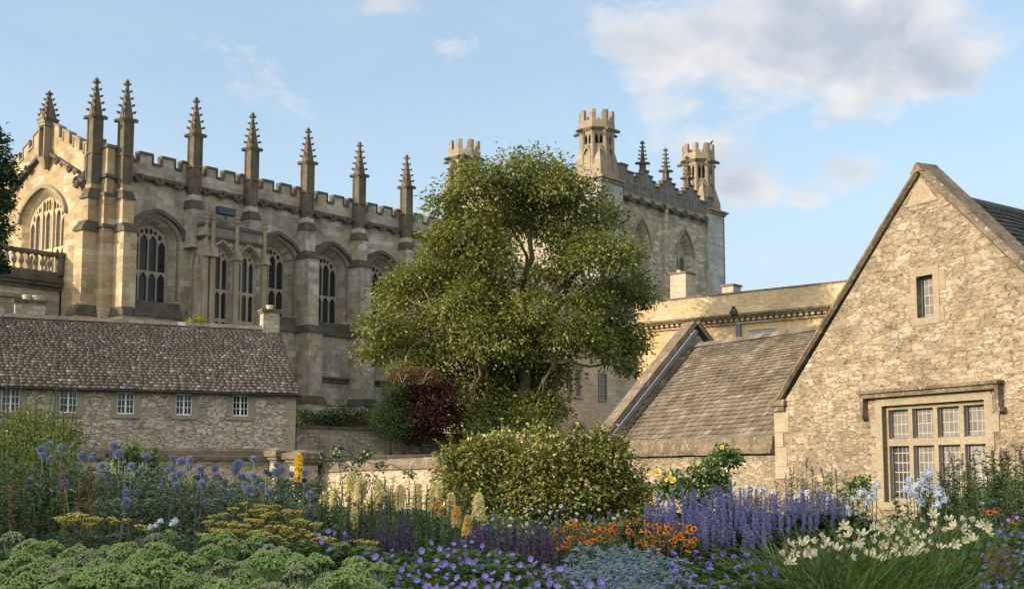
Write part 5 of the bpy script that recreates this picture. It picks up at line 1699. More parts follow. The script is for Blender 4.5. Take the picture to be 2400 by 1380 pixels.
e_ = bpy.data.objects['copper_shrub']
g = Geo(); rs = np.random.RandomState(8)
c_ = np.array(at(975, 900, 56.4)) - np.array(e_.location)
d_ = sphere_pts(4600, rs, -.15)
leaf_arr(g, c_ + d_ * np.array([1.3, 1.0, .72]) * rs.uniform(.8, 1.08, (4600, 1)), d_ * .4 + rs.normal(size=(4600, 3)) + np.array([0, 0, .3]), .10, .05, rs, .1, .1, .5)
g.build('rusty_top_growth', V_['copper_top'], e_)
g = Geo(); rng = random.Random(2)
for x0, x1, z1 in ((-.5, -.25, .35), (-.55, -.75, .45), (.35, .7, .55), (.4, .85, .2)):
    b_ = c_ + np.array([x0, -.95, .0]); limb(g, b_, b_ + np.array([x1 - x0, -.05, z1]), .022, .010, rng, .3, 4, .12)
g.build('bare_twig', V_['pale'], e_)
tree('green_shrub', base(912, 56, .5), at(915, 970, 56), px_clusters([(920, 920, 34), (912, 960, 40), (925, 995, 40), (900, 990, 28)], 56, .9, 3, .3), 5200, .085, V_['mid'],
     'olive green shrub between the hedge and the dark purple shrub', 6, trunk_r=.08, cat='shrub')
g = Geo(); rs = np.random.RandomState(12)
n = 9000
hl_, hr_ = base(688, 64), base(935, 66)
tt = rs.uniform(0, 1, n)
hz = 4.42 - .10 * np.sin(tt * 9) - .08 * rs.rand(n)
P = np.stack([hl_.x + (hr_.x - hl_.x) * tt, hl_.y + (hr_.y - hl_.y) * tt + rs.uniform(-.6, .5, n), rs.uniform(0, 1, n) ** .45 * hz], 1)
leaf_arr(g, P, rs.normal(size=(n, 3)) + np.array([0, -.6, .5]), .13, .075, rs, .1, .1, .4)
he = empty('clipped_hedge', (0, 0, 0), 0, 'dark clipped hedge above the rubble wall below the hall buttresses', 'hedge')
he.location = ((hl_.x + hr_.x) / 2, 65, 0)
ho = g.build('foliage', V_['dark'], he, loc=tuple(-he.location))
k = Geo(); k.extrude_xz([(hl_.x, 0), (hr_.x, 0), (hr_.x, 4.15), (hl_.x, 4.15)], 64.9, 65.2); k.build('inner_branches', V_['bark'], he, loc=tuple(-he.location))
tree('dark_tree', base(-150, 44), at(-130, 560, 44), px_clusters([(0, 400, 45), (-50, 350, 60), (-60, 470, 70), (-2, 470, 28), (-30, 540, 42), (-50, 600, 45), (-12, 625, 26), (-110, 420, 90), (-110, 540, 90), (-80, 620, 60)], 44, .9, 9, 1.0), 22000, .17, V_['dark'],
     'dark green tree reaching in at the edge beside the hall gable', 31, trunk_r=.3, density=20, spread=.28)
tree('small_tree', base(455, 66), at(457, 760, 66), px_clusters([(458, 752, 16), (470, 762, 18), (450, 764, 16)], 66, .9, 3, .1), 700, .15, V_['lime'],
     'bright yellow green tree top showing over the cottage roof ridge', 33, trunk_r=.06)
tree('golden_shrub', base(60, 17), at(60, 1064, 17), px_clusters([(20, 1014, 48), (80, 1009, 45), (130, 1029, 42), (50, 1054, 55), (120, 1069, 45), (0, 1074, 50), (155, 1009, 22), (60, 989, 22)], 17, .9, 6, .5), 6500, .055, V_['gold'],
     'loose golden green shrub catching the sun below the cottage windows', 35, trunk_r=.03, cat='shrub', density=9, spread=.75)
# climbing shrub on the low wall
cl = px_clusters([(1080, 1107, 43), (1130, 1077, 44), (1190, 1072, 44), (1250, 1087, 51), (1310, 1077, 47), (1370, 1072, 47), (1415, 1062, 42), (1430, 1102, 43), (1090, 1162, 47), (1160, 1147, 55), (1240, 1152, 60), (1320, 1147, 60), (1395, 1142, 55), (1460, 1162, 41),
                  (1090, 1217, 43), (1170, 1222, 51), (1260, 1222, 55), (1350, 1222, 55), (1430, 1212, 51), (1485, 1202, 36), (1055, 1132, 26), (1340, 1030, 22), (1180, 1034, 20), (1130, 1047, 30), (1045, 1087, 16), (1060, 1062, 14), (1250, 1024, 14), (1290, 1030, 12), (1400, 1022, 16), (1455, 1052, 18), (1490, 1122, 20), (1505, 1162, 16), (1035, 1152, 18), (1500, 1222, 18)], 21, .8, 7, .35)
tree('flowering_shrub', base(1270, 21.4), at(1270, 1190, 21.2), cl, 27000, .085, V_['climber'], 'wide sunlit olive green shrub with pinkish leaves sprawling against the garden wall', 41, trunk_r=.06, cat='shrub', density=12, spread=.50)
g = Geo(); g2 = Geo(); rs = np.random.RandomState(5)
for c, r in cl:
    for q in range(7):
        d0 = unit(np.array([rs.normal() * .8, -abs(rs.normal()) * .5, rs.uniform(-.2, 1.2)]))
        b_ = np.array(c) + d0 * np.array(r) * .8
        L_ = rs.uniform(.12, .34)
        e2 = b_ + (d0 * .75 + np.array([0, 0, .35])) * L_
        m_ = (b_ + e2) / 2 + np.array([0, 0, .03])
        g2.tube([tuple(b_), tuple(m_), tuple(e2)], [.004, .003, .002], 4)
        k_ = 11
        tt = rs.uniform(.1, 1, (k_, 1))
        P = b_ * (1 - tt) + e2 * tt
        leaf_arr(g2, P, rs.normal(size=(k_, 3)) + d0 * .6 + np.array([0, 0, -.2]), .075 * rs.uniform(.6, 1.2, k_), .045, rs, .12, .15, .4, np.repeat((d0 + np.array([-.5, -.2, .4]))[None], k_, 0))
es = bpy.data.objects['flowering_shrub']
g2.build('shoot_foliage', V_['climber'], es, loc=tuple(-es.location))


# trees standing out of sight behind the camera: their evening shade lies over the flower bed
def shade_tree(x, y, h, r, seed, label):
    rs = np.random.RandomState(seed)
    cs = []
    for q in range(9):
        a = q * 2.4; cs.append(((x + r * .55 * math.cos(a), y + r * .55 * math.sin(a), h * (.30 + .60 * (q / 8))), (r * .55, r * .55, r * .50)))
    tree('garden_tree', (x, y, 0), (x, y, h * .55), cs, 5200, .62, V_['dark'], label, seed, trunk_r=.35, density=16, spread=.5)
for i, (x, y, h, r, lb_) in enumerate(((-21.5, -3.2, 10.5, 4.2, 'tall dark tree standing across the lawn, shading the flower bed'), (-25.5, -6.5, 11, 4.2, 'second dark lawn tree, farther from the garden wall'), (-20.6, -8.4, 11, 4.2, 'third dark lawn tree, nearest the lawn corner'))):
    shade_tree(x, y, h, r, 60 + i, lb_)


# ---------------------------------------------------------------- flower heads (meshes shared by the copies)
def mk_sedum(seed, mat, R_=.062):
    g = Geo(); rs = np.random.RandomState(seed)
    for q in range(15):
        a, r = q * 2.4, R_ * math.sqrt((q + .3) / 15) * .92
        cx, cy = r * math.cos(a), r * math.sin(a)
        cz = .05 * (1 - (r / R_) ** 1.6) + rs.uniform(-.006, .006)
        d = sphere_pts(34, rs, -.1)
        beads(g, np.array([cx, cy, cz]) + d * np.array([.019, .019, .015]), .0052 * rs.uniform(.8, 1.2, 34), rs)
        g.tube([(0, 0, -.07), (cx * .6, cy * .6, -.03), (cx, cy, cz)], [.003, .0022, .002], 4)
    return g.mesh('stonecrop_flower_head', mat)
HEAD = {}
HEAD['sedum'] = [mk_sedum(1, V_['sedum'], .056), mk_sedum(2, V_['sedum'], .048), mk_sedum(3, V_['sedum'], .066)]
HEAD['sedump'] = [mk_sedum(4, V_['sedump'], .055), mk_sedum(5, V_['sedump'], .047)]


def mk_yarrow(seed, R_=.05):
    g = Geo(); rs = np.random.RandomState(seed)
    n = 70
    a = rs.uniform(0, 6.28, n); r = R_ * np.sqrt(rs.uniform(0, 1, n))
    P = np.stack([r * np.cos(a), r * np.sin(a), .006 * (1 - (r / R_) ** 2) + .004 * np.sin(a * 3) + rs.uniform(-.002, .002, n)], 1)
    beads(g, P, .0058, rs, .7)
    for q in range(7): g.tube([(0, 0, -.035), (R_ * .7 * math.cos(q * .9), R_ * .7 * math.sin(q * .9), -.002)], [.002, .0012], 4)
    return g.mesh('yarrow_flower_head', V_['yarrow'])
HEAD['yarrow'] = [mk_yarrow(1, .036), mk_yarrow(2, .030), mk_yarrow(3, .042)]


def mk_globe(seed, R_, mat, n=300, spike=.30):
    g = Geo(); rs = np.random.RandomState(seed)
    i = np.arange(n) + .5
    z = 1 - 2 * i / n; a = i * 2.39996
    d = np.stack([np.sqrt(1 - z * z) * np.cos(a), np.sqrt(1 - z * z) * np.sin(a), z], 1)
    beads(g, d[::3] * R_ * .62, R_ * .22, rs)
    leaf_arr(g, d * R_ * .62, d + rs.normal(size=(n, 3)) * .10, R_ * (.30 + spike) * rs.uniform(.85, 1.1, n), R_ * .17, rs, .05, .02)
    return g.mesh('thistle_flower_head', mat)
HEAD['globe'] = [mk_globe(1, .029, V_['thistle']), mk_globe(2, .026, V_['thistle']), mk_globe(3, .032, V_['thistle'])]
HEAD['globed'] = [mk_globe(4, .016, V_['thistled'], 140), mk_globe(5, .019, V_['thistled'], 160)]


def mk_poker(seed, mat, L_=.115, R_=.032):
    g = Geo(); rs = np.random.RandomState(seed)
    n = 190
    t = np.sort(rs.uniform(0, 1, n)); a = np.arange(n) * 2.39996
    prof_ = R_ * np.minimum(1, np.minimum((t + .12) * 3.2, (1.06 - t) * 2.2)) * .55
    out_ = np.stack([np.cos(a), np.sin(a), np.zeros(n)], 1)
    P = out_ * prof_[:, None] * .35 + np.array([0, 0, 1.0]) * (t * L_)[:, None]
    A = out_ * 1.0 + np.array([0, 0, 1.0]) * (-1.1 + 2.3 * t ** 1.8)[:, None] + rs.normal(size=(n, 3)) * .12
    leaf_arr(g, P, A, .036 * rs.uniform(.8, 1.15, n) * (1.15 - .4 * t), .010, rs, .05, .05)
    leaf_arr(g, P[::2], A[::2] + rs.normal(size=(len(P[::2]), 3)) * .3, .03, .010, rs, .05, .05)
    g.tube([(0, 0, -.02), (0, 0, L_ * .95)], [.008, .004], 5)
    return g.mesh('poker_flower_spike', mat)
HEAD['poker'] = [mk_poker(1, V_['poker']), mk_poker(2, V_['poker'], .095), mk_poker(3, V_['poker'], .135, .034)]
HEAD['pokery'] = [mk_poker(4, V_['pokery'], .145, .033)]
HEAD['pokero'] = [mk_poker(5, V_['pokero'], .09)]


def mk_petals(n, L_, w_, mats, cup=.3, centre=None, seed=1, ringz=0.0, nm='flower', curl=.15, rows=1):
    g = Geo(); rs = np.random.RandomState(seed)
    for rw in range(rows):
        a = np.arange(n) * 2 * math.pi / n + rs.uniform(-.08, .08, n) + rw * .5
        D = np.stack([np.cos(a), np.sin(a), np.full(n, cup + rw * .5)], 1)
        D = unit(D)
        sd = np.stack([-np.sin(a), np.cos(a), np.zeros(n)], 1)
        up = np.cross(D, sd) * -1
        l_ = L_ * (1 - .2 * rw)
        rows_ = [np.zeros((n, 3)), D * l_ * .5 - sd * w_ * .5 + up * l_ * .05, D * l_ * .88 - sd * w_ * .38 - up * l_ * curl * .5, D * l_ * 1.0 - up * l_ * curl, D * l_ * .88 + sd * w_ * .38 - up * l_ * curl * .5, D * l_ * .5 + sd * w_ * .5 + up * l_ * .05]
        g.arr(np.stack(rows_, 1).reshape(-1, 3), np.arange(n * 6).reshape(n, 6))
    me = g.mesh(nm, mats[:1])
    if centre:
        h = Geo(); rs = np.random.RandomState(seed + 1)
        beads(h, sphere_pts(14, rs, 0) * np.array([1, 1, .8]) * centre, centre * .5, rs)
        m2 = h.mesh(nm + '_centre', mats[1])
        import bmesh
        bm = bmesh.new(); bm.from_mesh(me); bm.from_mesh(m2)
        bm.faces.ensure_lookup_table()
        for f in bm.faces[len(me.polygons):]: f.material_index = 1
        bm.to_mesh(me); bm.free()
        me.materials.append(mats[1])
    return me
HEAD['geranium'] = [mk_petals(5, .0165, .016, [V_['violet'], V_['white']], .35, .003, 1, nm='violet_flower'), mk_petals(5, .015, .015, [V_['violet'], V_['white']], .7, .003, 2, nm='violet_flower')]
HEAD['helen'] = [mk_petals(11, .019, .009, [V_['orange'], V_['orangec']], -.15, .008, 3, nm='orange_flower'), mk_petals(10, .019, .010, [V_['orange'], V_['orangec']], -.4, .008, 4, nm='orange_flower')]
HEAD['rud'] = HEAD['helen']
HEAD['lily'] = [mk_petals(6, .034, .016, [V_['lily'], V_['lilyc']], .55, .006, 5, nm='lily_flower', curl=.35), mk_petals(6, .032, .015, [V_['lily'], V_['lilyc']], 1.0, .006, 6, nm='lily_flower', curl=.4), mk_petals(6, .036, .017, [V_['lily'], V_['lilyc']], .25, .006, 7, nm='lily_flower', curl=.3)]
HEAD['lilyd'] = [mk_petals(5, .030, .006, [V_['lilyd']], 1.6, None, 8, nm='withered_flower', curl=.5)]
HEAD['rose'] = [mk_petals(7, .045, .04, [V_['rose'], V_['rose']], .45, .014, 9, nm='rose_flower', rows=3)]
HEAD['blush'] = [mk_petals(6, .03, .028, [V_['blush'], V_['blush']], .5, .010, 10, nm='rose_flower', rows=2)]
HEAD['scab'] = [mk_petals(16, .016, .008, [V_['white'], V_['white']], .5, .006, 11, nm='white_button_flower', rows=2)]
HEAD['mauve'] = [mk_petals(14, .017, .008, [V_['violet'], V_['violet']], .5, .007, 12, nm='mauve_button_flower', rows=2)]


def mk_spike(seed, mat, L_, R_, n, whorl=0, nm='flower_spike', fl=.012, stem_mat=None, taper=.5):
    g = Geo(); rs = np.random.RandomState(seed)
    t = rs.uniform(0, 1, n)
    if whorl: t = (np.floor(t * whorl) + .5 + rs.uniform(-.18, .18, n)) / whorl
    a = rs.uniform(0, 6.28, n)
    out_ = np.stack([np.cos(a), np.sin(a), np.zeros(n)], 1)
    r = R_ * (1 - taper * t)
    P = out_ * (r * .35)[:, None] + np.array([0, 0, 1.0]) * (t * L_)[:, None]
    leaf_arr(g, P, out_ + np.array([0, 0, .55]) + rs.normal(size=(n, 3)) * .25, r * .8 + fl * .3, fl * .6, rs, .1, .1)
    g.tube([(0, 0, -.03), (0, 0, L_)], [.0035, .0015], 4)
    return g.mesh(nm, mat)
HEAD['salvia'] = [mk_spike(1, V_['salvia'], .17, .011, 110, fl=.009), mk_spike(2, V_['salvia'], .13, .010, 90, fl=.009)]
HEAD['hyssop'] = [mk_spike(3, V_['hyssop'], .13, .0125, 170, 11, fl=.011, taper=.35), mk_spike(4, V_['hyssop'], .10, .012, 130, 9, fl=.011, taper=.35), mk_spike(5, V_['hyssop'], .16, .0125, 200, 14, fl=.011, taper=.4)]
HEAD['spire'] = [mk_spike(6, V_['grey'], .30, .010, 160, nm='seed_spire', fl=.009), mk_spike(7, V_['grey'], .38, .010, 190, nm='seed_spire', fl=.009)]
HEAD['straw'] = [mk_spike(8, V_['straw'], .34, .024, 120, 16, nm='dry_seed_stalk', fl=.022, taper=.3)]
HEAD['dusky'] = [mk_spike(9, V_['salvia'], .10, .016, 70, nm='dusky_flower_spike')]


def mk_phlox(seed, R_=.055, tall=1.2, mat=None):
    g = Geo(); rs = np.random.RandomState(seed)
    n = 95
    d = sphere_pts(n, rs, -.45)
    for q in range(n):
        c = d[q] * np.array([R_, R_, R_ * tall * (1.25 if d[q][2] > 0 else .8)]) * rs.uniform(.45, 1.2)
        nn = unit(d[q] + np.array([0, -.2, .2]))
        s1 = unit(np.cross(nn, rs.normal(size=3))); s2 = np.cross(nn, s1)
        a = np.arange(5) * 1.2566
        D = np.cos(a)[:, None] * s1 + np.sin(a)[:, None] * s2
        Sd = -np.sin(a)[:, None] * s1 + np.cos(a)[:, None] * s2
        L_ = .0125
        g.arr(np.stack([np.repeat(c[None], 5, 0), c + D * L_ * .7 - Sd * L_ * .45 + nn * .002, c + D * L_, c + D * L_ * .7 + Sd * L_ * .45 + nn * .002], 1).reshape(-1, 3), np.arange(20).reshape(5, 4))
    return g.mesh('white_flower_cluster', mat or V_['white'])
HEAD['phlox'] = [mk_phlox(1, .042), mk_phlox(2, .036, 1.4), mk_phlox(3, .046, 1.0)]


def mk_holly(seed):
    g = Geo(); rs = np.random.RandomState(seed)
    n = 18
    a = rs.uniform(0, 6.28, n)
    leaf_arr(g, np.zeros((n, 3)), np.stack([np.cos(a), np.sin(a), rs.uniform(-.2, .5, n)], 1), .034 * rs.uniform(.7, 1.2, n), .005, rs, .05, .05)
    beads(g, sphere_pts(40, rs) * np.array([.008, .008, .012]) + np.array([0, 0, .008]), .0032, rs)
    return g.mesh('spiny_flower_head', V_['holly'])
HEAD['holly'] = [mk_holly(1), mk_holly(2)]


# ---------------------------------------------------------------- foliage clumps (shared meshes, unit about 1 m high, 0.5 m wide)
def fol_leafy(seed, n, mat, L_=.09, w_=.045, wide=.28, top=1.0, low=.0, upw=.4):
    g = Geo(); rs = np.random.RandomState(seed)
    z = low + (top - low) * rs.uniform(0, 1, n) ** .75
    a = rs.uniform(0, 6.28, n); r = wide * np.sqrt(rs.uniform(0, 1, n)) * (1.05 - .45 * (z / top) ** 3)
    P = np.stack([r * np.cos(a), r * np.sin(a), z], 1)
    A = np.stack([np.cos(a), np.sin(a), np.full(n, upw)], 1) + rs.normal(size=(n, 3)) * .5
    leaf_arr(g, P, A, L_ * rs.uniform(.6, 1.3, n), w_ * rs.uniform(.7, 1.2, n), rs, .1, .2, 1.0)
    return g.mesh('foliage', mat)


def fol_blade(seed, n, mat, w_=.02, wide=.16, bend=.55, lean=.35, smin=.6):
    g = Geo(); rs = np.random.RandomState(seed)
    a = rs.uniform(0, 6.28, n); r = wide * np.sqrt(rs.uniform(0, 1, n))
    P = np.stack([r * np.cos(a), r * np.sin(a), np.zeros(n)], 1)
    a2 = a + rs.normal(size=n) * .7
    D = np.stack([np.cos(a2) * lean, np.sin(a2) * lean, np.ones(n)], 1) + rs.normal(size=(n, 3)) * .12
    blade_arr(g, P, D, rs.uniform(smin, 1.1, n), w_ * rs.uniform(.7, 1.2, n), rs, bend, 5, .35)
    return g.mesh('foliage', mat)


def fol_whorl(seed, n_st, mat, wide=.2, L_=.09, w_=.014, per=60, top=1.0):
    """upright stems clothed in narrow leaves"""
    g = Geo(); rs = np.random.RandomState(seed)
    for q in range(n_st):
        x, y = rs.uniform(-wide, wide, 2)
        lx, ly = rs.normal(size=2) * .06
        h = top * rs.uniform(.75, 1.05)
        z = rs.uniform(.05, 1, per) * h
        a = rs.uniform(0, 6.28, per)
        P = np.stack([x + lx * z / h, y + ly * z / h, z], 1)
        leaf_arr(g, P, np.stack([np.cos(a), np.sin(a), np.full(per, .55)], 1), L_ * (1.15 - .6 * z / h) * rs.uniform(.7, 1.2, per), w_, rs, .1, .3, 1.0)
        g.tube([(x, y, 0), (x + lx, y + ly, h)], [.005, .002], 4)
    return g.mesh('foliage', mat)
FOL = {
    'sedum': [fol_leafy(1, 520, V_['sedleaf'], .07, .042, .19, .92, .1), fol_leafy(2, 480, V_['sedleaf'], .07, .042, .17, .92, .1)],
    'yarrow': [fol_leafy(3, 900, V_['grey'], .07, .012, .22, .86), fol_leafy(4, 900, V_['grey'], .07, .012, .2, .86)],
    'thistle': [fol_leafy(5, 1100, V_['grey'], .075, .014, .26, .92, .0, .5), fol_leafy(6, 1100, V_['grey'], .07, .014, .24, .94, .0, .5)],
    'poker': [fol_blade(7, 110, V_['mid'], .016, .12, .45, .25, .35)],
    'geranium': [fol_leafy(8, 620, V_['mid'], .05, .045, .24, .95, .2), fol_leafy(9, 620, V_['mid'], .05, .045, .22, .95, .2)],
    'salvia': [fol_leafy(10, 420, V_['dark'], .05, .02, .16, .9)],
    'helen': [fol_whorl(11, 9, V_['mid'], .17, .075, .016, 44, .96)],
    'holly': [fol_leafy(12, 700, V_['holly'], .05, .007, .20, .98, .1)],
    'hyssop': [fol_leafy(13, 1050, V_['dark'], .065, .034, .26, .98), fol_leafy(14, 1050, V_['dark'], .065, .034, .24, .98)],
    'lily': [fol_blade(15, 260, V_['strap'], .017, .19, .50, .36, .5), fol_blade(16, 260, V_['strap'], .017, .17, .54, .34, .5)],
    'phlox': [fol_whorl(17, 9, V_['mid'], .15, .08, .020, 50, .97)],
    'willowy': [fol_whorl(18, 12, V_['mid'], .22, .085, .011, 85), fol_whorl(19, 12, V_['dark'], .22, .085, .012, 85)],
    'fine': [fol_whorl(20, 26, V_['dark'], .24, .045, .008, 75), fol_whorl(21, 26, V_['mid'], .24, .045, .008, 75)],
    'spiky': [fol_whorl(22, 10, V_['grey'], .2, .12, .016, 50)],
}
PRNG = random.Random(77)


def plant(name, root, heads, fol, label, cat, group, head_name, stem='stem', fol_h=None, fol_s=1.0, stem_r=.0035, tilt=.25, face=False):
    """heads [(point, mesh, scale)]"""
    e = empty(name, root, 0, label, cat, group)
    root = Vector(root)
    if heads:
        s = Geo()
        for p, me, sc in heads:
            q = Vector(p) - root
            a = Vector((q.x * .25, q.y * .25, 0))
            s.tube([a, a.lerp(q, .5) + Vector((q.x * .10, q.y * .1, q.z * .06)), q], [stem_r * 1.3, stem_r, stem_r * .8], 4)
        s.build('stalk', V_[stem], e)
        for p, me, sc in heads:
            if face:                          # flowers looking out and up
                rot = (R(PRNG.uniform(5, 85)), R(PRNG.uniform(-40, 40)), PRNG.uniform(-1.2, 1.2))
            else:
                rot = (PRNG.uniform(-tilt, tilt), PRNG.uniform(-tilt, tilt), PRNG.uniform(0, 6.28))
            put(head_name, me, e, Vector(p) - root, rot, sc)
    if fol:
        h = fol_h or (sum((Vector(p).z for p, _, _ in heads)) / len(heads) - root.z)
        put('foliage', PRNG.choice(FOL[fol]), e, (0, 0, 0), (0, 0, PRNG.uniform(0, 6.28)), (fol_s, fol_s, h))
    return e


def grow(name, spots, k, kinds, fol, label, cat, group, head_name, sc=(.85, 1.15), jit_y=.12, zj=0.0, **kw):
    """spots [(px, py, Y)] sorted into plants of about k heads each; label: a text or a function of the plant's mean (px, py)"""
    spots = sorted(spots, key=lambda s: (round(s[2] * 2.2), s[0]))
    made = []
    for i in range(0, len(spots), k):
        ch = spots[i:i + k]
        if len(ch) > 1 and max(c[0] for c in ch) - min(c[0] for c in ch) > 260:
            m_ = [c for c in ch if c[0] < (max(c2[0] for c2 in ch) + min(c2[0] for c2 in ch)) / 2]
            groups = [m_, [c for c in ch if c not in m_]]
        else:
            groups = [ch]
        for ch in groups:
            if not ch: continue
            hp = []
            for s in ch:
                p = at(s[0], s[1], s[2] + PRNG.uniform(-jit_y, jit_y))
                me = PRNG.choice(HEAD[s[3] if len(s) > 3 else PRNG.choice(kinds)])
                p.z += PRNG.uniform(-1, 1) * zj
                hp.append((p, me, PRNG.uniform(*sc)))
            mx = sum(p.x for p, _, _ in hp) / len(hp); my = sum(p.y for p, _, _ in hp) / len(hp)
            mpx = sum(c[0] for c in ch) / len(ch); mpy = sum(c[1] for c in ch) / len(ch)
            lab = label(mpx, mpy) if callable(label) else label
            made.append(plant(name, (mx, my, BED - .02), hp, fol, lab, cat, (group(mpx, mpy) if callable(group) else group), head_name, **kw))
    return made


def scatter(n, poly, yfun, seed, jitter=0):
    """n points inside a pixel polygon, evenly spread"""
    rng = random.Random(seed)
    xs_ = [p[0] for p in poly]; ys_ = [p[1] for p in poly]
    def inside(x, y):
        c = False
        for i in range(len(poly)):
            (x1, y1), (x2, y2) = poly[i], poly[i - 1]
            if (y1 > y) != (y2 > y) and x < (x2 - x1) * (y - y1) / (y2 - y1) + x1: c = not c
        return c
    pts = []
    while len(pts) < n:
        best, bd = None, -1
        for t in range(6):
            while True:
                x, y = rng.uniform(min(xs_), max(xs_)), rng.uniform(min(ys_), max(ys_))
                if inside(x, y): break
            d = min([(x - a) ** 2 + ((y - b) * 2) ** 2 for a, b, *_ in pts] or [1e9])
            if d > bd: best, bd = (x, y), d
        pts.append((best[0], best[1], yfun(best[0], best[1])))
    return pts


# stonecrop across the front
sp = scatter(104, [(-20, 1290), (60, 1272), (200, 1262), (330, 1250), (480, 1252), (620, 1262), (720, 1290), (800, 1330), (900, 1345), (930, 1400), (-20, 1400)], lambda x, y: max(4.1, (1.15 - .76) * FPX / (y - 1105)) + .0, 3)
sp = [(x, y + 22, Y, 'sedump' if (math.sin(x * .021 + y * .05) > .72) else 'sedum') for x, y, Y in sp]
def lab_sed(x, y):
    a = 'behind' if y < 1290 else ('amid' if y < 1335 else 'fronting')
    w_ = 'the end below the golden shrub' if x < 200 else ('the stretch below the white flowers' if x < 430 else ('the stretch below the flat yellow flowers' if x < 680 else 'the end beside the violet flowers'))
    return f'pale green stonecrop {a} the low front drift, {w_}'
grow('stonecrop_plant', sp, 5, ['sedum'], 'sedum', lab_sed, 'plant', lambda x, y: 'stonecrop plants: ' + lab_sed(x, y)[23:], 'flower_head', sc=(.8, 1.25), stem_r=.005, fol_s=1.15, tilt=.22, jit_y=.1, zj=.05)
# flat yellow yarrow
sp = scatter(62, [(470, 1245), (500, 1215), (560, 1192), (640, 1182), (700, 1200), (745, 1225), (720, 1262), (640, 1270), (560, 1270), (480, 1265)], lambda x, y: 7.6 - (y - 1180) * .006, 5)
sp += scatter(16, [(380, 1240), (300, 1225), (190, 1228), (130, 1212), (150, 1200), (250, 1215), (330, 1235)], lambda x, y: 7.4, 6)
sp += scatter(12, [(690, 1275), (760, 1262), (850, 1268), (890, 1252), (900, 1262), (860, 1290), (740, 1290)], lambda x, y: 6.4, 7)
grow('yarrow_plant', sp, 6, ['yarrow'], 'yarrow', lambda x, y: 'yarrow with flat mustard yellow heads ' + ('in the thick drift before the globe thistles' if 430 < x < 690 and y < 1275 else ('below the brown seed stalks' if x <= 430 else 'beside the pale pokers, just above the stonecrop')), 'plant',
     lambda x, y: 'yarrow ' + ('drift' if 430 < x < 690 and y < 1275 else ('below the seed stalks' if x <= 430 else 'beside the pokers')), 'flower_head', tilt=.10, fol_s=1.1, zj=.03)
# globe thistles, each bloom where it stands
gt = [(290, 340), (350, 300), (355, 410), (445, 510), (575, 380), (560, 455), (655, 380), (640, 410), (715, 455), (712, 505), (750, 520), (800, 320), (835, 370), (925, 455), (960, 515), (1030, 390), (885, 640), (965, 640), (1215, 400), (1270, 420),
      (1335, 410), (1325, 465), (1185, 480), (1205, 465), (1215, 530), (1260, 510), (1240, 590), (1135, 600), (1405, 480), (1435, 535), (1420, 580), (1510, 470), (1515, 530), (1575, 565), (1580, 645), (1635, 660), (1650, 480), (1675, 440), (1785, 405), (1705, 525),
      (1780, 525), (1720, 585), (1745, 620), (1840, 595), (1935, 495), (1945, 445), (1975, 480), (1895, 635), (2055, 515), (2140, 500), (2180, 655), (2025, 745), (2185, 755), (1450, 710), (1570, 725), (1100, 750), (705, 740), (675, 720), (890, 710), (450, 575), (430, 330), (210, 565), (215, 610), (300, 380), (635, 545), (565, 540), (665, 590)]
gd = [(690, 415), (885, 390), (880, 440), (755, 380), (1020, 515), (1065, 530), (980, 410), (1005, 410), (1100, 440), (895, 580), (1730, 405), (1870, 495), (1895, 510), (2085, 535), (2140, 555), (2080, 580), (2005, 580), (1985, 560), (2185, 630), (2055, 740), (2055, 780), (2110, 775), (2215, 825), (2210, 690), (1975, 760), (1390, 535), (1545, 540)]
tY = lambda x, y: 9.3 - (y - 300) * .0028 + (.5 * math.sin(x * .013))
sp = [(x / 3, 940 + y / 3, tY(x, y), 'globe') for x, y in gt] + [(x / 3, 940 + y / 3, tY(x, y), 'globed') for x, y in gd]
def lab_th(x, y):
    w_ = 'among the tall green spires' if x < 170 else ('before the dark garden wall' if x < 420 else ('before the gap by the stone piers' if x < 610 else 'around the yellow poker and sunlit pier'))
    return ('tall' if y < 1105 else 'shorter') + ' globe thistle with round steel blue heads ' + w_
grow('globe_thistle', sp, 4, ['globe'], 'thistle', lab_th, 'plant', lambda x, y: lab_th(x, y), 'flower_head', sc=(.78, 1.0), stem='pale', stem_r=.004, fol_s=1.0)
# red hot pokers in cream and yellow
pk = [(485, 745), (530, 830), (550, 690), (660, 560), (655, 640), (720, 640), (700, 700), (865, 650), (860, 700), (800, 730), (1020, 665), (950, 700), (1130, 690), (1285, 610), (1245, 660), (1220, 705), (1370, 710), (1550, 740), (1575, 770), (690, 830), (460, 920), (745, 610), (1010, 700)]
sp = [(600 + x / 3, 940 + y / 3 + 16, 8.3 + .4 * math.sin(x), 'poker') for x, y in pk] + [(600 + 1480 / 3, 940 + 880 / 3 + 12, 7.2, 'pokero'), (600 + 1275 / 3, 940 + 730 / 3 + 22, 7.8, 'pokero'), (600 + 1400 / 3, 940 + 790 / 3 + 22, 7.6, 'pokero')]
for x, y, Y, kd in sp:
    lab = 'orange tinged poker flower' if kd == 'pokero' else 'creamy yellow poker flower'
    w_ = 'beside the globe thistles' if x < 790 else ('above the fine dark green clump' if x < 1000 else 'before the sprawling sunlit shrub')
    tl = 'tallest, ' if y < 1160 else ''
    grow('poker_plant', [(x, y, Y, kd)], 1, ['poker'], 'poker', f'{lab} on a straight stalk {w_}', 'plant', f'{lab}s {w_}', 'flower_spike', sc=(.85, 1.1), stem_r=.006, fol_s=.8, fol_h=PRNG.uniform(.5, .62), tilt=.12)
grow('poker_plant', [(699, 1116, 8.8, 'pokery')], 1, ['pokery'], 'poker', 'single bright yellow poker flower in front of the sunlit stone pier', 'plant', None, 'flower_spike', sc=(1, 1), stem_r=.006, fol_s=.8, fol_h=.5, tilt=.04)
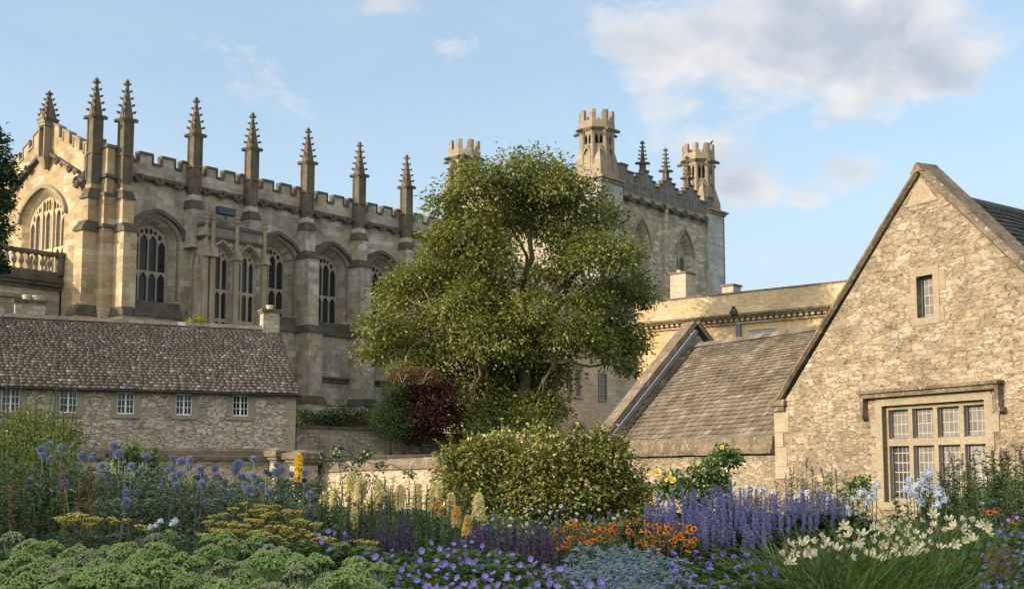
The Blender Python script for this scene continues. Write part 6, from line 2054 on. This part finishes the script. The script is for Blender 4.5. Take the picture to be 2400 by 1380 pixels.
# fine dark clump beside the pokers
for px, Y, h in ((880, 8.0, .84), (935, 8.1, .84), (985, 8.0, .82), (1025, 7.9, .70), (850, 8.2, .66), (770, 8.0, .76), (810, 7.9, .74), (830, 8.2, .80), (745, 7.8, .62), (790, 7.5, .55), (1060, 7.9, .62), (1100, 8.0, .6), (950, 7.5, .66), (905, 7.4, .60), (1000, 7.4, .62)):
    plant('bushy_perennial', base(px, Y, BED), [], 'fine', 'dense fine leaved dark green clump without flowers under the pale pokers', 'plant', 'fine dark green clumps', '', fol_h=h, fol_s=1.1)
# violet cranesbill
sp = scatter(120, [(860, 1400), (830, 1330), (850, 1300), (920, 1290), (1000, 1270), (1070, 1262), (1160, 1285), (1250, 1310), (1330, 1330), (1450, 1360), (1450, 1400)], lambda x, y: 6.6 - (y - 1262) * .014, 11)
sp += scatter(20, [(730, 1250), (800, 1235), (860, 1280), (850, 1320), (760, 1290)], lambda x, y: 6.3, 12)
def lab_ge(x, y):
    return 'cranesbill with violet blue flowers ' + ('beside the stonecrop' if x < 960 else ('below the dark purple spikes' if x < 1330 else 'before the steel blue thistles'))
grow('cranesbill_plant', sp, 6, ['geranium'], 'geranium', lab_ge, 'plant', lab_ge, 'flower', sc=(.95, 1.3), face=True, stem_r=.0018, fol_s=1.1)
sp = scatter(46, [(2290, 1400), (2300, 1300), (2320, 1240), (2360, 1215), (2420, 1210), (2420, 1400)], lambda x, y: 7.2 - (y - 1210) * .011, 13)
grow('cranesbill_plant', sp, 6, ['geranium'], 'geranium', 'cranesbill with violet blue flowers beyond the cream lilies', 'plant', 'cranesbill beyond the lilies', 'flower', sc=(.9, 1.2), face=True, stem_r=.0018, fol_s=1.1)
sp = scatter(30, [(1560, 1300), (1680, 1285), (1800, 1310), (1830, 1350), (1700, 1385), (1570, 1370)], lambda x, y: 6.2 - (y - 1290) * .012, 14)
grow('scabious_plant', sp, 5, ['mauve'], 'geranium', 'scabious with mauve button flowers below the lavender spikes', 'plant', 'mauve scabious below the lavender spikes', 'flower', sc=(.9, 1.25), face=True, stem_r=.0018, fol_s=1.0)
# dark purple salvia
sp = scatter(26, [(880, 1320), (890, 1270), (960, 1255), (970, 1315)], lambda x, y: 6.6, 15) + scatter(62, [(1060, 1300), (1110, 1265), (1200, 1260), (1310, 1280), (1320, 1330), (1220, 1345), (1110, 1320)], lambda x, y: 6.9 - (y - 1260) * .006, 16)
grow('salvia_plant', sp, 9, ['salvia'], 'salvia', lambda x, y: 'salvia with dark purple upright spikes ' + ('next to the stonecrop' if x < 1000 else 'behind the violet cranesbill'), 'plant', lambda x, y: 'dark purple salvia ' + ('by stonecrop' if x < 1000 else 'by cranesbill'), 'flower_spike', sc=(.7, 1.05), stem_r=.002, tilt=.18, fol_s=1.0)
# orange heleniums
sp = scatter(118, [(1290, 1240), (1330, 1222), (1420, 1228), (1470, 1220), (1560, 1225), (1620, 1222), (1640, 1260), (1620, 1285), (1520, 1285), (1450, 1262), (1370, 1275), (1310, 1290)], lambda x, y: 7.0 - (y - 1220) * .006, 17)
grow('helenium_plant', sp, 8, ['helen'], 'helen', lambda x, y: 'orange daisy flowered clump ' + ('near the dark purple spikes' if x < 1420 else ('in front of the sprawling shrub' if x < 1530 else 'against the lavender spikes')), 'plant', lambda x, y: 'orange daisies ' + ('by salvia' if x < 1420 else ('mid drift' if x < 1530 else 'by hyssop')), 'flower', zj=.02, sc=(.75, 1.15), face=True, stem_r=.002, fol_s=1.0)
# steel blue sea holly
sp = scatter(110, [(1320, 1330), (1350, 1285), (1450, 1282), (1540, 1290), (1620, 1320), (1640, 1370), (1600, 1400), (1380, 1400)], lambda x, y: 6.3 - (y - 1282) * .010, 18)
grow('sea_holly', sp, 8, ['holly'], 'holly', 'spiny sea holly with steel blue stems below the orange daisies', 'plant', 'steel blue sea holly', 'flower_head', sc=(.9, 1.4), stem_r=.0022, stem='pale', fol_s=1.0)
# lavender coloured giant hyssop
sp = scatter(165, [(1500, 1225), (1530, 1190), (1600, 1170), (1650, 1150), (1720, 1160), (1800, 1165), (1900, 1165), (1975, 1170), (1985, 1205), (1900, 1225), (1800, 1240), (1700, 1250), (1620, 1250), (1550, 1255)], lambda x, y: 8.0 - (y - 1150) * .010, 19)
sp += scatter(16, [(1640, 1250), (1760, 1240), (1810, 1260), (1800, 1285), (1660, 1275)], lambda x, y: 6.9, 20)
grow('hyssop_plant', [(x, y + 24, Y) for x, y, Y in sp], 8, ['hyssop'], 'hyssop', lambda x, y: 'hyssop with lavender blue spikes ' + ('beside the orange daisies' if x < 1640 else ('in the middle of its clump below the climbing rose' if x < 1810 else 'beside the white phlox and cream lilies')), 'plant',
     lambda x, y: 'lavender hyssop ' + ('by daisies' if x < 1640 else ('mid clump' if x < 1810 else 'by phlox')), 'flower_spike', sc=(.8, 1.1), stem_r=.0025, tilt=.10, fol_s=1.15)
for px, Y, h in ((1700, 6.0, .30), (1640, 6.3, .32), (1790, 6.0, .30), (1830, 6.1, .36), (1680, 6.7, .42), (1740, 6.6, .44), (1800, 6.7, .45), (1860, 6.8, .48), (1910, 7.0, .5), (1650, 6.8, .40), (1770, 6.3, .33), (1830, 6.4, .36)):
    plant('leafy_perennial', base(px, Y, BED), [], 'hyssop', 'dark leafy clump without flowers at the foot of the lavender spikes', 'plant', 'dark leafy clumps', '', fol_h=h, fol_s=1.1)
# cream day lilies
sp = scatter(112, [(1825, 1300), (1870, 1262), (1930, 1245), (2000, 1225), (2100, 1222), (2190, 1205), (2290, 1218), (2330, 1240), (2290, 1270), (2200, 1290), (2110, 1315), (2000, 1310), (1900, 1310), (1840, 1325)], lambda x, y: 6.9 - (y - 1205) * .012, 23)
sp = [(x, y, Y, 'lilyd' if i % 5 == 4 else 'lily') for i, (x, y, Y) in enumerate(sp)]
grow('day_lily', sp, 6, ['lily'], 'lily', lambda x, y: 'day lily with cream flowers ' + ('beside the lavender spikes' if x < 1960 else ('in the middle of its clump' if x < 2180 else 'beside the violet flowers at the corner')), 'plant',
     lambda x, y: 'cream day lilies ' + ('by hyssop' if x < 1960 else ('mid clump' if x < 2180 else 'by cranesbill')), 'flower', sc=(.62, 1.1), face=True, stem_r=.003, fol_s=.66, fol_h=.74)
for px, Y in ((1945, 5.6), (1925, 5.4), (1990, 5.5), (2060, 5.5), (2130, 5.5), (2200, 5.6), (2260, 5.8), (1960, 5.0), (2010, 4.9), (2080, 5.0), (2170, 5.1), (2250, 5.3), (2150, 7.4), (2230, 7.4), (2070, 7.5), (2290, 7.3)):
    plant('day_lily', base(px, Y, BED), [], 'lily', 'arching strap leaved day lily clump without open flowers', 'plant', 'strap leaved clumps without flowers', '', fol_h=(.50 if Y < 5.3 else .66) if Y < 7 else .80, fol_s=.72)
# white phlox
px_l = [(2132, 1128), (2150, 1140), (2168, 1122), (2178, 1112), (2190, 1140), (2202, 1158), (2212, 1172), (2176, 1166), (2142, 1160), (2158, 1182), (2196, 1184), (2124, 1148), (2168, 1146)]
grow('white_phlox', [(x, y, 8.6 + .12 * math.sin(x)) for x, y in px_l], 5, ['phlox'], 'phlox', 'tall white phlox in front of the mullioned barn window', 'plant', 'white phlox before the barn window', 'flower_cluster', sc=(.55, .82), fol_s=1.1)
px_l = [(1985, 1190), (2000, 1170), (2020, 1155), (2030, 1180), (2010, 1200), (2045, 1165), (2055, 1140), (1990, 1205)]
grow('white_phlox', [(x, y, 8.3) for x, y in px_l], 4, ['phlox'], 'phlox', 'shorter white phlox between the lavender spikes and the barn window', 'plant', 'white phlox beside the lavender spikes', 'flower_cluster', sc=(.5, .78), fol_s=1.0)
px_l = [(1722, 1158), (1734, 1150), (1742, 1156), (1772, 1146), (1784, 1150), (1792, 1158), (1812, 1158), (1868, 1162), (1880, 1156), (1890, 1164), (1944, 1164), (1952, 1170)]
grow('white_phlox', [(x, y, 9.2) for x, y in px_l], 3, ['phlox'], 'phlox', 'white phlox peeping out behind the lavender spikes below the barn wall', 'plant', 'white phlox behind the lavender spikes', 'flower_cluster', zj=.03, sc=(.4, .62), fol_s=1.0)
grow('white_flower', [(365, 1232, 6.6), (376, 1222, 6.6), (352, 1236, 6.6)], 3, ['phlox'], 'phlox', 'small white flower clump behind the stonecrop, next to the yarrow end', 'plant', None, 'flower_cluster', sc=(.28, .38), fol_s=.6)
grow('white_flower', [(412, 1222, 6.8), (405, 1228, 6.8)], 2, ['phlox'], 'phlox', 'single rounded white flower cluster amid yarrow leaves behind the stonecrop', 'plant', None, 'flower_cluster', sc=(.36, .42), fol_s=.6)
# tall spires by the golden shrub
sp = [(x, y, 9.0 + .5 * math.sin(x * 3)) for x, y in ((20, 1020), (45, 990), (62, 1000), (80, 1015), (110, 1010), (125, 1000), (135, 985), (148, 1035), (165, 1030), (10, 1050), (95, 1040), (70, 1045), (30, 1060), (176, 1050), (120, 1050))]
grow('spire_plant', sp, 3, ['spire'], 'willowy', 'tall green stems ending in thin grey seed spires below the golden shrub', 'plant', 'grey seed spires', 'seed_spire', sc=(.8, 1.1), fol_s=1.0, tilt=.08)
for px, Y, h in ((10, 8.6, .85), (60, 8.4, .80), (110, 8.6, .82), (160, 8.7, .78), (40, 7.9, .70), (100, 7.8, .66), (150, 7.8, .62), (15, 7.3, .58), (70, 7.2, .55), (-20, 8.0, .8), (130, 7.1, .52), (205, 8.6, .72)):
    plant('leafy_perennial', base(px, Y, BED), [], 'willowy', 'dense dark green leafy stems below the thin grey spires', 'plant', 'leafy stems below the spires', '', fol_h=h, fol_s=1.1)
sp = [(146, 1190, 7.7), (152, 1150, 7.7), (207, 1170, 7.6), (212, 1195, 7.6), (24, 1195, 7.4), (180, 1205, 7.5)]
grow('seed_stalk', [(x, y + 30, Y) for x, y, Y in sp], 1, ['straw'], None, 'brown dried seed stalk standing among dark green leaves', 'plant', 'brown seed stalks', 'seed_head', sc=(.7, 1.0), stem='straw', stem_r=.004, tilt=.06)
for px, Y, h in ((10, 6.6, .42), (60, 6.6, .44), (115, 6.7, .42), (170, 6.8, .44), (225, 6.8, .42), (280, 6.9, .42), (330, 7.0, .40), (30, 7.0, .46), (90, 7.0, .48), (250, 7.2, .44), (300, 7.3, .42), (200, 7.2, .46), (380, 7.1, .38), (430, 7.0, .36)):
    plant('leafy_perennial', base(px, Y, BED), [], 'geranium', 'low dark green leaf mound behind the stonecrop', 'plant', 'low leaf mounds behind the stonecrop', '', fol_h=h, fol_s=1.25)
# tall willowy stems before the barn window
for i, (px, Y, h) in enumerate(((2215, 10.2, .92), (2250, 10.0, .98), (2290, 10.1, 1.02), (2330, 10.0, 1.02), (2370, 10.1, 1.05), (2405, 10.0, 1.08), (2235, 9.5, .85), (2310, 9.4, .88), (2380, 9.4, .92), (2270, 9.0, .72), (2350, 9.0, .74), (2400, 9.0, .78))):
    plant('tall_perennial', base(px, Y, BED), [], 'willowy', 'tall dense narrow leaved stems before the mullioned barn window', 'plant', 'tall stems before the barn window', '', fol_h=h, fol_s=1.0)
sp = [(x, y, 10.0) for x, y in ((2345, 1075), (2360, 1080), (2390, 1070), (2398, 1085), (2230, 1085), (2255, 1090))]
grow('tall_perennial', sp, 2, ['dusky'], 'willowy', 'tallest narrow leaved stem with a dusky purple tip near the barn window', 'plant', 'dusky tipped stems', 'flower_spike', sc=(.8, 1.1), fol_s=.7)
# loosestrife stems before the barn wall
sp = [(x, y, 9.8) for x, y in ((1840, 1125), (1890, 1095), (1905, 1110), (1950, 1100), (1960, 1115), (1855, 1115), (1930, 1120))]
grow('slender_perennial', sp, 2, ['dusky'], 'willowy', 'slender dark leafy stem with seed tips against the barn wall', 'plant', 'slender stems against the barn wall', 'seed_tip', sc=(.5, .8), fol_s=.7)
# white and mauve button flowers before the sprawling shrub
sp = scatter(44, [(1090, 1215), (1200, 1190), (1330, 1180), (1470, 1190), (1480, 1215), (1380, 1225), (1300, 1230), (1210, 1265), (1110, 1260)], lambda x, y: 8.3 - (y - 1180) * .008, 29)
grow('button_flower', [(x, y, Y, 'mauve' if i % 4 == 0 else 'scab') for i, (x, y, Y) in enumerate(sp)], 6, ['scab'], 'yarrow', 'airy plant of small white and mauve button flowers before the sprawling shrub', 'plant', 'airy button flowers', 'flower', sc=(.7, 1.1), face=True, stem_r=.0015, fol_s=1.2)
# rudbeckias, a seed globe and tiny blue globes at the right corner
grow('helenium_plant', [(2320, 1200, 8.2), (2335, 1196, 8.2), (2345, 1204, 8.2), (2380, 1222, 7.8), (2390, 1216, 7.8), (2370, 1228, 7.8), (2300, 1192, 8.4)], 4, ['helen'], 'helen', 'few orange daisies below the tall stems near the barn window', 'plant', 'orange daisies near the barn window', 'flower', sc=(1, 1.3), face=True, stem_r=.002)
grow('globe_thistle', [(2296, 1186, 8.2), (2312, 1183, 8.2), (2318, 1190, 8.2), (2330, 1181, 8.3), (2372, 1192, 8.2), (2388, 1206, 8.1)], 3, ['globed'], None, 'tiny pale blue thistle buds on thin stalks beyond the cream lilies', 'plant', 'tiny blue thistle buds', 'flower_head', sc=(.55, .7), stem='pale', stem_r=.002)
g = Geo(); rs = np.random.RandomState(3); d = sphere_pts(260, rs); 
for q in range(110): g.tube([(0, 0, 0), tuple(d[q] * .066)], [.0006, .0005], 3)
beads(g, d * rs.uniform(.85, 1.1, (260, 1)) * .07, .0042, rs)
HEAD['allium'] = [g.mesh('seed_globe', V_['straw'])]
grow('allium_plant', [(2345, 1315, 5.6)], 1, ['allium'], None, 'dry round allium seed head among violet flowers at the corner', 'plant', None, 'seed_head', sc=(1, 1), stem='straw', stem_r=.004)


# climbing roses on the walls
def rambler(name, sprays, Y, label, leafn, flowers, kind, seed, L_=.05, stems=()):
    rs = np.random.RandomState(seed); rng = random.Random(seed)
    root = base(sprays[0][0], Y, .1)
    e = empty(name, root, 0, label, 'rose')
    g = Geo(); s = Geo()
    prev = np.array(root)
    for px, py, r in sprays:
        c = np.array(at(px, py, Y + rng.uniform(-.1, .1)))
        rr = r * Y / FPX
        d = rs.normal(size=(leafn, 3)) * np.array([rr * .5, rr * .35, rr * .42])
        leaf_arr(g, c + d - np.array(root), d / rr + rs.normal(size=(leafn, 3)) * .6, L_ * rs.uniform(.7, 1.3, leafn), L_ * .6, rs, .1, .15, .6)
        st = np.array(root) if rng.random() < .3 else prev
        limb(s, st - np.array(root), c - np.array(root), .012, .006, rng, .3, 5, .05)
        prev = c
    s.build('stem', V_['stem'], e); g.build('foliage', V_['mid'] if kind != 'blush' else V_['grey'], e)
    for px, py, sc in flowers:
        put('flower', HEAD[kind][0], e, at(px, py, Y - .25) - root, (R(70), 0, rng.uniform(-.6, .6)), sc)
    return e
rambler('climbing_rose', [(1640, 1160, 30), (1600, 1130, 26), (1575, 1125, 22), (1560, 1150, 22), (1630, 1110, 24), (1660, 1135, 30), (1670, 1095, 26), (1690, 1075, 24), (1700, 1060, 20), (1720, 1080, 20), (1690, 1120, 28), (1600, 1155, 26), (1670, 1160, 30), (1700, 1145, 24)], 17,
        'climbing rose with a few yellow blooms against the barn wall', 130, [(1541, 1107, 1.35), (1566, 1110, 1.1), (1563, 1124, .8), (1577, 1125, 1.2), (1692, 1048, .8)], 'rose', 51, .07)
rambler('climbing_rose', [(830, 1110, 20), (800, 1080, 18), (785, 1065, 14), (790, 1050, 12), (840, 1080, 16), (855, 1065, 16), (860, 1055, 10), (835, 1125, 22), (750, 1068, 8), (890, 1090, 12), (960, 1110, 10), (870, 1130, 20), (820, 1140, 22)], 20,
        'small pale flowered rose rambling over the low sunlit wall', 60, [(788, 1052, .9), (795, 1060, .8), (855, 1058, .8), (845, 1072, .7), (782, 1062, .8), (862, 1064, .8)], 'blush', 52, .06)
rambler('leafy_climber', [(1990, 1140, 16), (2010, 1130, 14), (2030, 1128, 14), (2000, 1160, 16), (2025, 1150, 14)], 14, 'small climber with round leaves at the foot of the barn wall beside its window', 50, [], 'rose', 53, .05)
rambler('leafy_shrub', [(330, 1075, 30), (300, 1070, 30), (345, 1090, 30), (315, 1100, 40), (360, 1120, 40), (300, 1130, 36), (350, 1150, 40)], 14.5, 'yellow green leafy shrub behind the globe thistles before the dark wall', 170, [], 'rose', 54, .07)

# low growth that closes the bed between the plants
g = Geo(); rs = np.random.RandomState(90)
n = 15000
X, Yv = rs.uniform(-5.2, 5.4, n), rs.uniform(4.2, 12.5, n)
D = np.stack([rs.normal(size=n) * .5, rs.normal(size=n) * .5, np.ones(n)], 1)
hh = .10 + .16 * rs.rand(n) + np.where(Yv > 7.0, .14, 0) + np.where(Yv > 8.6, .14, 0)
blade_arr(g, np.stack([X, Yv, np.full(n, BED - .03)], 1), D, hh, .010, rs, .4, 3)
n = 26000
X, Yv = rs.uniform(-5.2, 5.4, n), rs.uniform(4.2, 12.5, n)
hh = rs.uniform(.0, 1, n) * (.18 + np.where(Yv > 7.2, .14, 0) + np.where(Yv > 8.6, .14, 0))
leaf_arr(g, np.stack([X, Yv, BED + hh], 1), rs.normal(size=(n, 3)) + np.array([0, 0, .5]), .06, .03, rs, .1, .15, .8)
tag(g.build('ground_cover', V_['mid']), kind='stuff')
